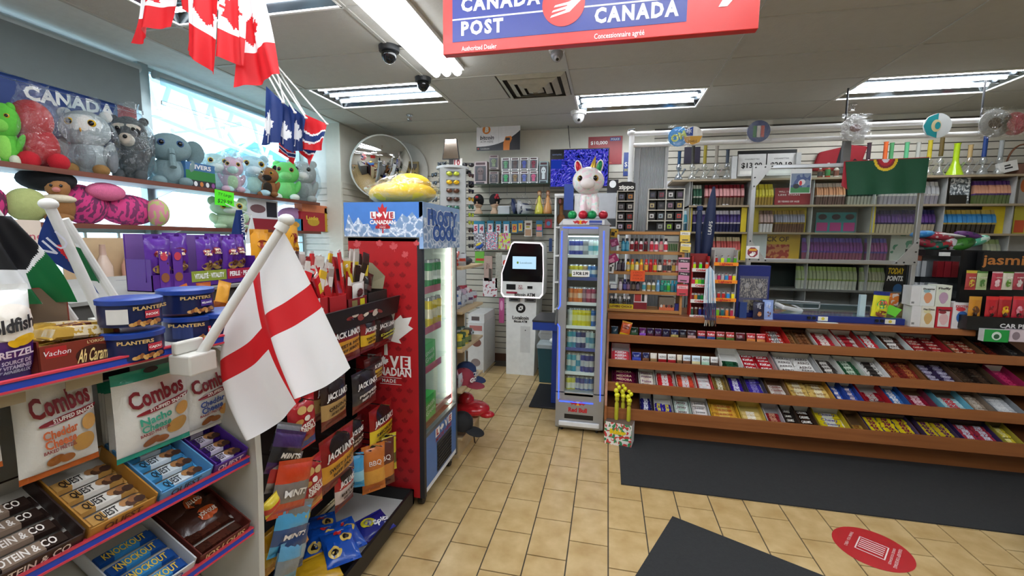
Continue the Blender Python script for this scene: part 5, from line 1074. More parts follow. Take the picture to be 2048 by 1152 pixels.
for k, (px, py) in enumerate(((884, 328), (936, 330), (930, 345), (866, 362), (862, 385), (936, 372))):
    c = PY(px, py, 4.3); c = PY(px, py, SYY+.10); put(FZ['sg#28282c'] if 'sg#28282c' in FZ else FZ['sg#2c2c30'], (c.x*.5+SX*.5 if abs(c.x-SX) > .16 else c.x, SYY+.10, c.z), (0, 0, rnd.uniform(-.4, .4)), 'black sunglasses at the back of the rack, %s' % ['upper left', 'upper right', 'second right', 'middle left', 'lower left', 'lower right'][k], 'sunglasses', 'sunglasses on the revolving rack', 'sunglasses')

# ============================================================ CIGAR SHELVES BEHIND THE COUNTER
YS = 5.18; BD = [PY(1500, y, YS).z for y in (357, 410, 464, 521, 575, 622)]
xs0, xs1 = PY(1378, 410, YS).x, PY(2047, 410, YS).x+.35
t = thing('cigar_shelving', 'grey wall shelving behind the counter packed with upright cigar packs', 'shelving', (0, 0, 0))
GS = mat('#a6a7a4', .5); EDG = wood('#8c7c64', '#a8977c', 3, 30, 30, .5, 'pale laminate')
for i, z in enumerate(BD):
    MB().box(xs0 if i else PY(1345, 352, YS).x, xs1, YS, YS+.385, z-.02, z, EDG if i < 4 else mat('#7c7d78', .4, .3)).build('shelf_board', t)
for i in range(len(BD)-1):
    for k, px in enumerate((1380, 1497, 1622, 1745, 1885, 2022)): x = PY(px, 430, YS+.03).x; MB().box(x, x+.008, YS+.02, YS+.34, BD[i+1]+.001, BD[i]-.021, GS).build('divider', t)
    MB().box(xs0, xs1, YS+.30, YS+.31, BD[i+1], BD[i]-.02, GS if i != 3 else mat('#10201a', .5)).build('back_panel', t)
MB().box(xs0, xs0+.01, YS+.02, YS+.36, 0, BD[0]-.02, GS).box(xs0, xs1, YS+.1, YS+.12, 0, BD[5]-.02, mat('#12301f', .5)).build('end_panel', t)
def pack_mesh(w, h, a, b, c):
    k = ('pk', w, h, a, b, c)
    if k in FZ: return FZ[k]
    mb = MB(); f = lambda q: foil(q, .3, .25)
    zs_ = [0, .08, .38, .45, .72, .82, 1]; cc = [b, b, c, a, a, c]; dep = [0, .0, -.012, -.02, -.012, 0, .01]
    for i in range(6):
        z0, z1, d0, d1 = zs_[i]*h, zs_[i+1]*h, dep[i], dep[i+1]
        mb.add([(-w*.42, d0, z0), (w*.42, d0, z0), (w*.42, d1, z1), (-w*.42, d1, z1), (-w*.5, .03, z0), (w*.5, .03, z0), (w*.5, .03, z1), (-w*.5, .03, z1)], [(0, 1, 2, 3), (1, 5, 6, 2), (4, 0, 3, 7)], f(cc[i]))
    mb.add([(-w*.42, .01, h), (w*.42, .01, h), (w*.5, .03, h), (-w*.5, .03, h)], [(0, 1, 2, 3)], f(c))
    o = mb.build('cigar_pack'); FZ[k] = o.data; bpy.data.objects.remove(o); return FZ[k]
PN = 0
def packs(row, pa, pb, n, a, b, c, lb, hk=.88):
    global PN
    z = BD[row+1]; h = (BD[row]-.02-z)*hk; xa, xb = PY(pa, 440, YS+.05).x, PY(pb, 440, YS+.05).x; w = (xb-xa)/n
    for i in range(n):
        put(pack_mesh(round(w*.94, 3), round(h, 3), a, b, c), (xa+w*(i+.5), YS+.06+rnd.uniform(0, .012), z), (-.06, rnd.uniform(-.02, .02), rnd.uniform(-.1, .1)+.12), '%s cigar pack, %s on cigar shelf row %s' % (lb, 'number %s from left' % ['one', 'two', 'three', 'four', 'five', 'six', 'seven', 'eight', 'nine', 'ten', 'eleven', 'twelve', 'thirteen', 'fourteen', 'fifteen', 'sixteen', 'seventeen', 'eighteen'][i], ['one', 'two', 'three', 'four', 'five'][row]), 'cigar pack', '%s cigar packs on shelf row %s' % (lb, row+1), 'cigar_pack')
        PN += 1
packs(0, 1384, 1402, 3, '#2c5c44', '#1c3c2c', '#d8dcd0', 'green and white'); packs(0, 1407, 1486, 11, '#d89c9c', '#6c5c4c', '#7c1c28', 'pink and dark red')
packs(0, 1509, 1545, 6, '#c8b830', '#9c7c34', '#e0d040', 'yellow'); packs(0, 1629, 1687, 12, '#c88c64', '#5c4440', '#e8d8cc', 'copper'); packs(0, 1692, 1752, 9, '#3c4c44', '#8c8c80', '#1c3c34', 'dark silver'); packs(0, 1756, 1874, 14, '#a8a8a8', '#8c8890', '#d8d8d4', 'white and grey')
packs(0, 1943, 2024, 11, '#d0987c', '#5c6c3c', '#5c3c80', 'violet and salmon'); packs(1, 1370, 1379, 2, '#2c8ca0', '#1c5c74', '#bcd4d8', 'teal'); packs(1, 1386, 1481, 14, '#4c3c7c', '#22244c', '#d8d4dc', 'navy and white')
packs(1, 1521, 1547, 4, '#b89c98', '#c8c4c4', '#6c4c3c', 'white and brown'); packs(1, 1551, 1611, 12, '#8c8c9c', '#5c3c2c', '#a08034', 'brown and grey'); packs(1, 1747, 1873, 17, '#5c3c80', '#a89c84', '#2c2c54', 'purple and beige'); packs(1, 1886, 1996, 11, '#3c8cc8', '#2c2418', '#c0a850', 'blue and black')
packs(2, 1408, 1485, 14, '#e06c68', '#b0b03c', '#d8c8a0', 'coral and lime'); packs(2, 1613, 1733, 18, '#7c3c8c', '#8c4464', '#6c58b8', 'violet'); packs(2, 1741, 1782, 6, '#8c3c84', '#7c3c6c', '#5c54b0', 'magenta violet'); packs(3, 1606, 1727, 16, '#a8b48c', '#c4c8b8', '#98b060', 'pale green'); packs(3, 1735, 1783, 7, '#b0b494', '#ccd0c0', '#9cb468', 'light lime'); packs(2, 1982, 2012, 4, '#b4bca0', '#ccd0c4', '#98ac70', 'faint green')
def panel(row, pa, pb, col, lb, draw=None, y=.28, k0=.0, k1=1.0):
    z0, z1 = BD[row+1], BD[row]-.021; xa, xb = PY(pa, 440, YS+y).x, PY(pb, 440, YS+y).x
    mb = MB().box(-(xb-xa)/2, (xb-xa)/2, 0, .006, 0, (z1-z0)*(k1-k0), mat(col, .4) if isinstance(col, str) else col)
    if draw: draw(mb, xb-xa, (z1-z0)*(k1-k0))
    tag(mb.build('backing_card', loc=((xa+xb)/2, YS+y, z0+(z1-z0)*k0)), lb, 'card')
YE = '#d8c024'
panel(1, 1376, 1384, YE, 'thin yellow upright card beside the teal packs', y=.04); panel(1, 1482, 1493, YE, 'yellow upright card right of the navy packs', y=.04); panel(1, 1494, 1612, YE, 'wide yellow backing card behind the brown packs', y=.12); panel(1, 1742, 1750, YE, 'yellow strip left of the purple packs', y=.04)
panel(1, 1962, 2018, YE, 'yellow backing card at the right of the blue packs', y=.1); panel(2, 1486, 1497, YE, 'yellow strip right of the coral packs', y=.04); panel(2, 1500, 1604, '#d0a828', 'yellow poster with a red picture on the third row', lambda mb, w, h: (mb.patch(-w*.2, w*.3, h*.02, h*.62, -.001, pr('#a83428', '#d08450', None, 20, 20, .5), None, 1, 1), mb.text('PACK OF', -w*.02, h*.82, h*.18, -.001, mat('#5c3c14'), fit=w*.6, bold=.03)), y=.1)
panel(2, 1503, 1537, '#c8cccc', 'blank white sheet on the third cigar row', y=.05); panel(0, 1546, 1617, '#8c2430', 'dark red age notice on the first cigar row', lambda mb, w, h: (mb.text('WILL I GOT AT', -w*.1, h*.78, h*.1, -.001, WHITE, fit=w*.6), mb.text('LESS THAN', -w*.1, h*.6, h*.1, -.001, WHITE, fit=w*.6), mb.text('25 YEARS OF AGE', -w*.1, h*.22, h*.1, -.001, WHITE, fit=w*.6)), y=.08, k1=.72)
panel(1, 1632, 1712, '#2c7c80', 'teal and magenta pack tray on the second cigar row', lambda mb, w, h: [mb.patch(-w*.48+k*w*.34, -w*.48+k*w*.34+w*.28, h*.08, h*.5, -.001, mat('#9c2c70'), None, 1, 1).blob(-w*.34+k*w*.34, h*.78, w*.11, h*.14, -.001, mat('#3c2c38')) for k in range(3)], y=.1, k1=.8)
panel(3, 1783, 1822, '#101216', 'black advertising card with yellow and white words', lambda mb, w, h: (mb.text('TODAY', 0, h*.78, h*.22, -.001, mat('#e0c020'), fit=w*.85, bold=.04, slant=.15), mb.text('POINTS.', 0, h*.5, h*.18, -.001, WHITE, fit=w*.85, bold=.04, slant=.15), mb.blob(w*.2, h*.1, w*.25, h*.2, -.001, mat('#2c5c8c'))), y=.04)
panel(2, 1786, 1830, pr('#c0c8c0', '#3c8c6c', None, 12, 12, .6), 'white and green card right of the violet packs', y=.1); panel(0, 2030, 2048, '#a8a8a4', 'grey card with orange disc at the right frame edge', lambda mb, w, h: mb.blob(0, h*.7, w*.4, h*.25, -.001, mat('#c86c34')), y=.1); panel(1, 2027, 2052, '#c0b83c', 'yellow and orange card at the right frame edge', lambda mb, w, h: mb.patch(-w*.4, w*.4, h*.05, h*.5, -.001, mat('#c8542c'), None, 1, 1), y=.1)
panel(0, 1893, 1932, pr('#8c9498', '#d8dcdc', '#4c5458', 40, 40, .5), 'crumpled grey bag of papers on the first cigar row', y=.06); panel(0, 1893, 1928, '#1c1a14', 'black and gold box under the crumpled grey bag', y=.03, k1=.35)
sign('white notice sheet left of the cigar shelves', (1330, 362, 1384, 414), YW, '#dfe0e2', None, 'notice', 'notice')
# things on top of the cigar shelving: glass water pipes
def pipe(px, ytop, c, c2, lb, kind=0, r=.018):
    z0 = BD[0]; h = PY(px, ytop, YS+.1).z-z0; x = PY(px, 350, YS+.1).x
    o = thing('water_pipe', lb, 'water pipe', (x, YS+.1, z0)); G = clear(c2, .12, .6, .05, milky=.12)
    if kind == 1: MB().lathe([(0, 0), (.075, 0), (.07, .01), (.03, h*.4), (.024, h*.5), (.024, h*.97), (.03, h)], 16, (0, 0, 0), clear(c, .15, .5, .06, milky=.0) if False else mat(c, .12, 0, .2)).build('flask', o, smooth=True)
    else:
        MB().lathe([(0, 0), (.04, 0), (.045, .02), (.03, .06), (.012, .085), (.012, .11), (.028, .13), (.03, .15), (r, .18)], 14, (0, 0, 0), G).build('glass_base', o, smooth=True)
        MB().lathe([(r, h*.45), (r, h*.97), (r*1.2, h), (r*.9, h)], 14, (0, 0, 0), mat(c, .25)).build('neck', o, smooth='auto')
    MB().cyl((.03, -.005, .06), (.065, -.02, .13), .006, .012, 8, G).build('bowl', o)
for px, yt, c, c2, lb, kd in ((1357, 303, '#1c3c5c', '#8ca4b8', 'water pipe with dark blue neck at the left end', 0), (1384, 290, '#2c2a24', '#c8c8c0', 'water pipe with black tube neck', 0), (1408, 288, '#8c7c20', '#d8d8cc', 'water pipe with yellow and black neck', 0), (1431, 292, '#8c8478', '#e0e0dc', 'water pipe with brown glass flask', 0), (1453, 300, '#3c4450', '#d4d4cc', 'water pipe with grey-blue neck beside the price board', 0),
   (1733, 286, '#3c2c34', '#c0b8b8', 'dark plum tube pipe right of the red hat', 0), (1766, 284, '#c85c2c', '#e0d0c4', 'orange patterned tube pipe', 0), (1778, 286, '#4c8c5c', '#c8dccc', 'green spiral tube pipe', 0), (1808, 285, '#58a878', '#dce8e4', 'thin green and blue tube pipe', 0), (1831, 285, '#a8a8a0', '#e4e4e0', 'clear thin tube pipe', 0), (1854, 281, '#b8a82c', '#dcd8b8', 'yellow and grey tube pipe behind the green flag', 0),
   (1877, 262, '#5c4c24', '#d0d0c8', 'tall pipe with brown and yellow neck', 0), (1908, 287, '#a8c820', '#c4dc40', 'lime green conical flask pipe', 1), (1935, 290, '#b89c6c', '#e0dcd4', 'thin clear pipe with tan neck', 0), (1963, 268, '#1c3c7c', '#d8dcdc', 'tall pipe with dark blue and green neck', 0), (1996, 281, '#9ca0a0', '#e0e2e0', 'clear pipe with black rim', 0)):
    pipe(px, yt, c, c2, lb, kd)
def d3(mb, w, h):
    mb.patch(-w*.49, w*.49, 0, h*.9, -.0008, mat('#dcdcda'), None, 1, 1).patch(-.006, .006, 0, h, -.0012, BLACK, None, 1, 1).patch(-w*.5, w*.5, h*.86, h, -.001, BLACK, None, 1, 1)
    for s, tx in ((-1, '$13.00'), (1, '$20.19')): mb.text(tx, s*w*.25, h*.42, h*.2, -.0018, BLACK, fit=w*.36, bold=.03).text('CIGARETTES', s*w*.25, h*.66, h*.05, -.0018, BLACK, fit=w*.25).patch(s*w*.25-w*.2, s*w*.25+w*.2, h*.08, h*.2, -.0018, WHITE, None, 1, 1)
sign('black framed price board showing 13.00 above the cigar shelves', (1473, 301, 1590, 352), 5.3, '#17181a', d3, 'price board', 'price_board', .02)
carton('narrow white box at the left of the price board', 'box', (PY(1468, 350, 5.25).x, 5.25, BD[0]), 0, .05, .25, .1, '#d0d2d2', name='box'); carton('narrow grey box at the right of the price board', 'box', (PY(1595, 350, 5.25).x, 5.25, BD[0]), 0, .045, .27, .1, '#b4b6b4', name='box')
o = thing('bucket_hat', 'red and black cloth hat hanging above the cigar shelves', 'hat', (PY(1680, 320, 5.5).x, YW-.04, PY(1680, 318, 5.5).z))
MB().poly([(-.26, -.12), (.20, -.12), (.26, .13), (.1, .15), (-.2, .08)], -.03, .03, mat('#8c1420', .8)).build('crown', o, bevel=.02); MB().poly([(-.05, -.12), (.08, -.12), (.06, .14), (.0, .13)], -.034, -.031, mat('#151417', .8)).poly([(.12, -.12), (.2, -.12), (.19, -.04), (.14, 0), (.1, -.04)], -.034, -.031, mat('#151417', .8)).build('emblem', o)
for k, (px, c, c2, lb) in enumerate(((1655, '#b03c2c', '#3c7c44', 'small red and green bottle'), (1672, '#c8c0b4', '#7c4c3c', 'small white-capped bottle'), (1640, '#8c4c3c', '#3c3c38', 'squat brown bottle'))):
    put(bottle(.15-.02*k, .025, c, '#e4e4e0', c2), (PY(px, 350, YS+.05).x, YS+.05, BD[0]), (0, 0, 0), lb+' on top of the cigar shelves', 'bottle', None, 'small_bottle')
o = carton('black and white small carton tilted at the right end above the shelves', 'carton', (PY(2022, 340, YS+.05).x, YS+.06, BD[0]+.03), 0, .14, .1, .05, '#d8d8d4', patches=((-.25, .2, .3, .45, '#2c2c2c'), (-.25, .1, .55, .7, '#2c2c2c')), rot=(0, -.25, 0))
o = thing('wicker_handle_basket', 'wicker handled basket at the right end above the shelves', 'basket', (PY(2040, 345, YS+.15).x, YS+.15, BD[0])); MB().lathe([(0, 0), (.1, 0), (.13, .1), (.12, .1), (.09, .01)], 18, (0, 0, 0), mat('#5c3c2c', .8)).build('basket_body', o, smooth='auto')
MB().tube([(-.12*math.cos(a), 0, .1+.2*math.sin(a)) for a in [PI*i/12 for i in range(13)]], .008, 6, mat('#7c5038', .7)).build('handle', o)
sign('small dark figurine picture above the shelves at the left', (1368, 294, 1400, 327), YW, '#2a2438', None, 'picture', 'picture')
# ============================================================ ON THE COUNTER
CT = 1.0
# --- wooden rack of small bottles
YR = 3.90; t = thing('bottle_rack', 'light oak rack of small bottles standing at the left end of the counter', 'rack', (0, 0, 0))
xa, xb = PY(1214, 550, YR).x, PY(1378, 550, YR).x; BR = [PY(1290, y, YR).z for y in (463, 503, 544, 583, 628)]; BR[4] = CT+.03; xm = PY(1362, 550, YR).x
MB().box(xa, xa+.02, YR, YR+.22, CT, BR[0], WL).build('side_board', t, bevel=.002); MB().box(xm, xm+.02, YR, YR+.22, CT, BR[0], WL).build('side_board', t, bevel=.002)
for i, z in enumerate(BR): MB().box(xa+(.02 if i else 0), xm+(.0 if i else .05), YR, YR+.22, z-.025, z, WL).build('shelf_board', t, bevel=.002)
def cx8(c): return 1200+c*.1736
def shots(row, items, h, yoff=.03):
    for i, (c, body, cp, lab, lb) in enumerate(items):
        put(bottle(h, .0165, body, cp, lab, .55), (PY(cx8(c), 540, YR+.05).x, YR+.05, BR[row+1]), (0, 0, 0), '%s on the oak rack, %s shelf' % (lb, ['top', 'second', 'third', 'bottom'][row]), 'bottle', 'small bottles in the oak rack', 'small_bottle')
shots(0, [(255, '#3ca0c8', '#2c3c4c', '#70c0dc', 'leftmost pale blue shot bottle'), (300, '#2c90b8', '#1c1c20', '#58b0d0', 'second pale blue shot bottle'), (355, '#e8e4e4', '#141416', '#8c1c28', 'first white and wine shot bottle with black cap'), (406, '#b02838', '#141416', '#5c1420', 'dark red shot bottle with black cap'), (460, '#e4e0e0', '#141416', '#8c2030', 'second white and wine shot bottle'), (515, '#7c1c28', '#141416', '#3c2024', 'darkest maroon shot bottle'),
  (582, '#e8a0a8', '#1c1418', '#c8283c', 'first pink and red shot bottle'), (636, '#e8dcdc', '#241820', '#d84860', 'white and pink shot bottle'), (690, '#d86878', '#1c1418', '#c8a898', 'rose shot bottle'), (744, '#ece4e4', '#2c1820', '#d03850', 'rightmost white and rose shot bottle')], .112)
shots(1, [(215, '#4c4450', '#2c2430', '#6c6470', 'dull violet bottle at the left'), (262, '#241c2c', '#141018', '#3c3044', 'nearly black tall bottle'), (320, '#e8b020', '#1c1814', '#c8c0a0', 'first yellow bottle with dark cap'), (370, '#e88c30', '#d84830', '#e8d040', 'orange and yellow bottle with red cap'), (422, '#e8c030', '#1c1814', '#e8e4c0', 'second yellow bottle'), (472, '#f0cc20', '#e8a020', '#e87830', 'bright yellow bottle with yellow cap'),
  (530, '#d83830', '#d82c2c', '#e8c050', 'first bright red bottle'), (582, '#d02c2c', '#c82828', '#b02020', 'second bright red bottle'), (632, '#d83028', '#c82828', '#d8c840', 'third bright red bottle'), (686, '#5c3c2c', '#1c1814', '#e8e0d0', 'brown bottle with white label'), (744, '#c85c50', '#a83438', '#4c4c50', 'coral and grey bottle'), (796, '#d8b0a0', '#b05048', '#3c3838', 'peach and black bottle'), (850, '#8c6450', '#3c2c28', '#c8a040', 'brown and gold bottle'), (890, '#b0545c', '#8c3c44', '#d8c8c8', 'dusty red bottle at the right')], .108)
shots(2, [(240, '#c8b8c8', '#5c4c5c', '#e0dce0', 'pale lilac bottle'), (292, '#34305c', '#2c2c70', '#5c58a0', 'indigo bottle'), (332, '#4c3c5c', '#1c1c24', '#8c6c8c', 'plum bottle'), (392, '#2c2430', '#3c3440', '#6c5c50', 'first blackish bottle'), (442, '#30283c', '#3c3848', '#6c6070', 'second blackish bottle'), (515, '#d8dcdc', '#505860', '#4c9cac', 'first white bottle with blue band'), (570, '#dcdcd8', '#485058', '#b09048', 'white bottle with gold band'), (624, '#d8d8d4', '#485058', '#8c8c48', 'white bottle with olive band'), (676, '#8cb8dc', '#5c98c8', '#6ca4d0', 'sky blue bottle'),
  (724, '#2c6c6c', '#3ca890', '#2c8c7c', 'dark teal bottle'), (760, '#30a888', '#2c9878', '#2c6c60', 'sea green bottle'), (798, '#48b898', '#2c9070', '#4cb030', 'light green bottle'), (844, '#2c90b0', '#38a0c0', '#5c7c8c', 'cyan bottle'), (890, '#2c98b8', '#3cb0d0', '#2c7c9c', 'rightmost cyan bottle')], .098)
shots(3, [(145, '#17171a', '#f0f0f0', '#2c2c30', 'first black spray bottle with white nozzle'), (190, '#1a1a1e', '#e8e8e8', '#3c3c40', 'second black spray bottle with white nozzle'), (242, '#8c8c90', '#d8d8dc', '#5c5c60', 'grey spray bottle with pale nozzle'), (294, '#1a1a1e', '#ffffff', '#4c3c30', 'tallest black spray bottle with white nozzle'), (344, '#1c1c20', '#ececec', '#3c3c40', 'fifth black spray bottle with white nozzle')], .105)
def onrack(lb, c0, c1, ya, yb, body, draw=None, cat='box', name='small_box', dy=.02, row=None, th=.03):
    cx, z, w, h = rY(cx8(c0), 440+ya*.1736, cx8(c1), 440+yb*.1736, YR+dy); z = z if row is None else BR[row+1]
    mb = MB().box(-w/2, w/2, 0, th, 0, h, mat(body, .4) if isinstance(body, str) else body)
    if draw: draw(mb, w, h)
    return tag(mb.build(name, loc=(cx, YR+dy, z)), lb, cat)
onrack('yellow box of black lettering under the spray bottles', 105, 380, 995, 1045, '#d8bc20', lambda mb, w, h: mb.text('LOVERS CHOICE', 0, h*.5, h*.5, -.001, mat('#5c2c14'), fit=w*.9, bold=.04), row=3, dy=.01, th=.02)
onrack('maroon and white open box of red packs on the bottom rack shelf', 388, 540, 850, 1035, '#7c1424', lambda mb, w, h: (mb.patch(-w*.5, w*.5, h*.42, h*.98, -.001, mat('#d8d4d4'), None, 1, 1), mb.patch(-w*.45, w*.05, h*.48, h, -.002, mat('#a83030'), None, 1, 1), mb.patch(w*.1, w*.3, h*.5, h, -.002, mat('#1c1c20'), None, 1, 1)), row=3, th=.12)
onrack('kraft box of small corks on the bottom rack shelf', 680, 855, 900, 1050, '#6c6458', lambda mb, w, h: (mb.patch(-w*.5, w*.5, 0, h*.25, -.001, mat('#c8643c'), None, 1, 1), [mb.blob(-w*.35+k*w*.17, h*.32, w*.07, h*.12, -.002, mat(['#d8d0c8', '#c87c54', '#4c2420', '#8c3c34', '#3c1c1c'][k])) for k in range(5)]), row=3, th=.1)
onrack('small dark blue box at the right of the bottom rack shelf', 862, 905, 970, 1050, '#24246c', row=3); onrack('box with green tubes on the top rack shelf', 772, 905, 190, 290, '#b0b49c', lambda mb, w, h: [mb.patch(-w*.45+k*w*.15, -w*.45+k*w*.15+w*.1, h*.1, h*.9, -.001, mat('#1c6c2c'), None, 1, 1) for k in range(6)], row=0, dy=.1, th=.06)
onrack('white and navy box on the third rack shelf', 118, 195, 715, 785, '#28386c', lambda mb, w, h: mb.patch(-w*.45, w*.45, h*.3, h*.95, -.001, mat('#dce0e4'), None, 1, 1), row=2); onrack('light grey packaged card at the left of the third shelf', 225, 330, 612, 700, '#8c9498', None, row=2, dy=.12)
onrack('orange handwritten price note taped on the oak rack', 350, 516, 582, 706, '#f05c28', lambda mb, w, h: (mb.text('2 EACH', 0, h*.8, h*.12, -.001, mat('#c02820'), fit=w*.7, slant=.2), mb.text('ENERGY', 0, h*.55, h*.16, -.001, mat('#a82018'), fit=w*.6, slant=.2), mb.text('5 FOR 20', 0, h*.25, h*.15, -.001, mat('#a82018'), fit=w*.7, slant=.2)), 'price note', 'price_note', dy=-.003, th=.002)
for (c0, c1, ya, yb, c, c2, lb, an) in ((100, 212, 92, 208, '#c8a030', '#2c2418', 'gold and black packet', .15), (118, 240, 205, 312, '#8c2c5c', '#c87ca4', 'plum packet', -.3), (92, 245, 384, 500, '#b02c6c', '#e08cac', 'magenta packet', -.5), (85, 172, 480, 622, '#e0ddd8', '#4c4844', 'white tag with a black drawing', .08)):
    o = onrack(lb+' hanging at the left side of the oak rack', c0+15, c1-15, ya+10, yb-10, c, lambda mb, w, h, c2=c2: (mb.patch(-w*.4, w*.1, h*.15, h*.6, -.001, mat(c2), None, 1, 1), mb.blob(w*.2, h*.7, w*.15, h*.1, -.0014, mat(c2))), 'packet', 'hanging_packet', dy=-.025, th=.008); o.rotation_euler = (0, an, 0)
for k, (c0, c1, ya, yb, c, c2) in enumerate(((925, 1040, 122, 250, '#d8b83c', '#e8e4d8'), (925, 1042, 262, 372, '#d8bc48', '#e4e0d0'), (905, 1035, 432, 580, '#d090a8', '#2c2024'), (898, 1026, 584, 720, '#c87ca0', '#2c2024'), (888, 1015, 742, 872, '#c83c48', '#e8b0b0'))):
    o = onrack('%s mint packet, %s in the hanging column right of the oak rack' % (['yellow', 'yellow', 'pink and black', 'lilac and black', 'red'][k], ['top', 'second', 'third', 'fourth', 'lowest'][k]), c0, c1, ya, yb, c, lambda mb, w, h, c2=c2: (mb.patch(-w*.5, w*.5, h*.6, h*.88, -.001, mat(c2), None, 1, 1), mb.text('Mint', 0, h*.73, h*.15, -.002, mat('#1c1c1c' if c2[1] == 'e' else '#f0e8e8'), fit=w*.6), mb.patch(-w*.3, w*.3, h*.1, h*.2, -.001, mat('#3c3430'), None, 1, 1)), 'packet', 'hanging_packet', dy=-.03, th=.02); o.rotation_euler = (-.1, .06*(k % 2), 0)
# --- lighter cases
def lighter_case(px, nc, label, header):
    cx, z, w, h = rY(*px, YR+.04); z = BR[0]
    t = thing('lighter_case', label, 'display case', (cx, YR+.04, z)); F = mat('#c4c2b8', .4)
    for x in ([-w/2, w/2-.008] if nc == 2 else [-w/2, -.004, w/2-.008]): MB().box(x, x+.008, 0, .1, 0, h, F).build('upright', t)
    for k in range(5): MB().box(-w/2+.001, w/2-.001, .002, .1, k*(h-.008)/4, k*(h-.008)/4+.008, F).build('shelf', t)
    MB().box(-w/2, w/2, .1, .105, 0, h, mat('#2c2c2e')).build('back', t); MB().box(-w/2-.005, w/2+.005, -.01, .11, -.0, .012, mat('#3a3a38', .5)).build('base', t)
    if header: m_ = MB().poly([(-w/2, 0), (w/2, 0), (w/2, .06), (w*.25, .075), (-w*.25, .075), (-w/2, .06)], 0, .01, BLACK); m_.text('zippo', 0, .03, .034, -.001, WHITE, fit=w*.85, bold=.05); m_.build('header', t, loc=(0, 0, h))
    cl = ['#8890a8', '#c88c50', '#8c8c90', '#c8c4b8', '#d8d8d8', '#a84038', '#c8c0d8', '#c85c50', '#5c6070', '#8c4c58', '#e0e0e0', '#705c78', '#c8b88c', '#55585c', '#a88498', '#c8a860', '#e4e4e4', '#a8bcc8', '#c0bca8', '#c8504c', '#303030', '#9ca0a0', '#9cc83c', '#d0d0d0']
    for r in range(4):
        for c in range(nc):
            if nc == 4 and r == 3 and c == 0: continue
            x = -w/2+(c+.5)*w/nc; zz_ = (3-r)*(h-.008)/4+.009; bw = w/nc*.80; bh = h/4*.72
            mb = MB().box(-bw/2, bw/2, 0, .04, 0, bh, mat('#1b1b1d', .4)); mb.patch(-bw*.28, bw*.28, bh*.28, bh*.8, -.001, mat(cl[(r*nc+c+(8 if nc == 4 else 0)) % 24], .25, .3), None, 1, 1).patch(-bw*.16, bw*.12, bh*.4, bh*.65, -.0018, mat('#4a4448'), None, 1, 1)
            o = mb.build('lighter_box', loc=(cx+x, YR+.05, z+zz_)); tag(o, 'black boxed metal lighter in the %s case, row %s, %s' % ('narrow' if nc == 2 else 'wide', ['one', 'two', 'three', 'four'][r], ['leftmost', 'second', 'third', 'rightmost'][c if nc == 4 else c*3]), 'lighter', 'boxed metal lighters')
lighter_case((1233, 376, 1269, 458), 2, 'narrow lighter display case with a black arched header on the oak rack', True); lighter_case((1295, 371, 1368, 458), 4, 'wide lighter display case without header on the oak rack', False)
# --- corrugated gate behind and the white pipe frame
gx_, gz_, gw_, gh_ = rY(1266, 290, 1331, 470, 4.62); t = thing('folding_gate', 'grey corrugated folding panel behind the lighter cases', 'panel', (gx_, 4.62, CT-.05)); gt = gz_+gh_-CT+.05
n = 17; sec = [(-gw_*.33+gw_*.76*i/(2*n), (.0 if i % 2 else .016)) for i in range(2*n+1)]
mb = MB(); vs = [(x, y, 0) for x, y in sec]+[(x, y, gt) for x, y in sec]; m_ = len(sec); mb.add(vs, [(i, i+1, m_+i+1, m_+i) for i in range(m_-1)], mat('#d0d3d4', .5)).build('corrugated_sheet', t)
MB().box(-gw_/2, -gw_*.34, -.005, .04, 0, gt, mat('#a2a6a9', .5)).box(gw_*.43, gw_/2+.01, -.005, .04, 0, gt, mat('#b0b2b2', .4, .3)).build('frame_post', t)
t = thing('pipe_frame', 'white two-rail pipe frame over the counter running to the right edge', 'frame', (0, 0, 0)); YP_ = 4.6
pa, pb = PY(1265, 268, YP_), PY(1265, 291, YP_); xe = 4.6
for p in (pa, pb): MB().cyl((p.x, YP_, p.z), (xe, YP_, p.z-.0), .021, None, 12, PLAQ).build('rail', t, smooth='auto')
MB().cyl((pa.x-.005, YP_, pa.z+.0), (pa.x+.0, YP_, CT-.05), .026, None, 12, PLAQ).build('post', t, smooth='auto'); MB().ell((pa.x-.01, YP_, pa.z+.01), (.042, .04, .035), PLAQ, 14, 8).build('elbow', t, smooth=True); MB().cyl((pa.x-.04, YP_-.02, pa.z+.03), (pa.x+.02, YP_-.02, pa.z+.036), .012, None, 8, BLACK).build('clamp', t)
for px in (1690, 1960): x = PY(px, 250, YP_).x; MB().cyl((x, YP_, pa.z), (x, YP_, 3.0), .008, None, 6, DARK).build('hanger', t)
x = PY(1697, 300, YP_).x; MB().box(x-.03, x+.03, YP_+.02, YP_+.06, 2.26, pb.z, mat('#8c8e90', .4, .4)).build('hanger_plate', t)
def badge(px, py, r, c, lb, draw, bagd=True):
    p = PY(px, py, YP_-.05); rr = r/FPX*YP_*1.03; o = thing('badge', lb, 'badge', (p.x, YP_-.045, p.z))
    mb = MB().cyl((0, .008, 0), (0, 0, 0), rr, None, 28, mat(c, .35)); draw(mb, rr); mb.build('disc', o)
    if bagd: MB().add([(-rr*1.15, -.012, -rr*1.1), (rr*1.15, -.010, -rr*1.05), (rr*1.1, -.014, rr*1.1), (-rr*1.05, -.012, rr*1.15)], [(0, 1, 2, 3)], clear('#ffffff', .1, .7, .05, .8, 20)).build('plastic_sleeve', o)
badge(1357, 273, 17, '#2c90d0', 'round light blue badge in plastic on the pipe frame', lambda m_, r: m_.text('OM', 0, 0, r*.7, -.002, mat('#c8d84c'), bold=.04, rot=.4))
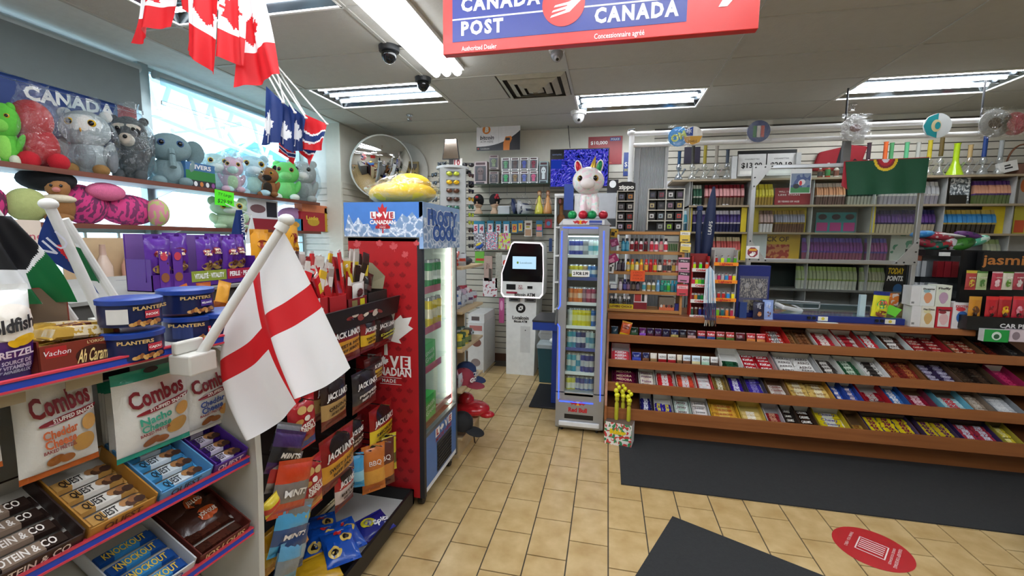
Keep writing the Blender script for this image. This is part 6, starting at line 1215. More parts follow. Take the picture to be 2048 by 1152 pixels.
badge(1386, 271, 16, '#e8e4dc', 'round badge with blue, white and gold on the pipe frame', lambda m_, r: (m_.poly([(-r*.95, 0), (-r*.7, r*.68), (0, r*.97), (0, 0)], -.001, None, mat('#2c4c9c')), m_.text('*', -r*.4, r*.3, r*.9, -.002, WHITE), m_.poly([(-r*.98, -r*.05), (r*.98, -r*.05), (r*.7, -r*.7), (0, -r*.98), (-r*.7, -r*.7)], -.001, None, mat('#d8a440')), m_.text('CHILE', 0, -r*.6, r*.25, -.002, mat('#5c3c1c'))), False)
badge(1518, 262, 18, '#1c3c7c', 'round navy badge with green, white and red stripes', lambda m_, r: [m_.patch(-r*.5+k*r*.34, -r*.5+k*r*.34+r*.3, -r*.55, r*.5, -.001, mat(['#2c7c4c', '#e8e4e0', '#c84c3c'][k]), None, 1, 1) for k in range(3)])
badge(1711, 256, 20, '#d8d8d8', 'crumpled clear bag with a white badge on the pipe frame', lambda m_, r: m_.blob(0, 0, r*.4, r*.3, -.001, mat('#8c6c6c')))
badge(1876, 251, 19, '#dce0e0', 'round badge half teal half white on the pipe frame', lambda m_, r: (m_.poly([(0, r), (-r*.7, r*.7), (-r, 0), (-r*.7, -r*.7), (0, -r)], -.001, None, mat('#1c98a0')), m_.blob(-r*.1, 0, r*.35, r*.5, -.002, mat('#e0d0a0')), m_.blob(0, 0, r*.2, r*.3, -.003, mat('#1c98a0'))), False)
badge(1992, 246, 21, '#9c9c98', 'grey badge in a crumpled bag near the right edge', lambda m_, r: m_.blob(0, 0, r*.45, r*.4, -.001, mat('#5c5044'))); badge(2031, 247, 17, '#a83848', 'red round badge with dark rim at the right edge', lambda m_, r: m_.blob(0, 0, r*.6, r*.6, -.001, mat('#c85868')))
sign('blank white tag hanging under the bagged badge', (1703, 272, 1728, 289), YP_-.03, '#dcdcd0', None, 'tag', 'price_tag', .003)
# --- lighter displays
def lighters(px0, px1, strips, tops, sc_, rowsc, label, txt, tcol, side=None):
    cx, z, w, h = rY(px0, strips[0]-26, px1, 637, 3.86); t = thing('lighter_display', label, 'display', (cx, 3.86, CT), group=None)
    H_ = PY(px0, tops, 3.86).z-CT
    MB().box(-w/2, -w/2+.008, -.02, .09, 0, H_, mat(side or '#b01c20')).box(w/2-.008, w/2, -.0, .09, 0, H_, mat(side or '#b01c20')).box(-w/2, w/2, .09, .1, 0, H_+.02, mat(side or '#8c1a1c')).build('stand', t)
    for i, sy in enumerate(strips):
        zc_ = PY(px0, sy, 3.84).z-CT; mb = MB().box(-w/2, w/2, -.03, -.022, max(.0, zc_-.012), zc_+.016, mat(sc_, .4)); mb.text(txt, 0, zc_+.002, .018, -.0312, mat(tcol), fit=w*.55, bold=.05); mb.build('label_strip', t); MB().box(-w/2+.008, w/2-.008, -.022, .09, max(0, zc_-.012), max(0, zc_-.012)+.004, mat('#2c2022')).build('tray', t)
        cs = rowsc[i]; n_ = len(cs)
        for k, c in enumerate(cs):
            key = 'lt'+c
            if key not in FZ: o = MB().box(-.011, .011, -.006, .006, 0, .058, mat(c, .25)).box(-.010, .010, -.005, .005, .058, .072, mat('#c8c8cc', .25, .8)).box(-.008, .002, -.005, .005, .072, .078, mat('#8c2420' if c < '#8' else '#3c3c3c')).build('lighter', bevel=.002); FZ[key] = o.data; bpy.data.objects.remove(o)
            put(FZ[key], (cx-w/2+.02+k*(w-.04)/(n_-1), 3.86+.0, CT+max(.004, zc_-.008)), (-.05, 0, 0), '%s pocket lighter, %s row %s of the %s lighter display' % (['leftmost', 'second', 'third', 'fourth', 'fifth', 'sixth'][k], 'in', ['one', 'two', 'three', 'four'][i], 'red' if side is None else 'orange'), 'lighter', 'pocket lighters on the counter', 'lighter')
lighters(1381, 1416, (540, 571, 602, 633), 512, '#e4e0dc', [['#c8f020', '#58e020', '#f06020'], ['#d82c54', '#c0e028', '#68c828', '#30a040', '#d88c7c'], ['#7c1c24', '#d08c20', '#145c58', '#209040', '#d8b0b0'], ['#24503c', '#503020', '#242c88', '#2c2c68']], 'red tiered display of pocket lighters on the counter', 'Cricket', '#c02828')
lighters(1424, 1472, (528, 563, 599, 634), 500, '#f09020', [['#c02828', '#c8e020', '#48b828', '#50a020'], ['#c8b0b8', '#d83068', '#b8b0b8', '#3090d0', '#d02c60', '#f0e020'], ['#b01c1c', '#c01c1c', '#c82020', '#3090d8', '#f0e020'], ['#d84040', '#78b820', '#1c6870', '#e07828', '#b83050']], 'orange-labelled tiered display of pocket lighters beside the red one', 'Lighters', '#c03020', '#a8a4a0')
# --- folded umbrellas and lanyards
t = thing('folded_umbrella', 'navy folded umbrella standing upright behind the red lighter display', 'umbrella', (PY(1392, 560, 3.98).x, 3.99, CT)); zt_ = PY(1392, 412, 3.98).z-CT; NV = mat('#14244c', .6)
MB().lathe([(.012, 0), (.02, .1), (.024, zt_*.5), (.022, zt_*.93), (.008, zt_)], 10, (0, 0, 0), NV).build('cloth', t, smooth=True); MB().cyl((0, 0, zt_*.96), (0, 0, zt_), .025, None, 10, mat('#1c3060')).build('cap', t)
t = thing('folded_umbrella', 'navy folded umbrella leaning to the right with white lettering', 'umbrella', (PY(1402, 560, 4.0).x, 4.05, CT)); p = PY(1431, 372, 4.0)-Vector((PY(1402, 560, 4.0).x, 4.0, CT)); L_ = p.length
MB().lathe([(.01, 0), (.02, .12), (.05, L_*.5), (.05, L_*.7), (.03, L_*.9), (.008, L_)], 10, (0, 0, 0), NV).build('cloth', t, smooth=True, rot=(0, math.atan2(p.x, p.z), 0)); m_ = MB(); m_.text('LEAFS', 0, L_*.68, .028, -.052, WHITE, rot=HP, fit=.11); m_.build('lettering', t, rot=(0, math.atan2(p.x, p.z), 0))
t = thing('lanyard_bundle', 'bundle of blue and white lanyards hanging over the counter edge', 'lanyards', (0, 0, 0))
for k in range(7):
    a = PY(1413+k*2.3, 532+abs(k-3)*3, 3.80); b_ = PY(1408+k*3.6, 606, 3.775); c = PY(1411+k*3.2, 640, 3.77); m_ = MB(); w_ = .009
    c1 = mat(['#dce8f0', '#c8d8e4', '#8cb0cc'][k % 3], .6); c2 = mat(['#1c2c5c', '#20305c'][k % 2], .6)
    for (p, q, m2) in ((a, b_, c1), (b_, c, c2)): m_.add([(p.x-w_/2, p.y-k*.002, p.z), (p.x+w_/2, p.y-k*.002, p.z), (q.x+w_/2, q.y-k*.002, q.z), (q.x-w_/2, q.y-k*.002, q.z)], [(0, 1, 2, 3)], m2)
    m_.build('strap', t); d = PY(1411+k*3.2, 652, 3.77); MB().cyl((c.x, c.y-k*.002, c.z), (d.x+rnd.uniform(-.01, .01), d.y, d.z), .004, .006, 6, CHROME).build('clip', t)
# --- blue scratch ticket stand
cx, z, w, h = rY(1475, 531, 1540, 640, 3.9); z = CT; h = PY(1505, 531, 3.9).z-CT; BU = mat('#16246c', .35)
t = thing('ticket_stand', 'dark blue counter stand with gold and silver charms behind clear film', 'stand', (cx, 3.9, CT))
MB().box(-w/2, w/2, .02, .1, 0, h, BU).build('panel', t, bevel=.004)
mb = MB().patch(-w*.42, w*.42, h*.38, h*.75, .0185, pr('#1c2448', '#a8a4a0', None, 190, 60, .52), None, 1, 1).patch(-w*.28, w*.4, h*.14, h*.34, .0185, pr('#8c8468', '#3c3440', None, 200, 90, .5), None, 1, 1)
for s in (-.2, .2): mb.poly([(w*(s-.09), h*.62), (w*s, h*.56), (w*(s+.09), h*.62), (w*s, h*.68)], .017, None, mat('#a8a8b0'))
mb.build('charm_sheet', t); MB().box(-w*.44, w*.44, .008, .01, h*.1, h*.8, clear('#ffffff', .08, .4)).build('clear_film', t); MB().box(-w*.42, -w*.2, -.02, .02, 0, h*.3, mat('#203c78')).build('pocket', t)
for k, (p0, p1_, c, c2, lb) in enumerate((((1507, 608), (1530, 638), '#1c1c3c', '#c88c5c', 'dark pouch leaning on the blue stand'), ((1527, 605), (1549, 639), '#8ca4dc', '#6c3c28', 'pale blue pouch leaning on the blue stand'))):
    cx, z, w, h = rY(p0[0], p0[1], p1_[0], p1_[1], 3.84); bag(lb, 'pouch', (cx, 3.85+.01*k, CT), 0, w, h+.02, .02, c, blobs=((.05, .3, .18, .14, c2),), texts=(('1g', .0, .72, .16, '#e8e8f0'),), rot=(-.1, 0, 0), name='pouch', nx=6, nz=6)
# --- blue framed ticket case in the counter
p0 = PY(1550, 640, 3.86); x0_, x1_ = PY(1545, 640, 3.86).x, PY(1810, 645, 3.86).x
t = thing('ticket_case', 'flat glass-topped ticket case with a blue rim on the counter', 'display case', (0, 0, 0))
MB().box(x0_, x1_, 3.86, 3.89, CT, CT+.05, mat('#1a2c78', .35)).box(x0_, x1_, 4.3, 4.33, CT, CT+.09, mat('#8c9498', .4, .5)).box(x0_, x0_+.02, 3.89, 4.3, CT, CT+.05, mat('#1a2c78', .35)).box(x1_-.02, x1_, 3.89, 4.3, CT, CT+.05, mat('#1a2c78', .35)).build('rim', t, bevel=.003)
MB().box(x0_+.02, x1_-.02, 3.89, 4.3, CT, CT+.01, pr('#8ca4a8', '#c8b898', '#5c8ca8', 9, 9, .5)).build('ticket_bed', t); MB().add([(x0_+.02, 3.885, CT+.05), (x1_-.02, 3.885, CT+.05), (x1_-.02, 4.3, CT+.085), (x0_+.02, 4.3, CT+.085)], [(0, 1, 2, 3)], clear('#e8f4f4', .12, .6, .03)).build('glass_top', t)
for px in (1645, 1780): p = PY(px, 645, 3.858); m_ = MB().patch(-.035, .035, 0, .035, -.001, mat('#e0e0d4'), None, 1, 1); m_.blob(0, .018, .012, .012, -.002, mat('#c8b83c')); tag(m_.build('sticker', loc=(p.x, 3.858, CT+.008)), 'white square sticker with yellow flower, %s one on the blue rim' % ('left' if px < 1700 else 'right'), 'sticker')
for px in (1622, 1758): p = PY(px, 640, 3.858); tag(MB().cyl((-.018, 0, 0), (-.018, -.012, 0), .012, None, 10, BLACK).cyl((.018, 0, 0), (.018, -.012, 0), .012, None, 10, BLACK).box(-.03, .03, -.002, 0, -.015, .015, mat('#24346c')).build('lock', loc=(p.x, 3.858, CT+.03)), 'pair of black case locks, %s pair' % ('left' if px < 1700 else 'right'), 'lock')
tag(MB().box(-.07, .07, -.02, .02, 0, .002, WHITE).build('paper_slip', loc=(PY(1655, 648, 3.82).x, 3.83, CT)), 'white paper slip at the counter edge', 'paper')
# payment terminal
c = PY(1575, 622, 4.0); t = thing('payment_terminal', 'white payment terminal lying on the ticket case', 'payment terminal', (c.x, 4.0, CT+.07), rot=(.25, .18, .5))
MB().box(-.11, .11, -.05, .05, 0, .035, mat('#d4d6d8', .35)).build('shell', t, bevel=.012); MB().box(-.085, .05, -.035, .035, .035, .037, mat('#4c4638', .2)).build('display_screen', t); MB().box(.06, .1, -.035, .035, .035, .039, mat('#b0b2b4')).build('keypad_block', t)
p0, p1 = PY(1552, 600, 4.25), PY(1640, 600, 4.25); tag(MB().tube([(p0.x, 4.25, CT+.0), (p0.x, 4.25, p0.z), (p1.x, 4.25, p0.z-.01), (p1.x, 4.25, CT)], .006, 6, ALU).build('guard_rail'), 'thin metal guard rail behind the payment terminal', 'rail')
# --- acrylic screen with aluminium frame
YA = 3.97; t = thing('acrylic_screen', 'clear acrylic counter screen in an aluminium corner-plate frame', 'screen', (0, 0, 0))
TLp, BLp, TRp, BRp = PY(1503, 331, YA), PY(1494, 516, YA), PY(1853, 318, YA), PY(1833, 516, YA); xl_, xr_ = (TLp.x+BLp.x)/2, (TRp.x+BRp.x)/2; ztp, zbt = TLp.z, BLp.z
rr_ = .016
MB().box(xl_, xl_+.035, YA-.016, YA+.016, CT, ztp, ALU).build('post', t, bevel=.003); MB().box(xr_-.03, xr_, YA-.016, YA+.016, CT, ztp, ALU).build('post', t, bevel=.003); MB().box(xl_+.035, xr_-.03, YA-.014, YA+.014, ztp-.03, ztp, ALU).build('rail', t, bevel=.003); MB().box(xl_+.035, xr_-.03, YA-.014, YA+.014, zbt-.03, zbt, ALU).build('rail', t, bevel=.003)
MB().box(xl_+.035, xr_-.03, YA-.003, YA+.003, zbt, ztp-.03, clear('#f6faf8', .025, .25, .03)).build('acrylic_sheet', t)
for (x, z, sx_, sz_) in ((xl_, ztp, 1, -1), (xr_, zbt-.03, -1, 1), (xl_, zbt-.03, 1, 1), (xr_, ztp, -1, -1)):
    m_ = MB().poly([(x, z), (x+sx_*.16, z), (x+sx_*.12, z+sz_*.045), (x+sx_*.04, z+sz_*.16), (x, z+sz_*.2)][::(1 if sx_*sz_ > 0 else -1)], YA-.021, YA-.0165, mat('#a8a8a6', .4, .6))
    for (u, v) in ((.02, .02), (.09, .018), (.14, .014), (.018, .1), (.016, .17)): m_.cyl((x+sx_*u, YA-.026, z+sz_*v), (x+sx_*u, YA-.02, z+sz_*v), .006, None, 8, BLACK)
    m_.build('corner_plate', t)
# draped green and red flag
def drape(label, name, cat, P4, Y, cf, folds=.01, nx=30, nz=16, th=.0):
    a, b, c, d = [PY(*q, Y) for q in P4]    # TL TR BR BL
    def fn(u, v):
        top = a.lerp(b, u); bot = d.lerp(c, u); p = bot.lerp(top, v); return (p.x, p.y+folds*math.sin(u*17+1)*(1-v)-th, p.z)
    return tag(MB().grid(nx, nz, fn, cf).build(name, smooth=True), label, cat)
GRN = mat('#0f4a30', .7, 0, .08, 30, .2, bsc=200); RDF = mat('#9c1c2c', .7)
def pf(u, v):
    du, dv = (u-.49)*2.35, v-1.0; r_ = math.hypot(du, dv*1.0)
    if r_ < .34 and r_ > .26: return mat('#d8b828', .6)
    if r_ < .20: return mat('#d8d4dc', .6) if r_ < .1 else mat('#b02030', .6)
    if r_ < .26: return mat('#7c2028', .6)
    return RDF if v > .975 else GRN
drape('green flag with a gold ring crest folded over the screen frame', 'flag', 'flag', ((1691, 322), (1859, 314), (1849, 386), (1696, 390)), YA-.03, pf, .008, 90, 50)
drape('red end of the folded flag hanging left of its green part', 'flag_edge', 'flag', ((1688, 323), (1695, 323), (1696, 380), (1683, 372)), YA-.022, RDF, .004, 4, 8)
sign('laminated picture of a red and white figure on a pitch hanging on the screen', (1580, 338, 1622, 387), YA-.03, '#d0d4d4', lambda mb, w, h: (mb.patch(-w*.46, w*.46, h*.03, h*.82, -.001, pr('#3c507c', '#6c7c94', None, 14, 14, .5), None, 1, 1), mb.patch(-w*.46, w*.46, h*.03, h*.25, -.0015, mat('#3c7c4c'), None, 1, 1), mb.blob(w*.05, h*.45, w*.18, h*.12, -.002, mat('#c8c8cc'), None, 12, .6), mb.blob(-w*.0, h*.42, w*.07, h*.1, -.0025, mat('#c02c34')), mb.blob(-w*.2, h*.3, w*.15, h*.1, -.002, mat('#2c2c34'))), 'picture', 'picture', .003)
sign('white sticker with a red and gold octagon at the screen corner', (1492, 492, 1518, 517), YA-.027, '#e0e0e0', lambda mb, w, h: (mb.blob(0, h*.5, w*.42, h*.42, -.001, mat('#8c2c40'), None, 8, PI/8), mb.patch(-w*.3, w*.3, h*.6, h*.78, -.002, mat('#d89c30'), None, 1, 1), mb.blob(-w*.05, h*.3, w*.18, h*.12, -.002, WHITE), mb.text('50', w*.08, h*.42, h*.2, -.003, WHITE, bold=.05)), 'sticker', 'sticker', .002)
# --- right part of the counter
cx, z, w, h = rY(1740, 571, 1778, 628, 3.9); bag('blue and yellow bag of sweets standing on the counter', 'sweet bag', (cx, 3.9, CT), 0, w, h+.03, .05, '#1c2c7c', bands=((.22, .88, '#d8d428'),), blobs=((0, .62, .3, .14, '#3ca85c'), (0, .32, .34, .1, '#8c4c34')), texts=(('SOUR', 0, .66, .12, '#d84c3c', {'fit': .5, 'bold': .05}),), rot=(0, .06, .2), name='sweet_bag')
tag(MB().box(-.02, .02, -.01, .02, 0, .22, mat('#b4ccd4', .3)).build('small_box', loc=(cx-w/2-.03, 3.94, CT)), 'narrow pale box behind the bag of sweets', 'box')
cx, z, w, h = rY(1783, 610, 1822, 640, 3.98); o = open_tray('open kraft box tilted on the counter beside the toy cartons', 'box', (cx, 3.98, CT), (0, 0, .35), w, .2, .11, '#8c7c54', '#a89868', name='cardboard_box'); MB().add([(-w/2, 0, .11), (w/2, 0, .11), (w/2+.02, -.03, .19), (-w/2+.03, -.02, .17)], [(0, 1, 2, 3)], mat('#9c8c60')).build('flap', o)
tag(MB().box(-.045, .045, 0, .003, 0, .07, mat('#78e040', .6)).build('note', loc=(PY(1780, 606, 3.95).x, 3.94, CT+.07), rot=(.3, .4, 0)), 'bright green note stuck on the kraft box', 'note')
tag(MB().box(-.06, .06, 0, .003, 0, .1, pr('#e8843c', '#e8d8d0', None, 30, 30, .55)).build('card', loc=(PY(1785, 585, 4.1).x, 4.12, CT+.12)), 'orange and white card behind the kraft box', 'card')
ZB = {}
for k, (a, b, c, d, body, f1, f2, ttl, lb) in enumerate(((1842, 1870, 613, 655, '#dcd8c8', '#c8a468', '#d8d0a0', 'Hey Kinoo', 'cream toy carton, lower left of the stacked cartons'), (1872, 1903, 612, 654, '#b82030', '#d8b0b0', '#8c3038', 'Monsters', 'red toy carton with white front, lower middle of the cartons'), (1842, 1870, 572, 612, '#d8dcd8', '#d89870', '#8cb0b8', 'Dreams', 'white toy carton with peach picture, upper left of the stack'), (1872, 1903, 568, 611, '#d8dccc', '#b898b0', '#c8d4c0', 'Fluffy', 'pale green toy carton with lilac picture, upper right of the stack'), (1905, 1944, 604, 656, '#e0dcdc', '#3c6cb0', '#d04048', 'EXCITING', 'white toy carton with blue picture standing at the right'))):
    cx, z, w, h = rY(a, c, b, d, 3.83)
    z = CT if k in (0, 1, 4) else CT+ZB[k-2]+.001
    if k < 2: ZB[k] = h
    carton(lb, 'toy carton', (cx, 3.83, z), 0, w, h, .1, body, patches=((-.36, .36, .06, .8, '#dcd8d4'),) if k == 1 else (), blobs=((0, .44, .3, .24, f1), (0, .30, .2, .16, f1), (-.12, .75, .25, .08, f2)), texts=((ttl, 0, .86, .09, '#3c3434' if k != 4 else '#c02c38', {'fit': .8, 'bold': .03}),))
for k in range(2):
    cx, z, w, h = rY(1822, [613, 573][k], 1841, [655, 612][k], 3.835); carton('white side-turned toy carton at the left of the stack, %s' % ['lower', 'upper'][k], 'toy carton', (cx, 3.835, CT if k == 0 else CT+ZB[0]+.001), 0, w, ZB[0] if k == 0 else h, .1, '#d0d0d0', patches=((-.4, -.1, .1, .2, '#7c7c7c'),))
# clear organiser and pile of flags
cx, z, w, h = rY(1838, 512, 1925, 612, 4.15); t = thing('card_organizer', 'smoky clear organiser with red and grey packs behind the toy cartons', 'organiser', (cx, 4.15, CT)); H_ = z+h-CT
MB().box(-w/2, -w/2+.006, 0, .16, 0, H_, clear('#c8ccd0', .2, .5)).box(w/2-.006, w/2, 0, .16, 0, H_, clear('#c8ccd0', .2, .5)).box(-w/2, w/2, .155, .16, 0, H_, mat('#6c7074', .4)).build('shell', t)
for k in range(3): MB().box(-w/2, w/2, 0, .155, H_*k/3, H_*k/3+.006, clear('#c8ccd0', .2, .5)).build('shelf', t)
for k, (x_, c, zz_, lb) in enumerate(((-.12, '#a8acb0', 2, 'grey foil pack'), (0.0, '#7c1c24', 2, 'first dark red pack'), (.05, '#84202a', 2, 'second dark red pack'), (.1, '#741c22', 2, 'third dark red pack'), (-.12, '#b8bcc0', 1, 'silver pack'), (-.03, '#a4a8ac', 1, 'dull silver pack'), (.08, '#34363a', 1, 'charcoal pack'))):
    tag(MB().box(-.022 if c[1] == '7' or c[1] == '8' else -.04, .022, 0, .05, 0, H_*.24, foil(c)).build('pack', loc=(cx+x_, 4.17, CT+H_*zz_/3+.007)), lb+' in the clear organiser', 'pack')
tag(MB().box(-.03, .03, 0, .03, 0, .03, WHITE).build('cap', loc=(cx+.02, 4.16, CT+H_+.0)), 'small white cap on the clear organiser', 'cap')
cx, z, w, h = rY(1850, 500, 1980, 512, 4.2)
t = thing('car_flag_tray', 'black tray heaped with folded car flags above the organiser', 'tray', (cx, 4.2, CT)); z0_ = z-CT; MB().box(-w/2, w/2, 0, .25, z0_, z0_+h, BLACK).build('tray_body', t); [MB().box(x_, x_+.015, .2, .24, 0, z0_, BLACK).build('leg', t) for x_ in (-w/2, w/2-.015)]
for k, (px, py, sx_, sz_, c, c2, r_) in enumerate(((1860, 487, .09, .035, '#8c2838', '#2c5c44', .3), (1855, 468, .09, .03, '#2c7cc0', '#58a0d0', -.1), (1888, 472, .12, .035, '#a83848', '#d8c8c8', .1), (1885, 492, .1, .035, '#1c5c4c', '#b03038', -.2), (1912, 470, .13, .012, '#e0dcdc', '#e8e4e4', .12), (1918, 490, .08, .045, '#c8c4c8', '#b03848', .9), (1935, 488, .09, .05, '#3c7c2c', '#285c24', -.4), (1948, 470, .1, .03, '#5c2c6c', '#2c2c48', .2), (1965, 482, .1, .04, '#5cb898', '#c8e0d4', -.35))):
    p = PY(px, py, 4.22); tag(MB().ell((0, 0, 0), (sx_, .05, sz_), pr(c, c2, None, 22, 22, .55), 12, 7, rot=(0, r_, 0)).build('folded_flag', loc=(p.x, 4.27+.01*(k % 3), max(p.z, CT+z0_+h+sz_*.9)), smooth=True), ['red and green', 'blue', 'red and white', 'teal and red', 'white', 'grey and red', 'dark green', 'violet', 'mint and white'][k]+' folded car flag in the heap on the black tray', 'flag')
# perfume display
cx, z, w, h = rY(1928, 502, 2075, 684, 3.8); t = thing('fragrance_display', 'black car fragrance display with gold header at the right end', 'display', (cx, 3.8, 0)); BK = mat('#0e0f11', .4)
zt_ = z+h; MB().box(-w/2, w/2, .05, .08, .955, zt_, BK).build('back_panel', t); zz1 = PY(2000, 543, 3.76).z
m_ = MB().box(-w/2+.06, w/2, -.03, .02, zz1, zt_-.004, BK); m_.text("jasmine's", .06, (zz1+zt_)/2+.01, .07, -.032, mat('#b8763c', .4, .3), fit=.44, bold=.02); m_.build('header', t)
zc_ = PY(1990, 645, 3.76).z; m_ = MB().box(-w/2, w/2, -.05, .05, zc_-.06, zc_+.04, BK); m_.text('CAR PERFUME', .13, zc_-.02, .03, -.052, mat('#d8d8d8'), fit=.3, bold=.03); m_.build('base', t)
zq = zc_-.06-.003
MB().box(-w/2, w/2, .085, .3, .96, zq, BK).build('pedestal', t)
for k, (px, c, c2, lb) in enumerate(((1944, '#a83c3c', '#c8b03c', 'red and yellow'), (1966, '#a8b888', '#4c7c3c', 'pale green'), (1996, '#b83c50', '#e0c0c4', 'crimson and cream'), (2018, '#d0ccb8', '#5c8c34', 'cream and leaf green'), (2040, '#a03848', '#d8ccc8', 'dark red'))):
    x_, z_, w_, h_ = rY(px-11, 541, px+11, 580, 3.77); bag(lb+' scent sachet hanging in the upper row of the black display', 'scent sachet', (x_, 3.78, z_), 0, w_, h_, .02, c, bands=((.86, 1, c2),), blobs=((0, .35, .25, .2, c2),), texts=(('scent', 0, .65, .1, '#f0e8e0', {'fit': .6}),), name='scent_sachet', nx=6, nz=7)
for k, (px, c, c2, lb) in enumerate(((1950, '#c08020', '#5c3418', 'amber'), (1984, '#b81c28', '#8c1420', 'first red'), (2010, '#a81c24', '#e0b020', 'red and gold'), (2038, '#b8283c', '#d8909c', 'third red'))):
    x_, z_, w_, h_ = rY(px-13, 593, px+13, 640, 3.77); bag(lb+' scent pouch hanging in the lower row of the black display', 'scent sachet', (x_, 3.775, z_), 0, w_, h_, .025, c, bands=((.86, 1, '#d83030' if k else '#c89030'),), blobs=((0, .4, .28, .2, c2), (0, .22, .16, .1, '#2c1c1c')), name='scent_sachet', nx=6, nz=7)
cx, z, w, h = rY(1968, 657, 2018, 684, 3.70); carton('green and white box at the foot of the black display', 'box', (cx, 3.70, z), 0, w, h*.9, .05, '#d8dcd8', front='#1f9a44', blobs=((0, .5, .2, .35, '#d8e8dc'), (0, .45, .12, .2, '#2c5c3c')), name='box'); cx, z, w, h = rY(2020, 658, 2060, 684, 3.70); carton('pink and white box beside the green and white box', 'box', (cx, 3.70, z), 0, w, h*.9, .05, '#d8c8d0', blobs=((-.2, .5, .2, .35, '#8c7c84'),), name='box')
# ============================================================ WINDOW SHELVES WITH PLUSH TOYS
SB = wood('#5c2f22', '#7c4432', 30, 2, 30, .45, 'red brown board')
for z, lb in ((2.03, 'upper'), (1.695, 'lower')):
    t = thing('window_shelf', '%s red-brown plank shelf of plush toys running along the window' % lb, 'shelf', (0, 0, 0))
    MB().box(-3.74, -3.36, -.5, 4.62, z-.022, z, mat('#c8cccc', .5)).box(-3.36, -3.345, -.5, 4.62, z-.03, z+.002, SB).build('plank', t)
    for y in (.4, 1.7, 2.94, 4.2): MB().add([(-3.73, y, z-.023), (-3.42, y, z-.023), (-3.73, y, z-.12), (-3.73, y+.01, z-.023), (-3.42, y+.01, z-.023), (-3.73, y+.01, z-.12)], [(0, 1, 2), (5, 4, 3), (0, 2, 5, 3), (1, 4, 5, 2)], ALU).build('bracket', t)
def fur(c, sc=60): return mat(c, .95, 0, .14, sc, .6, bsc=sc*4)
def plush(label, px, c, muz=None, belly=None, ear='round', earc=None, rz=.9, z0=2.031, X=-3.55, bagged=None, eye='#101010', eyer='#c8a028', feet=None, extra=None, zoff=0, deep=1.0):
    y, z, w, h = rX(*px, X); t = thing('plush_toy', label, 'plush toy', (X, y, z0+zoff), rz); F = fur(c); w = min(w*.80, h*1.2)
    MB().ell((0, 0, h*.27), (w*.40, w*.34*deep, h*.28), F, 18, 12).build('body', t, smooth=True)
    MB().ell((0, -w*.08, h*.68), (w*.46, w*.38*deep, h*.27), F, 20, 12).build('head', t, smooth=True)
    if belly: MB().ell((0, -w*.12*deep, h*.27), (w*.28, w*.25*deep, h*.22), fur(belly), 14, 10).build('belly', t, smooth=True)
    if muz: MB().ell((0, -w*.32*deep, h*.60), (w*.22, w*.20, h*.11), fur(muz), 14, 10).build('muzzle', t, smooth=True)
    for s in (-1, 1):
        MB().ell((s*w*.19, -w*.41*deep, h*.74), (w*.085, w*.05, w*.085), mat(eyer, .25), 12, 8).ell((s*w*.19, -w*.445*deep, h*.74), (w*.055, w*.035, w*.058), mat(eye, .06), 12, 8).build('eye', t, smooth=True)
        e = fur(earc or c)
        if ear == 'round': MB().ell((s*w*.36, 0, h*.9), (w*.13, w*.06, w*.13), e, 12, 8).build('ear', t, smooth=True)
        elif ear == 'big': MB().ell((s*w*.52, .02, h*.66), (w*.24, w*.06, h*.22), e, 14, 10).build('ear', t, smooth=True)
        elif ear == 'point': MB().ell((s*w*.28, 0, h*.93), (w*.09, w*.06, h*.11), e, 10, 8, rot=(0, s*.3, 0)).build('ear', t, smooth=True)
        elif ear == 'bump': MB().ell((s*w*.22, -w*.1, h*.88), (w*.14, w*.14, h*.09), e, 12, 8).build('ear', t, smooth=True)
        MB().ell((s*w*.27, -w*.32*deep, h*.075), (w*.16, w*.20, h*.085), fur(feet or c), 12, 8).build('foot', t, smooth=True)
        MB().ell((s*w*.38, -w*.12, h*.34), (w*.11, w*.13, h*.17), F, 12, 8, rot=(0, s*.35, 0)).build('arm', t, smooth=True)
    if extra: extra(t, w, h)
    if bagged is not None: film_bag(t, w*1.18, h*1.02, w*1.0, bagged, .05, 'plastic_bag', .002, h*.12, '#f4fafc')
    return t
plush('bright green bagless plush with pale feet, at the left end of the upper shelf', (-35, 195, 52, 325), '#5cb83c', '#7cc850', '#8cd058', 'bump', feet='#c8ccb4', rz=.8)
def red_lump():
    y, z, w, h = rX(25, 192, 130, 338, -3.5); t = thing('wrapped_plush', 'red plush bundle in crackling clear plastic, second on the upper shelf', 'plush toy', (-3.52, y, 2.031), .9); F = fur('#a81420')
    MB().ell((0, .0, h*.3), (w*.36, w*.28, h*.3), F, 18, 12).ell((-w*.08, 0, h*.66), (w*.38, w*.32, h*.27), F, 18, 12).build('body', t, smooth=True)
    for s in (-1, 1): MB().ell((s*w*.24+w*.1, -w*.3, h*.1), (w*.2, w*.22, h*.12), fur('#b41826'), 14, 8).build('foot', t, smooth=True)
    film_bag(t, w*1.1, h*1.02, w*.9, 12, .05, 'plastic_bag', .002, h*.12)
red_lump()
def owl(t, w, h):
    MB().ell((0, -w*.3, h*.63), (w*.028, w*.22, h*.045), mat('#c88c28', .5), 10, 8).build('beak', t, smooth=True)
    for s in (-1, 1): MB().ell((s*w*.42, -.01, h*.3), (w*.12, w*.22, h*.24), fur('#7c8084'), 12, 8).build('wing', t, smooth=True)
plush('grey and white owl plush with amber eyes in clear plastic', (112, 218, 232, 352), '#a8acac', None, '#8c9092', 'round', '#c8c8c4', .75, bagged=3, eyer='#c8a020', extra=lambda t, w, h: (owl(t, w, h), MB().ell((0, -w*.13, h*.70), (w*.43, w*.34, h*.22), fur('#d8d6d0'), 18, 12).build('face', t, smooth=True)), feet='#8c6838')
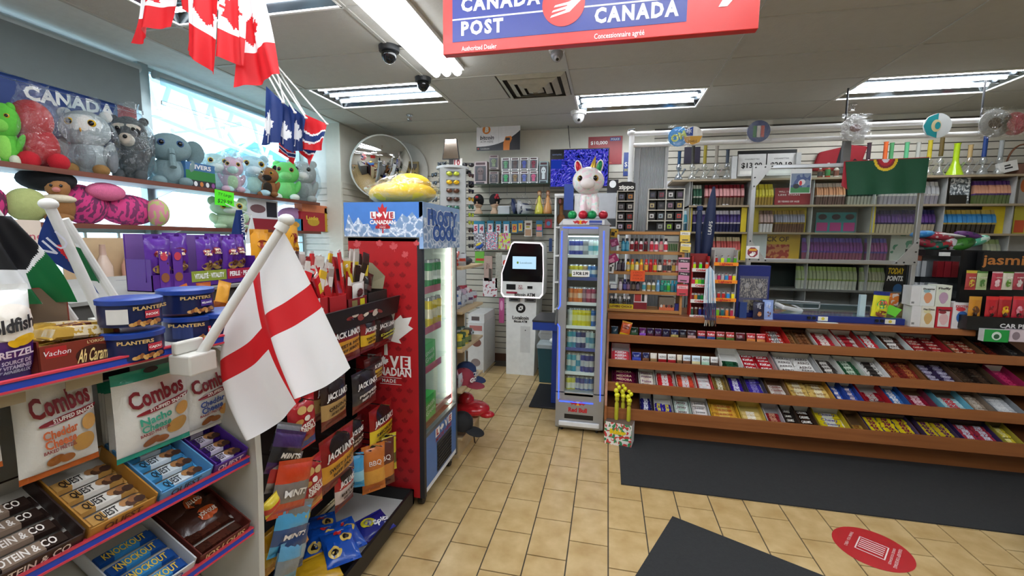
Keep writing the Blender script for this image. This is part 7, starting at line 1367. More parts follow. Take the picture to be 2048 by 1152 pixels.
def coon(t, w, h):
    for s in (-1, 1): MB().ell((s*w*.2, -w*.40, h*.70), (w*.15, w*.06, h*.07), fur('#1c1e22'), 12, 8, rot=(0, -s*.4, 0)).build('mask', t, smooth=True)
    MB().ell((0, -w*.36, h*.76), (w*.36, w*.07, h*.07), fur('#c8bcac'), 14, 8).build('brow', t, smooth=True); MB().ell((0, -w*.53, h*.62), (w*.06, w*.05, h*.03), mat('#101014', .2), 8, 6).build('nose', t, smooth=True)
plush('dark grey raccoon plush with black mask in clear plastic', (218, 228, 302, 362), '#4a4e50', '#c8baa8', '#3c4042', 'round', '#3a3c3e', .7, bagged=5, extra=coon, eyer='#b8b4a0')
plush('blue-grey elephant plush with large round ears', (292, 262, 384, 372), '#7c9498', None, '#8ca4a8', 'big', '#6c8488', .95, eyer='#3c5c8c', extra=lambda t, w, h: MB().tube([(0, -w*.38, h*.64), (0, -w*.52, h*.52), (0, -w*.56, h*.38), (0, -w*.62, h*.30)], w*.075, 8, fur('#7c9498')).build('trunk', t, smooth='auto'))
y, z, w, h = rX(372, 325, 430, 374, -3.42); carton('blue and green board game box between the elephant and the bagged toys', 'board game', (-3.42, y, 2.031), HP, w, h, .06, '#3c6c9c', patches=((-.5, .5, .3, .68, '#2f7c3c'), (-.5, .5, 0, .3, '#2c2c34')), texts=(('RIVERS', 0, .84, .17, '#e8e8e8', {'fit': .7, 'bold': .03}),), blobs=[(-.4+.2*k, .16, .06, .1, ['#c83c3c', '#e0e0e0', '#c87c3c', '#d8d8d8', '#8c4c8c'][k]) for k in range(5)])
plush('pale teal fuzzy toy lying in clear plastic on the upper shelf', (395, 292, 462, 372), '#b8d8d4', '#d8e8e4', None, 'round', None, 1.0, bagged=7); plush('pastel rainbow toy in a clear bag with a pointed bottom', (436, 318, 486, 392), '#c8a8b8', '#a8d0c8', '#b0d0a0', 'round', None, 1.0, X=-3.45, bagged=8)
plush('pale ice-blue bear plush in clear plastic', (468, 312, 534, 396), '#b0d0d8', '#d0e0e4', '#b8d8c8', 'round', None, .95, bagged=9); plush('brown and black dog plush sitting in front of the frog', (516, 334, 556, 396), '#8c5c34', '#1c1814', '#2c2218', 'point', '#1c1814', .6, X=-3.42, deep=1.1)
plush('light green frog plush with white paws on the upper shelf', (543, 322, 594, 402), '#6cc868', '#84d07c', '#7ccc74', 'bump', None, .75, feet='#d8e0d4', eyer='#a87c40'); plush('grey and white sloth plush in clear plastic near the shelf end', (580, 328, 628, 414), '#a4a8a4', '#d8d8d4', '#8c908c', 'round', None, .7, bagged=13, eyer='#6c6c68'); plush('pink and white bagged toy at the right end of the upper shelf', (606, 346, 630, 416), '#d0b8c0', '#e0d8d8', '#c88ca0', 'round', None, .7, bagged=14)
# lower shelf
def cushion(lb, px, c, c2, X=-3.5, th=.75, rz=HP, rot=None, stripes=True, z0=1.696, nm='plush_cushion'):
    y, z, w, h = rX(*px, X); m = pr(c, c2, None, 42, 16, .52, .9) if stripes else fur(c)
    return tag(MB().ell((0, 0, 0), (w*.5, h*.5*th, h*.5), m, 22, 14).build(nm, smooth=True, loc=(X, y, z0+h*.5), rot=rot or (0, 0, rz)), lb, 'cushion')
cushion('dark pink furry cushion cut by the left frame edge', (-60, 366, 14, 438), '#c03070', '#5c2040'); cushion('pale yellow-green round cushion on the lower shelf', (10, 378, 96, 446), '#a8b070', '#a8b070', -3.45, stripes=False)
t = thing('plush_toy', 'tan plush with a black fluffy mane and white collar on the lower shelf', 'plush toy', (-3.42, PX(120, 420, -3.42).y, 1.696), .9)
MB().ell((0, 0, .1), (.075, .06, .1), fur('#8c6034'), 14, 10).ell((.0, -.06, .03), (.07, .09, .03), fur('#8c6034'), 12, 8).build('body', t, smooth=True); MB().ell((0, -.01, .22), (.06, .055, .06), fur('#9c6c40'), 14, 10).ell((0, -.065, .205), (.02, .018, .016), mat('#c87c74', .6), 8, 6).build('head', t, smooth=True); MB().ell((-.05, .04, .27), (.14, .1, .075), fur('#16161a'), 18, 10).build('mane', t, smooth=True); MB().ell((0, -.02, .15), (.085, .065, .03), fur('#d8ccb4'), 14, 8).build('collar', t, smooth=True)
for s in (-1, 1): MB().ell((s*.022, -.062, .23), (.008, .006, .01), BLACK, 8, 6).build('eye', t)
cushion('pink and purple furry cushion leaning left on the lower shelf', (112, 368, 212, 446), '#c83878', '#6c2c54', rot=(0, .5, HP)); cushion('smooth pink plush roll lying on top of the two furry cushions', (172, 368, 250, 404), '#d86c94', '#d86c94', -3.42, .9, stripes=False, z0=1.86); cushion('widest pink and purple furry cushion on the lower shelf', (194, 388, 312, 450), '#d04080', '#7c3460'); cushion('tie-dyed pink and lime plush ball on the lower shelf', (296, 396, 334, 450), '#d88ca0', '#b8c078', -3.42)
t = plush('pale green and white round plush beyond the bright price note', (418, 402, 492, 462), '#b0c8a4', '#d0d8cc', None, 'round', None, 1.0, z0=1.696, X=-3.48); y, z, w, h = rX(430, 382, 468, 412, -3.33)
m_ = MB().box(-w/2, w/2, 0, .002, 0, h, mat('#58f020', .6)); m_.text('TY Large', 0, h*.75, h*.2, -.001, BLACK, fit=w*.7, slant=.2).text('$29.99', 0, h*.3, h*.26, -.001, BLACK, fit=w*.75, slant=.2); tag(m_.build('price_note', loc=(-3.335, y, z), rot=(0, .06, HP)), 'fluorescent green price note taped to the upper shelf edge', 'price note')
for k, (px, c, c2, lb, tx) in enumerate((((496, 408, 556, 446), '#d8d8dc', '#1c1c28', 'white and black toy car carton', 'CAR'), ((578, 438, 606, 462), '#2c8cb8', '#d8a040', 'blue toy carton', None), ((602, 426, 650, 464), '#a8202c', '#c8a028', 'red board game carton', 'Ludo'), ((650, 424, 672, 470), '#c8a428', '#b87c20', 'mustard tall carton', None), ((604, 405, 656, 420), '#d87c50', '#d87c50', 'flat orange carton', None), ((505, 450, 560, 464), '#8c1c2c', '#d8d0d0', 'flat red carton under the toy car carton', None))):
    y, z, w, h = rX(*px, -3.42); z0 = z if k in (0, 4) else 1.696
    if k == 4: z0 = 1.696+rX(602, 426, 650, 464, -3.42)[3]+.002
    if k == 0: z0 = 1.696+rX(505, 450, 560, 464, -3.42)[3]+.04
    if k == 5: h += .04
    carton(lb+' on the lower window shelf', 'toy carton', (-3.42, y, z0), HP, w, h, .1, c, blobs=((.0 if k else -.18, .5, .25, .22, c2 if k else '#6c4c50'),) if k < 4 else (), patches=((.1, .46, .1, .9, c2),) if k == 0 else (), texts=((tx, -.05, .7, .2, '#e0c040', {'fit': .5, 'bold': .04}),) if tx == 'Ludo' else ())
cushion('folded lilac plush blanket on the lower shelf', (556, 406, 612, 438), '#b88cb8', '#b88cb8', -3.5, .6, stripes=False, z0=1.78); y, z, w, h = rX(556, 438, 600, 464, -3.5); carton('dark toy carton under the lilac blanket', 'toy carton', (-3.5, y, 1.696), HP, w, .085, .1, '#2c3c54')
# wall banner behind the plush row, seen below the blind
t = thing('window_banner', 'blue and red postal banner fixed to the left window below the blind', 'banner', (-3.66, 0, 0)); y0_, y1_ = -.3, PX(275, 250, -3.66).y; zb_ = 2.1; zt_ = 2.62
m_ = MB(); m_.M = Matrix.Rotation(HP, 4, 'Z'); m_.box(y0_, y1_, 0, .012, zb_, zt_, mat('#a8202c', .5)); m_.patch(y0_, y1_-.14, zb_+.16, zt_, -.0012, mat('#1c3c80', .5), None, 1, 1)
for i, ch in enumerate('CANADA'): p = PX([65, 98, 128, 158, 187, 216][i], [180, 188, 193, 200, 207, 215][i], -3.65); m_.text(ch, p.y, p.z-.02, .085, -.0024, WHITE, bold=.04)
for yy in (.9, 1.2): m_.blob(yy, zt_-.1, .12, .12, -.002, mat('#a8202c', .5))
m_.build('banner_board', t)
# things seen under the lower shelf
y, z, w, h = rX(190, 476, 300, 562, -3.1); z9 = z; t = thing('bottle_display', 'beige bottle display board with three sparkling wine bottles under glass', 'display', (-3.1, y, z), HP)
MB().box(-w/2-.1, w/2+.12, .1, .11, -z9, h, mat('#b89c78', .6)).build('board', t); MB().box(-w/2-.1, w/2+.12, .0, .1, -.04, -.02, mat('#8c7454', .6)).build('ledge', t)
for k, (o_, c) in enumerate(((-.27*w, '#c8b0a0'), (.2*w, '#d0a090'), (.48*w, '#2c5c3c'))): MB().lathe([(0, 0), (.045, 0), (.045, h*.42), (.018, h*.68), (.015, h*.92), (0, h*.92)], 12, (o_, .045, -.02), [mat(c, .2)]*3+[mat('#c8c4b8' if k else '#b09080', .3)]*2).build('bottle', t, smooth='auto')
for k in range(5):
    y, z, w, h = rX(240+k*12, 560, 262+k*12, 600, -2.2); tag(MB().box(-w/2, w/2, 0, .004, 0, h+.15, mat('#1c2464', .4)).patch(-w*.3, w*.3, h*.5, h*1.0, -.001, mat('#4c4450'), None, 1, 1).build('gift_card', loc=(-2.2-.0*k, y, z-.15), rot=(-.1, 0, HP-.3)), 'dark blue standing card behind the nut tins, %s from left' % ['first', 'second', 'third', 'fourth', 'fifth'][k], 'card')
y, z, w, h = rX(28, 440, 84, 502, -2.4); h += z-1.413; z = 1.413; m_ = MB().box(-w/2, w/2, 0, .01, 0, h, mat('#c8b8a8', .6)); m_.text('Shania', 0, h*.35, h*.28, -.001, mat('#8c7c6c'), fit=w*.9, slant=.2).text('Find', w*.1, h*.75, h*.13, -.001, mat('#a83c50')); tag(m_.build('poster', loc=(-2.4, y, z), rot=(0, 0, HP)), 'cream poster with script lettering behind the black flag', 'poster')
t = thing('back_gondola', 'rear gondola block that carries the purple nut display', 'shelf unit', (0, 0, 0)); [(MB().box(-2.45, xr, ya, yb, 0, 1.40, mat('#5c5a56', .7)).build('block', t), MB().box(-2.47, xr+.02, ya, yb, 1.40, 1.412, mat('#8c8a84', .6)).build('top', t)) for xr, ya, yb in ((-1.84, -.6, 1.0), (-1.62, 1.0, 2.2))]

# ============================================================ FRONT GONDOLA
XF = -.95; t = thing('front_gondola', 'white snack gondola with blue and red edged shelves in the left foreground', 'shelf unit', (0, 0, 0)); GW = mat('#c4c2ba', .5, 0, .06)
RB_ = mat('#2446b4', .35); RR_ = mat('#c83c4c', .4)
MB().box(-1.60, -1.42, -.6, .965, 0, 1.345, mat('#1c1a1a', .6)).build('back_panel', t)
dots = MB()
for k in range(60): dots.cyl((-1.4195, -.2+k*.02, 1.14), (-1.416, -.2+k*.02, 1.14), .0035, None, 6, emitm('#ffffff', .8))  # light holes drawn as discs with a glow of their own, no lamp
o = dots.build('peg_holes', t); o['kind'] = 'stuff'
MB().box(-1.42, XF, -.6, .965, 1.345, 1.357, GW).build('shelf_board', t)
def rail(z, y1=.962): MB().box(XF-.004, XF, -.6, y1, z-.009, z+.007, RB_).box(XF, XF+.003, -.6, y1, z-.008, z+.006, RB_).build('price_rail', t); MB().box(XF-.006, XF+.006, -.6, y1, z+.006, z+.010, RR_).box(XF-.006, XF+.006, -.6, y1, z-.012, z-.008, RR_).build('rail_edge', t)
rail(1.361)
for zf in (1.005, .795, .50):
    MB().add([(XF, -.6, zf), (XF, .962, zf), (-1.40, .962, zf+.2), (-1.40, -.6, zf+.2), (XF, -.6, zf-.01), (XF, .962, zf-.01), (-1.40, .962, zf+.19), (-1.40, -.6, zf+.19)], [(0, 1, 2, 3), (7, 6, 5, 4), (1, 5, 6, 2)], GW).build('shelf_board', t); rail(zf+.006)
sd = [(430, 696), (455, 712), (485, 760), (503, 815), (515, 870), (521, 950), (523, 1060), (524, 1200)]; S_ = [PY(a, b, .975) for a, b in sd]; pts = [(p.x, p.z) for p in S_]; pts = [(-1.6, 1.36)]+pts+[(pts[-1][0], 0), (-1.6, 0)]
MB().poly(pts[::-1], .967, .985, GW).build('end_panel', t)
# goods on the gondola top
Z1 = 1.358
y, z, w, h = rX(-42, 570, 92, 768, -1.0)
bag('white and purple cracker pouch with yellow fish-shaped cracker print, far left', 'snack bag', (-1.01, y, Z1), HP-.1, w, PX(30, 572, -1.0).z-Z1, .09, '#dcdcd8', bands=((0, .44, '#4c2478'),), blobs=((.1, .62, .42, .19, '#e8e0d4'), (.22, .44, .2, .055, '#e8b81c', .3), (.05, .41, .07, .05, '#e8b81c', .9)), texts=(('oldfish', .06, .60, .13, '#1c1818', {'fit': .68, 'rot': .16, 'slant': .2, 'bold': .05}), ('BRETZEL', 0.05, .31, .075, '#e8e0f0', {'fit': .62, 'rot': .1, 'bold': .04}), ('SOURCE DE', .1, .215, .045, '#d8d0e8', {'fit': .44, 'rot': .1, 'bold': .03}), ('7 VITAMINES', .1, .155, .045, '#d8d0e8', {'fit': .5, 'rot': .1, 'bold': .03}), ('ET MINERAUX', .1, .095, .045, '#d8d0e8', {'fit': .5, 'rot': .1, 'bold': .03})), seal=.06, pinch=.02, wr=.001)
y, z, w, h = rX(98, 690, 256, 745, -.985); hb_ = .055
t = open_tray('open brown caramel cake box with a golden oval logo', 'display box', (-.98, y, Z1), (0, 0, HP), w, .17, hb_+.01, '#7c2c18', '#6c5844', back=.15, lip=hb_)
m_ = MB().blob(.02, hb_*.42, w*.24, hb_*.36, -.0006, mat('#3c1408')); m_.text('Ah Caramel!', .02, hb_*.42, .026, -.002, mat('#f0d488'), fit=w*.46, slant=.2, bold=.02).patch(-w*.42, -w*.18, hb_*.55, hb_*.92, -.0006, mat('#b02020'), None, 1, 1).text('Vachon', -w*.3, hb_*.72, .010, -.002, WHITE, slant=.2).text("L'ORIGINAL", .03, hb_*.9, .006, -.002, mat('#f0e0a0')); m_.build('front_print', t)
for k in range(6): put(bar_mesh(.125, .042, .022, '#b8923c', ['#5c2c1c', '#d8c8a8'][k % 2], None), (-1.01-(k % 3)*.045, y+.0+.006*k, Z1+.03+(k//3)*.026), (0, .1*(k % 2), HP+.05*(k-2)), 'gold foil caramel cake in the open brown box, %s %s' % (['lower', 'upper'][k//3], ['front', 'middle', 'back'][k % 3]), 'cake bar', 'caramel cakes in the brown box', 'cake_bar')
def tin(lb, px, X, z, dk, band, mx_):
    y, _, w, h = rX(*px, X-.055); h *= .84; r = w/2; t = thing('nut_tin', lb, 'tin', (X-.055, y, z)); NB = mat('#14204c', .3, .2)
    MB().lathe([(0, 0), (r*.97, 0), (r*.97, h*.86), (0, h*.86)], 36, (0, 0, 0), NB).build('can', t, smooth='auto'); MB().lathe([(r*1.02, h*.80), (r*1.03, h*.97), (r*.97, h), (0, h*.985)], 36, (0, 0, 0), mat('#1c3c8c', .35)).build('lid', t, smooth='auto')
    bend = lambda x, zz: r-math.sqrt(max(0, (r*.985)**2-min(x*x, r*r*.95)))
    m_ = MB(); m_.M = Matrix.Translation((0, -r, 0))
    if band[0]: m_.patch(-r*.75, -r*.15, h*.12, h*.66, -.002, mat(band[0]), bend, 8, 2)
    m_.text('PLANTERS', band[3]*r, h*.66, h*.13, -.003, mat('#c8a868'), fit=r*1.1, bend=bend, bold=.03).patch(r*.35, r*.82, h*.28, h*.55, -.002, mat(band[1]), bend, 6, 2).text(band[2], r*.58, h*.42, h*.08, -.0035, WHITE, fit=r*.4, bend=bend, bold=.03)
    for i in range(9): m_.blob(r*(.0+.1*i)-r*.05, h*(.08+.035*(i % 3)), r*.11, h*.07, -.003-.0003*i, mat(['#c89c5c', '#b8843c', '#8c5428'][(i*mx_) % 3]), bend, 10, i*.7)
    m_.build('label', t, rot=(0, 0, HP-.45)); return h
ht = .088
tin('blue nut tin with white nutrition panel, upper front of the stack', (217, 604, 327, 668), -.93, Z1+.072, 0, ('#d0d0cc', '#b83040', 'NOIX', .55), 1); tin('blue cashew tin directly under the one with the nutrition panel', (222, 640, 330, 704), -.93, Z1, 0, (None, '#b82c3c', 'CAJOU', .0), 1)
tin('blue mixed-nut tin on top, second from left', (322, 590, 412, 645), -1.0, Z1+.07, 0, (None, '#4c2c8c', 'MELANGE', .2), 2); tin('blue nut tin at the bottom, second from left', (330, 622, 424, 678), -1.0, Z1, 0, ('#28386c', '#b82c3c', 'NOIX', -.3), 1); tin('blue mixed-nut tin standing alone behind the flag pole', (404, 600, 492, 656), -.96, Z1, 0, (None, '#4c2c8c', 'MIX', .1), 2)
t = open_tray('orange open box of snack pouches behind the tins', 'display box', (-1.2, PX(425, 600, -1.2).y, Z1+.0), (0, 0, HP), .16, .1, .05, '#d8902c', '#c07c20', back=.09)
for k in range(3): bag('glossy orange snack pouch in the orange box, %s' % ['left', 'middle', 'right'][k], 'snack bag', (-1.23, PX(425, 600, -1.2).y-.05+.05*k, Z1+.02), HP, .05, .10, .02, ['#d8742c', '#b85c28', '#e0a038'][k], bands=((.0, .3, '#8c4c24'),), rot=(0, .3*(k-1), HP), nx=6, nz=7)
# big printed pretzel bags
def combos(lb, px, X, c, txt2, c2, full=True, dy=0):
    y, z, w, h = rX(*px, X)
    bag(lb, 'snack bag', (X, y+dy, z), HP, w, h, .045, '#e0e0dc', bands=((.0, .06, c), (.88, 1, c)), blobs=((.26, .25, .16, .09, '#c89850', .2), (-.1, .15, .11, .05, '#9c5c24', .4), (.04, .14, .1, .045, '#a86428', -.2), (.33, .44, .11, .08, '#d8a458'), (.1, .555, .40, .034, '#8c1c2c', .16)),
        texts=(('Combos', 0, .71, .19, '#7c1424', {'fit': .74, 'rot': .12, 'bold': .035}), ('STUFFED SNACKS', .14, .56, .04, '#f0e8e4', {'fit': .55, 'rot': .12, 'bold': .04}), (txt2, -.05, .43, .085, c2, {'fit': .42, 'rot': .1, 'bold': .05}), ('Cheese', -.05, .335, .085, c2, {'fit': .38, 'rot': .1, 'bold': .05}), ('BAKED PRETZEL', -.06, .265, .035, '#8c2c34', {'fit': .4, 'rot': .1, 'bold': .03})), seal=.05, hole=True, wr=.0012, pinch=.02)
combos('large white pretzel snack bag with orange cheddar print', (38, 745, 200, 960), -1.05, '#b85c24', 'Cheddar', '#d0683c'); combos('large white pretzel snack bag with teal trim', (233, 737, 376, 910), -1.03, '#2c9c84', 'Nacho', '#3ca48c'); combos('white pretzel snack bag with blue cheddar lettering', (355, 722, 460, 862), -1.05, '#d8d4cc', 'Cheddar', '#2c4c9c')
for k in range(3): combos('hidden white pretzel bag standing %s behind the teal-trimmed one' % ['just', 'second', 'third'][k], (210-k*10, 755, 345-k*10, 912), -1.10-.03*k, '#2c9c84', 'Nacho', '#3ca48c')
combos('white pretzel bag cut off by the left frame edge', (-120, 765, 18, 975), -1.03, '#b85c24', 'Cheddar', '#3c9c4c')
for k in range(2): p = PX([30, 185][k], [820, 775][k], -1.0); tag(MB().box(-.03, .03, 0, .002, -.012, .012, mat('#a89c84', .4)).build('price_tag', loc=(-.995, p.y, 1.325), rot=(.1, 0, HP)), 'tan blank hook tag above the pretzel bags, %s one' % ['left', 'right'][k], 'price tag'); MB().tube([(-1.4, p.y, 1.34), (-1.0, p.y, 1.338)], .003, 5, CHROME).build('y')
for k, o in enumerate([o for o in bpy.data.objects if o.name[0] == 'y' and len(o.name) < 6]): o.name = 'peg_hook'; tag(o, '%s wire peg hook under the top shelf' % ['left', 'right'][k], 'hook')
# bar boxes on the sloping shelf
SLP = math.atan2(.2, .45)
def barbox(lb, ya, yb, zf, body, bar, band, n, text, tcol, lip, inside='#b8b4ac', group=None, dk=1, L=.10):
    w = yb-ya; rot = Euler((SLP, 0, HP)); t = open_tray(lb, 'display box', (XF+.0-.004, (ya+yb)/2, zf+.004), tuple(rot), w, .20, .038, body, inside, lip=.028, text=lip)
    R = rot.to_matrix(); me = bar_mesh(round(w*.92, 3), .034, .014, bar, band, text, tcol)
    for r in range(n):
        p = Vector((XF-.004, (ya+yb)/2, zf+.004))+R @ Vector((0, .025+r*.04, .008))
        put(me, p, (SLP+rnd.uniform(-.05, .05), 0, HP+rnd.uniform(-.04, .04)), '%s bar in the %s' % (['frontmost', 'second', 'third', 'rearmost'][r], lb), 'snack bar', 'bars in the '+lb, 'snack_bar')
barbox('open golden box of cookie protein bars', .603, .728, 1.01, '#b07c30', '#b88c4c', '#e0dcd4', 4, 'QUEST', '#1c1818', ('QUEST', '#4c2c14')); barbox('open light blue box of cookie protein bars', .734, .856, 1.01, '#5c9cd0', '#4c98c8', '#d8e4ec', 4, 'QUEST', '#14202c', ('QUEST', '#1c2c3c')); barbox('open violet box of chocolate protein bars', .862, .955, 1.01, '#4c2888', '#3c1c74', '#d8d0e4', 4, 'QUEST', '#14101c', ('QUEST', '#e0d8ec'))
barbox('dark brown box of protein bars at the left', .44, .597, 1.01, '#2c1a16', '#2c201c', '#8c7868', 4, 'PROTEIN & CO', '#e8e0d8', ('PROTEIN & CO.', '#e0d8d0')); barbox('second dark brown box at the frame edge', .28, .435, 1.01, '#2c1a16', '#2c201c', '#8c7868', 4, 'PROTEIN & CO', '#e8e0d8', ('PROTEIN & CO.', '#e0d8d0'))
barbox('blue box of wafer sticks on the lower shelf', .66, .80, .80, '#c8ccd0', '#1c4c94', '#3c8cc8', 4, 'KNOCKOUT', '#e8c848', ('DIPPED', '#2c5ca0')); barbox('brown and red box of cake pouches on the lower shelf', .81, .95, .80, '#5c2018', '#3c1c14', '#4c241a', 2, None, '#fff', ('JOS LOUIS', '#f0d8a0'))
for k in range(3): bag('glossy brown cake pouch, %s in the brown and red box' % ['front', 'middle', 'rear'][k], 'snack bag', (XF-.05-k*.045, .885, .835+k*.022), HP, .13, .10, .03, '#3a1a12', bands=((0, .12, '#a8a4a0'),) if k == 0 else (), blobs=((.1, .5, .2, .2, '#c8541c'),), texts=(("JOS LOUIS", .1, .5, .12, '#f0e8d8', {'fit': .34, 'bold': .05}),), rot=(-.95, 0, HP+.15*k), nx=8, nz=8)

# ============================================================ JERKY RACK
t = thing('jerky_rack', 'black wire-hook rack of meat snacks between the gondola and the red cooler', 'rack', (0, 0, 0)); BK2 = mat('#171415', .5, 0, .2)
MB().box(-1.56, -1.44, 2.262, 2.27, .1, 1.28, BK2).build('end_panel', t); MB().box(-1.56, -1.52, 1.0, 2.27, .1, 1.30, BK2).build('back_panel', t); MB().box(-1.52, -1.16, 1.1, 2.27, 1.272, 1.284, BK2).build('top_shelf', t)
m_ = MB().add([(-1.165, 1.1, 1.20), (-1.165, 2.265, 1.20), (-1.145, 2.265, 1.30), (-1.145, 1.1, 1.30), (-1.18, 1.1, 1.20), (-1.18, 2.265, 1.20), (-1.16, 2.265, 1.30), (-1.16, 1.1, 1.30)], [(0, 1, 2, 3), (7, 6, 5, 4), (0, 4, 5, 1), (3, 2, 6, 7), (1, 5, 6, 2)], BK2); m_.M = FRX(-1.143)
for k in range(7): m_.blob(1.78+.045*k, 1.25+.012*math.sin(k*2), .03, .009+.004*(k % 3), -.002+.012, mat(['#7c2420', '#c8b8a8', '#8c3c34', '#d8c8b8'][k % 4], .4), None, 8, .4*math.sin(k*3))
m_.build('header', t)
MB().box(-1.52, -1.085, 1.02, 2.268, .05, .062, BK2).box(-1.095, -1.08, 1.02, 2.268, .045, .135, BK2).box(-1.52, -1.08, 2.253, 2.268, .045, .135, BK2).build('bottom_tray', t); MB().box(-1.5, -1.10, 1.75, 2.25, .062, .07, mat('#d0d0cc', .5)).build('liner', t)
for y in (1.2, 2.18): MB().cyl((-1.15, y-.008, .03), (-1.15, y+.008, .03), .03, None, 12, BLACK).build('castor', t)
def jb(lb, px, X, body, bands, texts, blobs=(), rz=HP, d=.05, hk=True):
    y, z, w, h = rX(*px, X); bag(lb, 'snack bag', (X, y, z), rz, w, h, d, body, bands, blobs, texts, seal=.07, hole=True, wr=.0012)
    if hk: MB().tube([(X+.055, y-.0, z+h*.985), (-1.52, y, z+h*.985)], .003, 5, CHROME).build('peg_hook', t)
def JL(b, bc, s='JACK LINK\'S', two='SWEET & HOT', tc='#2c1810'): return dict(bands=((.0, .2, '#6c1c1c'), (.2, .52, b)), texts=((s, 0, .66, .12, '#e8e4e0', {'fit': .78, 'slant': .2, 'bold': .05}), (two, 0, .42, .07, tc, {'fit': .7, 'bold': .04, 'rot': .08}), ('BEEF JERKY', .05, .31, .06, tc, {'fit': .6, 'bold': .04, 'rot': .08})), blobs=((0, .78, .3, .18, '#1c1616'),))
for lb, px, X, body, kw in (('black and red jerky bag with a wide yellow band, top left column', (648, 636, 720, 728), -1.19, '#7c1a1c', JL('#d8982c', 0)), ('narrow jerky bag with yellow band in the top row', (720, 634, 750, 702), -1.2, '#8c1c20', JL('#e0b42c', 0, two='TERIYAKI')), ('dark jerky bag with yellow-green script at the top right', (748, 626, 788, 690), -1.22, '#34201e', JL('#2c1a18', 0, two='Double', tc='#c8c83c')), ('tan banded jerky bag marked original', (640, 752, 692, 850), -1.19, '#2c1816', JL('#b8945c', 0, two='ORIGINAL')), ('second tan banded jerky bag tucked behind the original one', (622, 748, 668, 836), -1.26, '#6c2420', JL('#b8945c', 0, two='ORIGINAL')),
  ('charcoal pepper jerky bag in the second row', (703, 738, 752, 816), -1.2, '#2c2628', JL('#3c383a', 0, two='PEPPER', tc='#d8d4d0')), ('yellow banded jerky bag peeking behind the pepper one', (728, 712, 764, 768), -1.26, '#5c1c1c', JL('#d8b02c', 0, two='TERIYAKI')), ('bright yellow banded jerky bag beside the red cooler', (738, 808, 784, 892), -1.2, '#8c1818', JL('#e0c02c', 0, two='SMOKED')), ('large jerky bag with amber band in the third row', (638, 862, 708, 968), -1.19, '#8c1c1c', JL('#d8982c', 0)), ('dark red jerky bag at an angle behind the large amber one', (690, 838, 724, 905), -1.24, '#5c1c20', JL('#3c2020', 0, two='HOT', tc='#d8c8b8')), ('small red and black jerky bag in the lowest row', (668, 930, 706, 1012), -1.2, '#a81c24', JL('#c8b8b4', 0, two='BITES'))):
    jb(lb, px, X, body, kw['bands'], kw['texts'], kw['blobs'])
for lb, px, X, b2 in (('red nut pouch with a blue corner', (574, 796, 630, 902), -1.12, '#1c4c9c'), ('red nut pouch with a yellow corner', (592, 918, 644, 1024), -1.12, '#d8942c')):
    jb(lb, px, X, '#a81c24', ((.04, .2, b2),), (('KRISPY', 0, .52, .08, '#f0e8e0', {'fit': .5, 'rot': .1, 'bold': .05}), ('KERNELS', 0, .43, .08, '#f0e8e0', {'fit': .55, 'rot': .1, 'bold': .05})), ((-.1, .8, .16, .07, '#c8a060'), (.2, .76, .14, .06, '#d0b078'), (.0, .25, .12, .05, '#8c4c20'), (-.25, .62, .12, .05, '#c8944c'), (.0, .64, .1, .05, '#e8dcd0')))
for k, (lb, px, X, c, b2, r_) in enumerate((('light blue narrow pouch edge-on in the lowest row', (700, 905, 720, 976), -1.2, '#3c9cd0', '#8cc8e0', .5), ('purple pouch in the lowest row', (712, 898, 738, 962), -1.24, '#6c2c7c', '#8c4ca0', HP), ('orange crisp pouch in the lowest row', (734, 888, 760, 984), -1.19, '#c8702c', '#e0a040', .9), ('brown and orange pouch in the lowest row', (750, 880, 778, 975), -1.17, '#5c2820', '#c87c34', 1.0), ('yellow crisp pouch at the right of the lowest row', (764, 868, 784, 944), -1.17, '#c8b82c', '#5c5c24', .9))):
    jb(lb, px, X, c, ((.2, .5, b2),), (('BBQ', 0, .65, .1, '#f0e8e0', {'fit': .5}),) if k > 1 else (), (), r_)
# loose stacked bags at the gondola end
for k, (lb, px, X, c, b2, ra) in enumerate((('silver and black crumpled bag at the top of the loose stack', (535, 850, 590, 905), -1.08, '#6c6c70', '#2c2c30', -.7), ('purple and black candy bag in the loose stack', (522, 868, 592, 950), -1.06, '#3c2458', '#1c1a20', -.7), ('black and red tortilla bag in the loose stack', (524, 912, 590, 985), -1.06, '#8c8480', '#a82824', -.6), ('orange-red and grey candy bag in the loose stack', (528, 930, 606, 1035), -1.04, '#c8401c', '#7c7470', -.55),
   ('small white, red and yellow bag corner in the loose stack', (530, 990, 560, 1025), -1.03, '#d8c030', '#c83c2c', .3), ('grey bag with yellow corner in the loose stack', (545, 1010, 612, 1075), -1.05, '#787874', '#c8b428', -.7), ('sky blue and silver gum bag in the loose stack', (528, 1030, 606, 1110), -1.04, '#4ca0cc', '#38507c', -.6), ('dark blue mint bag in the loose stack', (540, 1070, 604, 1150), -1.03, '#24406c', '#8ca4b0', -.5), ('pale blue bag at the bottom of the loose stack', (538, 1095, 590, 1170), -1.02, '#5c9cc0', '#7c8488', -.6), ('gold bag corner sticking out of the loose stack', (580, 1060, 618, 1105), -1.08, '#c88c28', '#d8a840', .4), ('yellow bag low at the left of the loose stack', (524, 1060, 550, 1150), -1.1, '#c8901c', '#e0b830', 0))):
    y, z, w, h = rX(*px, X); bag(lb, 'snack bag', (X, y, z), HP, w*1.05, h, .04, c, ((.25, .6, b2),), (), (('MINTS', 0, .42, .12, '#e8e4e0', {'fit': .6, 'bold': .04}),) if k in (1, 3, 6) else (), rot=(0, 0, HP), seal=.08, wr=.003).rotation_euler = Euler((.0, -ra*.7, HP))
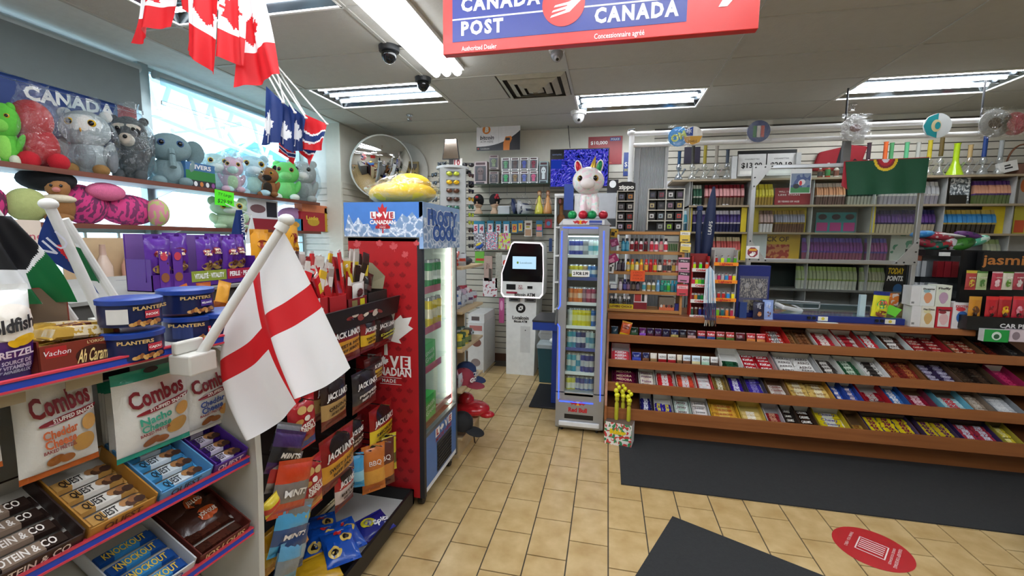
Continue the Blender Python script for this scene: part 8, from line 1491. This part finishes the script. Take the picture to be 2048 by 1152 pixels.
# bottom tray pouches
def flat(lb, px, py, w, h, c, blobs, texts, rz, dz=.0, tilt=.25):
    p = PZ(px, py, .09+dz); bag(lb, 'snack bag', (p.x, p.y, .085+dz), 0, w, h, .045, c, (), blobs, texts, rot=(-HP+tilt, 0, rz))
SF = lambda x, z, s: ((x, z, s, s*.7, '#e0c060'), (x, z, s*.55, s*.38, '#1c1410'))
flat('dark blue sunflower seed bag lying on the white liner', 762, 1068, .19, .15, '#1c2480', ((-.12, .62, .2, .22, '#c8c024'), (-.12, .62, .12, .14, '#7c7c80')), (('Spitz', .2, .45, .2, '#f0f0f4', {'fit': .5, 'bold': .07, 'slant': .2}),), 1.1)
for k, (px, py, rz_) in enumerate(((650, 1090, .75), (705, 1100, .95), (640, 1120, .5), (690, 1125, .8))): flat('bright blue sunflower pouch, %s in the bottom tray' % ['upper left', 'upper right', 'lower left', 'lower right'][k], px, py, .15, .2, '#1450b4', SF(-.2, .3, .2)+SF(.2, .62, .18)+((.0, .8, .12, .06, '#c82c2c'),), (('seeds', .1, .85, .06, '#f0e8e8', {'fit': .2}),), rz_, .02*(k+1))
flat('yellow pouch at the bottom frame edge in the tray', 640, 1170, .2, .16, '#d0a020', (), (), .9, .05)
# sticks and boxes on the rack top
Z2 = 1.285
for k, (ya, yb, hb_, c, lb, tx) in enumerate(((1.47, 1.66, .085, '#b41c20', 'red stick box with a green and white pepperoni label', "JACK LINK'S"), (1.665, 1.80, .08, '#b01c20', 'plain red stick box in the middle', None), (1.805, 1.975, .05, '#7c1a1e', 'low dark red stick box with yellow labels', None), (1.98, 2.18, .06, '#2c2824', 'black display box with an open kraft lid', None))):
    t = open_tray(lb, 'display box', (-1.18, (ya+yb)/2, Z2), (0, 0, HP), yb-ya-.004, .14, hb_, c, '#6c1c1c', lip=hb_*.95)
    w = yb-ya
    m_ = MB()
    if k == 0: m_.poly([(0+.03, .03+.024), (.03+.022, .03+.01), (.03+.014, .03-.02), (.03-.014, .03-.02), (.03-.022, .03+.01)], -.001, None, BLACK).text(tx, .03, .03, .012, -.002, WHITE, fit=.06, bold=.05).patch(-.04, .0, .065, .082, -.001, mat('#1c8c3c'), None, 1, 1).patch(.0, .04, .065, .082, -.001, mat('#d8d8d4'), None, 1, 1).text('PEPPERONI', 0, .073, .009, -.002, BLACK, fit=.06)
    elif k == 2: m_.patch(-.05, -.005, .005, .038, -.001, mat('#8c7c4c'), None, 1, 1).patch(.02, .06, .005, .04, -.001, mat('#e0d020'), None, 1, 1)
    else: m_.patch(-.03, .03, .02, .05, -.001, mat(c), None, 1, 1)
    m_.build('front_print', t)
y_ = 2.12; t = tag(MB().add([(-1.2, 2.17, Z2+.06), (-1.34, 2.17, Z2+.06), (-1.34, 2.17, Z2+.22), (-1.26, 2.17, Z2+.20), (-1.19, 2.18, Z2+.13)], [(0, 1, 2, 3, 4)], mat('#8c8468', .6)).build('kraft_board'), 'raised kraft board standing in the black display box', 'board')
cl = ['#d0222a', '#2c1a16', '#c02428', '#8c1a1c', '#d8b02c', '#3c2420', '#a89890', '#b82024', '#1c1818', '#c8c0b8']
for k in range(84):
    y = 1.46+.54*rnd.random(); L_ = .15+.11*rnd.random(); w = .010+.012*rnd.random(); c = cl[k % 10]
    o = MB().box(-w, w, -.005, .005, 0, L_, foil(c)).box(-w*.8, w*.8, -.0062, -.0045, L_*.55, L_*.8, mat(['#e8e0d8', '#1c1614', '#d8c02c'][k % 3], .4)).box(-w*1.05, w*1.05, -.002, .002, L_, L_+.012, foil(['#c8c4c0', c][k % 2])).build('meat_stick', loc=(-1.21-.1*rnd.random(), y, Z2+.012), rot=(rnd.uniform(-.2, .1), rnd.uniform(-.42, .38), HP+rnd.uniform(-.4, .4)))
    tag(o, '%s wrapped meat stick upright in the boxes on the rack' % {'#d0222a': 'red', '#2c1a16': 'dark brown', '#c02428': 'bright red', '#8c1a1c': 'maroon', '#d8b02c': 'yellow', '#3c2420': 'brown', '#a89890': 'clear', '#b82024': 'scarlet', '#1c1818': 'black', '#c8c0b8': 'silver'}[c], 'meat stick', 'wrapped meat sticks on the rack')
by = {}
for o in bpy.data.objects:
    if o.get('category') == 'meat stick': by.setdefault(o['label'].split(' wrapped')[0], []).append(o)
for c, os_ in by.items():
    os_.sort(key=lambda o: o.location.y)
    for k, o in enumerate(os_): o['label'] = '%s wrapped meat stick on the rack top, %s %s one from the left' % (c, ['first', 'second', 'third', 'fourth', 'fifth', 'sixth', 'seventh', 'eighth', 'ninth', 'tenth'][k], c)
for k in range(2): y, z, w, h = rX(704+k*8, 545, 728+k*8, 578, -1.2); bag('small white jerky sample pouch in the low red box, %s' % ['left', 'right'][k], 'snack bag', (-1.2-.02*k, y, Z2+.04), HP, w, h, .02, '#d8d4d0', (), ((0, .35, .25, .25, '#5c2c20'),), nx=6, nz=6)
for k in range(4): bag('black pouch in the black display box, %s' % ['first', 'second', 'third', 'fourth'][k], 'snack bag', (-1.22-.03*k, 2.03+.03*k, Z2+.03), HP, .09, .13, .025, '#201e1e', ((.3, .5, '#5c5450'),), rot=(0, .3-.2*k, HP), nx=6, nz=6)
# purple nut display
y, z, w, h = rX(303, 505, 512, 588, -1.64); z = 1.413
t = open_tray('purple nut display carton with a green and a crimson banner', 'display box', (-1.64, y, z), (0, 0, HP), w, .12, .12, '#4c1c7c', '#6c4c8c', back=.215, lip=.062)
m_ = MB().patch(-w*.18, w*.16, .022, .066, -.001, mat('#8c9c34'), None, 1, 1).patch(w*.17, w*.5, .022, .066, -.001, mat('#a01c3c'), None, 1, 1); m_.text('VITALITÉ · VITALITY', -w*.01, .044, .020, -.002, WHITE, fit=w*.29, bold=.04).text('PERLE · PEARL', w*.33, .044, .020, -.002, WHITE, fit=w*.27, bold=.04)
for k in range(2): m_.patch(-w*.44+k*w*.11, -w*.36+k*w*.11, .005, .16, -.0015, mat('#5c2c90'), None, 1, 1).blob(-w*.40+k*w*.11, .13, .014, .016, -.003, mat('#c83c50')).blob(-w*.40+k*w*.11, .05, .016, .018, -.003, mat('#8c5434'))
m_.build('front_print', t)
for k, f_ in enumerate((-.40, -.22, .0, .13, .26, .39)): bag('purple nut pouch in the purple display, %s from left' % ['first', 'second', 'third', 'fourth', 'fifth', 'sixth'][k], 'snack bag', (-1.665-.02*(k % 2), y+f_*w, z+.035), HP, w*.21 if k < 2 else w*.16, .175+.01*(k % 2), .04, '#54248c', ((.0, .1, '#3c186c'),), ((0, .60, .3, .09, '#8c2c3c'), (.0, .27, .34, .1, '#b08c4c'), (.1, .33, .16, .08, '#5c3020')), (('KRISPY', 0, .63, .05, '#f0e0c0', {'fit': .4, 'bold': .05}), ('KERNELS', 0, .56, .05, '#f0e0c0', {'fit': .44, 'bold': .05})), nx=8, nz=9, group='purple nut pouches')
for k, (px, c) in enumerate((((508, 470, 545, 530), '#d8941c'), ((540, 478, 570, 530), '#d08c1c'), ((578, 488, 604, 560), '#d89c24'))): y, z_, w, h = rX(*px, -1.64); bag('yellow nut pouch right of the purple display, %s' % ['first', 'second', 'third'][k], 'snack bag', (-1.66, y, 1.413), HP, w, h+.1, .04, c, (), ((0, .7, .28, .09, '#8c2c1c'), (0, .4, .3, .14, '#b8742c')), nx=7, nz=8)

# ============================================================ FLAGS
def pin(pts, x, y):
    n = len(pts); c = False; j = n-1
    for i in range(n):
        xi, yi = pts[i]; xj, yj = pts[j]
        if (yi > y) != (yj > y) and x < (xj-xi)*(y-yi)/(yj-yi)+xi: c = not c
        j = i
    return c
def cloth(h): 
    k = ('cloth', h)
    if k in MC: return MC[k]
    m = bpy.data.materials.new('flag cloth'); m.use_nodes = True; t = m.node_tree; b = t.nodes['Principled BSDF']; b.inputs['Base Color'].default_value = rgb(h); b.inputs['Roughness'].default_value = .6
    tl = t.nodes.new('ShaderNodeBsdfTranslucent'); tl.inputs[0].default_value = rgb(h); mx = t.nodes.new('ShaderNodeMixShader'); mx.inputs[0].default_value = .35; o = t.nodes['Material Output']
    t.links.new(b.outputs[0], mx.inputs[1]); t.links.new(tl.outputs[0], mx.inputs[2]); t.links.new(mx.outputs[0], o.inputs[0])
    w_ = t.nodes.new('ShaderNodeTexNoise'); w_.inputs['Scale'].default_value = 300; bp = t.nodes.new('ShaderNodeBump'); bp.inputs['Strength'].default_value = .15; bp.inputs['Distance'].default_value = .002; t.links.new(w_.outputs['Fac'], bp.inputs['Height']); t.links.new(bp.outputs[0], b.inputs['Normal']); MC[k] = m; return m
def flag(label, c4, cf, amp=.03, fr=9, nu=60, nv=80, ph=0, poles=None, tip=None, name='flag'):   # c4: TL TR BR BL world points, v=0 at the bottom
    a, b, c, d = c4; t = thing(name, label, 'flag', tuple(a)); nrm = (b-a).cross(d-a).normalized()
    def fn(u, v):
        p = d.lerp(c, u).lerp(a.lerp(b, u), v); e = (1-v)**.6
        return tuple(p-a+nrm*(amp*math.sin(u*fr+ph+v*2)*e+amp*.3*math.sin(u*fr*2.3+v*5)*e))
    MB().grid(nu, nv, fn, cf).build('cloth', t, smooth=True)
    if poles:
        p0, p1, r = poles; MB().cyl(tuple(p0-a), tuple(p1-a), r, r, 10, mat('#d4d2cc', .45)).build('pole', t, smooth='auto')
        if tip: MB().ell(tuple(p1-a), (r*1.9, r*1.9, r*1.5), mat('#d8d6d0', .45), 12, 8).build('finial', t, smooth=True)
    return t
CR, CW, CB, CG, CK = cloth('#d01c24'), cloth('#ecebea'), cloth('#16306c'), cloth('#0f6434'), cloth('#1c1c1f')
def maple(lu, lv, su, sv):
    def f(u, v):
        if v < .27 or v > .74: return CR
        return CR if pin(LEAF, (v-lv)/sv, (u-lu)/su) else CW
    return f
def Q(Y, *p): return [PY(q[0], q[1], Y) for q in p]
for k, (c4, Yf, ph, am, lf) in enumerate(((((283, -110), (372, -110), (330, 48), (262, 86)), 1.62, 0, .03, (.5, .5, .42, .2)), (((350, -110), (432, -110), (413, 42), (366, 20)), 1.72, 2, .03, (.5, .5, .42, .2)), (((372, -120), (450, -110), (424, 148), (366, 96)), 1.58, 1, .025, (.62, .52, .5, .2)), (((452, -90), (492, -70), (496, 136), (430, 112)), 1.55, 3, .02, (.45, .50, .5, .19)), (((490, -70), (505, -90), (563, 150), (474, 178)), 1.6, 4.2, .02, (.3, .46, .4, .14)))):
    P = Q(Yf, *c4); top = (P[0]+P[1])/2
    flag('maple leaf flag hanging from the ceiling, %s' % ['leftmost with a long red tip', 'second, mostly hidden', 'third with a straight left edge', 'fourth with the leaf in the middle', 'rightmost and lowest'][k], P, maple(*lf), am, 8, 56, 76, ph, (top, Vector((top.x-.05, top.y, 2.998)), .006))
def blueleaf(lu, lv, s):
    def f(u, v): return CW if pin(LEAF, (u-lu)/s, (v-lv)/(s*.8)) else CB
    return f
def hab(u, v):
    d = abs(v-.5+.15*math.sin(u*4)); return CB if d < .10 else CW if d < .16 else CR
for k, (c4, Yf, cf, lb) in enumerate(((((532, 172), (566, 205), (558, 285), (523, 290)), 2.75, blueleaf(.3, .35, .4), 'blue car flag with a white leaf, leftmost of the hanging cluster'), (((556, 196), (590, 225), (585, 306), (552, 282)), 2.8, blueleaf(.5, .35, .35), 'blue car flag with a white leaf, second in the hanging cluster'), (((578, 208), (612, 236), (604, 300), (580, 305)), 2.85, blueleaf(.45, .45, .4), 'blue car flag with a white leaf, third in the hanging cluster'), (((608, 228), (654, 248), (646, 300), (600, 300)), 2.9, hab, 'red, white and blue car flag at the right of the hanging cluster'), (((598, 270), (640, 280), (622, 334), (598, 300)), 2.95, hab, 'red, white and blue car flag hanging lowest on the right'), (((556, 280), (590, 300), (590, 330), (560, 305)), 2.92, hab, 'small red and blue flag tip under the blue flags'))):
    P = Q(Yf, *c4); s0 = PY(520+k*9, 158-k*2, Yf); s1 = P[1]; flag(lb, P, cf, .02, 7, 34, 34, k, (Vector((s0.x-.08, Yf, 2.998)), s1, .006), True)
# cross flag on its pole
p0, p1 = PX(402, 708, -.925), PY(573, 440, .93); A, B_, C_, D_ = PY(561, 456, .93), PY(680, 742, .93), PY(513, 868, .93), PY(464, 612, .93)
t = thing('cross_flag', 'white flag with a red cross on a white pole clipped to the gondola', 'flag', tuple(p0))
def fn(u, v):     # u along the fly, v from lower hoist to upper hoist
    p = D_.lerp(A, v).lerp(C_.lerp(B_, v), u); s = 1-abs(2*v-1)
    sag = .055*math.sin(PI*u)*(1-v)
    return tuple(p-p0+Vector((-sag*.9, -.035*math.sin(v*10+1.2)*u**.5-.012*math.sin(v*23)*u, -sag*.2-.012*math.sin(v*9)*u)))
MB().grid(90, 70, fn, lambda u, v: CR if abs(v-.5) < .10 or abs(u-.47) < .085 else CW).build('cloth', t, smooth=True)
e = (p1-p0).normalized(); MB().cyl((0, 0, 0), tuple(p1-p0), .0115, .010, 14, mat('#cfcdc8', .4)).build('pole', t, smooth='auto'); MB().ell(tuple(p1-p0), (.019, .019, .015), mat('#d4d2cc', .4), 14, 8).cyl(tuple(p1-p0-e*.03), tuple(p1-p0-e*.01), .015, .015, 12, mat('#d4d2cc', .4)).build('finial', t, smooth='auto')
y, z, w, h = rX(360, 680, 417, 745, -.93); MB().box(-.965-p0.x, -.905-p0.x, y-w/2-p0.y, y+w/2-p0.y, z-p0.z, z+h*.62-p0.z, mat('#c8c6be', .4)).box(-.955-p0.x, -.940-p0.x, y-w/2-p0.y, y+w/2-p0.y, z+h*.62-p0.z, z+h-p0.z, mat('#c8c6be', .4)).build('clip', t, bevel=.004)
# flags standing at the left behind the tins
def Qx(X, *p): return [PX(q[0], q[1], X) for q in p]
def bwg(u, v): return CK if v > .40+max(0, u-.72)*1.1 else CG if (u > .70 and v < .62-(1-u)*.9) or (u < .52 and v < .14+.1*u) else CW
def blu(u, v):
    if pin([(.3, .38), (.5, .5), (.75, .30), (.95, .05), (.55, .08)], u, v): return CR
    return CB
t = flag('blue car flag with a red patch on a thick white pole at the left', Qx(-1.22, (97, 424), (103, 424), (208, 596), (78, 512))[:1]+Qx(-1.22, (103, 424), (206, 590), (76, 500)), blu, .012, 8, 40, 60, 0)
a_, b_ = PX(97, 408, -1.21), PX(212, 602, -1.21); og = Vector(t.location); MB().cyl(tuple(b_-og-Vector((0, 0, .08))), tuple(a_-og), .012, .010, 12, mat('#d0cec8', .5, bump=.4)).build('pole', t, smooth='auto'); MB().ell(tuple(a_-og), (.017, .017, .013), mat('#d8d6d0', .45), 12, 8).build('finial', t, smooth=True)
pp = PX(95, 492, -1.205); m_ = MB(); m_.M = Matrix.Translation(pp-og) @ Matrix.Rotation(HP, 4, 'Z'); m_.text('NU', .0, 0, .04, -.012, mat('#c8c8d0', .5), rot=.7, fit=.06); m_.build('lettering', t)
t = flag('large black, white and green car flag at the left frame edge', Qx(-1.16, (-60, 430), (22, 432), (150, 604), (-40, 610)), bwg, .03, 9, 50, 50, 1)
og = Vector(t.location); a_ = PX(-14, 415, -1.2); MB().cyl(tuple(PX(150, 640, -1.2)-og), tuple(a_-og), .007, .007, 10, mat('#d0cec8', .5)).build('pole', t, smooth='auto')
t = flag('green and white car flag behind the thick white pole', Qx(-1.3, (132, 440), (160, 470), (214, 568), (176, 560)), lambda u, v: CW if v > .55 else CG, .01, 8, 20, 30, 2)
og = Vector(t.location); MB().cyl(tuple(PX(240, 612, -1.3)-og), tuple(PX(128, 438, -1.3)-og), .010, .010, 10, mat('#d0cec8', .5)).build('pole', t, smooth='auto')
for k, (px, lb, c, ex) in enumerate((((462, 420, 492, 480), 'small dark blue pennant hanging under the window shelf', CB, 1), ((492, 430, 512, 486), 'small white pennant hanging beside the dark blue one', CW, 0))):
    P = Qx(-3.2, (px[0]+10, px[1]), (px[2]-8, px[1]), (px[2], px[3]), (px[0], px[3])); t = flag(lb, P, lambda u, v, c=c: c, .01, 9, 14, 20, k, ((P[0]+P[1])/2, (P[0]+P[1])/2+Vector((-.15, 0, .06)), .006), name='pennant')
    if ex: m_ = MB(); m_.M = Matrix.Rotation(HP, 4, 'Z'); m_.text('CANADA', .05, -.13, .05, -.02, WHITE, rot=HP, fit=.2); m_.build('lettering', t)

# ============================================================ UNDER THE CEILING
t = thing('postal_sign', 'large red and blue hanging postal counter sign with an arrow emblem', 'sign', (0, 0, 0)); YG = 1.5
a_, b_ = PY(886, 110, YG), PY(1517, 57, YG); zb_ = a_.z; w = b_.x-a_.x; hh_ = .50; x0_ = a_.x
RS, BS = mat('#d02c26', .3), mat('#1c2f8c', .3); MB().box(x0_, x0_+w, YG, YG+.03, zb_, zb_+hh_, RS).build('board', t, bevel=.002)
m_ = MB(); f = lambda px, py: PY(px, py, YG-.001)
l, r_ = f(905, 85).x, f(1373, 40).x; zl = f(905, 85).z
m_.patch(l, r_, zl, zb_+hh_-.02, YG-.001, BS, None, 1, 1)
zw = f(950, 36).z; m_.patch(l, r_, zw-.0025, zw+.0025, YG-.0016, WHITE, None, 1, 1)
cc = f(1127, 8); rr_ = f(1170, 8).x-cc.x; m_.blob(cc.x, cc.z, rr_, rr_, YG-.0025, RS, None, 48)
m_.poly([(cc.x+q[0]*rr_, cc.z+q[1]*rr_) for q in [(-.35, .55), (.1, .5), (.85, .12), (.3, -.38), (-.62, -.58), (-.55, -.48), (.1, -.30), (.12, -.25), (-.55, -.35), (-.48, -.26), (.16, -.12), (.2, -.07), (-.45, -.13), (-.38, -.04), (.24, .06), (.4, .12), (.05, .25)]][::-1], YG-.0035, None, WHITE)
m_.text('POST', f(964, 50).x, f(964, 54).z, .043, YG-.002, WHITE, fit=f(1006, 50).x-f(922, 50).x, sp=1.25, bold=.045).text('CANADA', f(1000, 3).x, f(1000, 2).z, .043, YG-.002, WHITE, fit=f(1080, 0).x-f(922, 0).x, sp=1.25, bold=.045)
m_.text('CANADA', f(1272, 24).x, f(1272, 24).z, .044, YG-.002, WHITE, fit=f(1356, 22).x-f(1188, 22).x, sp=1.25, bold=.045).text('POSTES', f(1262, -45).x, zb_+.255, .044, YG-.002, WHITE, fit=.2, sp=1.2, bold=.045)
m_.text('Authorized Dealer', f(958, 95).x, f(958, 95).z, .0155, YG-.002, WHITE, fit=f(993, 95).x-f(923, 95).x, bold=.01).text('Concessionnaire agréé', f(1238, 69).x, f(1238, 69).z, .0165, YG-.002, WHITE, fit=f(1288, 69).x-f(1188, 69).x, bold=.01)
p = f(1455, 4); m_.poly([(p.x-.025, p.z-.012), (p.x+.0, p.z-.012), (p.x+.055, p.z+.05), (p.x+.01, p.z+.05)], YG-.002, None, WHITE); m_.build('sign_face', t)
for x in (x0_+.06, x0_+w-.06): MB().cyl((x, YG+.015, zb_+hh_), (x, YG+.015, 3.0), .003, None, 6, STEEL).build('hanging_rod', t)
for k, (px, py, r_, c, c2, lb) in enumerate(((778, 95, .075, '#2c2e30', '#101214', 'black dome camera left of the long ceiling light'), (846, 157, .07, '#2c2e30', '#101214', 'black dome camera at the corner of the recessed light'), (1114, 95, .06, '#e0e0de', '#8c8c90', 'small white camera peeking below the postal sign'), (1157, 224, .085, '#e8e8e6', '#d0d0d0', 'white dome camera under the far ceiling light'))):
    p = PZ(px, py, 2.995); t = thing('security_camera', lb, 'camera', (p.x, p.y, 3.0))
    MB().cyl((0, 0, -.035), (0, 0, 0), r_*.95, r_, 20, mat(c, .4)).build('mount', t, smooth='auto'); MB().ell((0, -.0, -.05), (r_*.75, r_*.75, r_*.9), mat(c2, .12), 18, 12).build('dome', t, smooth=True)
    if k > 1: MB().cyl((0, -r_*.4, -.08), (.01, -r_*.8, -.105), r_*.28, r_*.26, 12, mat('#c8c8cc', .3)).cyl((.01, -r_*.8, -.105), (.011, -r_*.83, -.107), r_*.18, None, 12, BLACK).build('lens', t)
MB().tube([tuple(PZ(795, 92, 2.99)), tuple(PZ(825, 95, 2.985)), tuple(PZ(835, 108, 2.99))], .006, 6, BLACK).build('z'); o = bpy.data.objects['z']; o.name = 'camera_cable'; tag(o, 'black cable looping from the first dome camera', 'cable')
for k, (px, py) in enumerate(((819, 229), (1705, 208))):
    p = PZ(px, py, 3.0); t = thing('sprinkler', 'ceiling sprinkler head %s' % ['near the round mirror', 'above the cigar shelves at the right'][k], 'sprinkler', (p.x, p.y, 3.0)); MB().cyl((0, 0, -.012), (0, 0, 0), .04, None, 16, CHROME).cyl((0, 0, -.06), (0, 0, -.012), .008, None, 8, CHROME).build('body', t)
    MB().cyl((0, 0, -.068), (0, 0, -.062), .028, None, 12, CHROME).build('deflector', t); MB().tube([(-.02, 0, -.015), (-.022, 0, -.045), (0, 0, -.06), (.022, 0, -.045), (.02, 0, -.015)], .004, 6, CHROME).build('frame_arm', t)

# details of a part hang under that part
UNDER = {'eye': 'head', 'muzzle': 'head', 'beak': 'head', 'nose': 'head', 'mask': 'head', 'brow': 'head', 'trunk': 'head', 'ear': 'head', 'horn': 'head', 'hair': 'head', 'rose': 'crown', 'badge': 'crown', 'button': 'crown', 'glass_door': 'door_frame', 'lit_rim': 'head', 'control_print': 'head',
         'price_rail': 'shelf_board', 'rail_edge': 'shelf_board', 'front_print': 'front_lip', 'label': 'can', 'grille': 'lower_panel', 'bottom_bar': 'blind_cloth', 'finial': 'pole', 'lens': 'dome', 'charm_sheet': 'panel', 'label_strip': 'tray'}
for o in list(bpy.data.objects):
    n = o.name.split('.')[0]
    if n in UNDER and o.parent and o.parent.get('category'):
        c = [q for q in o.parent.children if q.name.split('.')[0] == UNDER[n]]
        if n in ('price_rail', 'rail_edge') and o.parent.name.split('.')[0] != 'front_gondola': continue
        if c and o.parent.name.split('.')[0] != 'ceiling_light': c = c[min(range(len(c)), key=lambda i: i)]; o.parent = c; o.matrix_parent_inverse = c.matrix_basis.inverted()

# the gondola stands a little askew: turn it with everything on it about its far front corner
TURN = Matrix.Translation((-.95, .965, 0)) @ Matrix.Rotation(-.108, 4, 'Z') @ Matrix.Translation((.95, -.965, 0))
for o in list(bpy.data.objects):
    if o.parent or not o.get('category') or o.get('category') == 'flag': continue
    l = o.matrix_basis.translation; n = o.name.split('.')[0]
    if n in ('front_gondola', 'peg_hook') or (-1.4 < l.x < -.9 and l.y < .96 and .6 < l.z < 1.7 and n != 'cross_flag'): o.matrix_basis = TURN @ o.matrix_basis
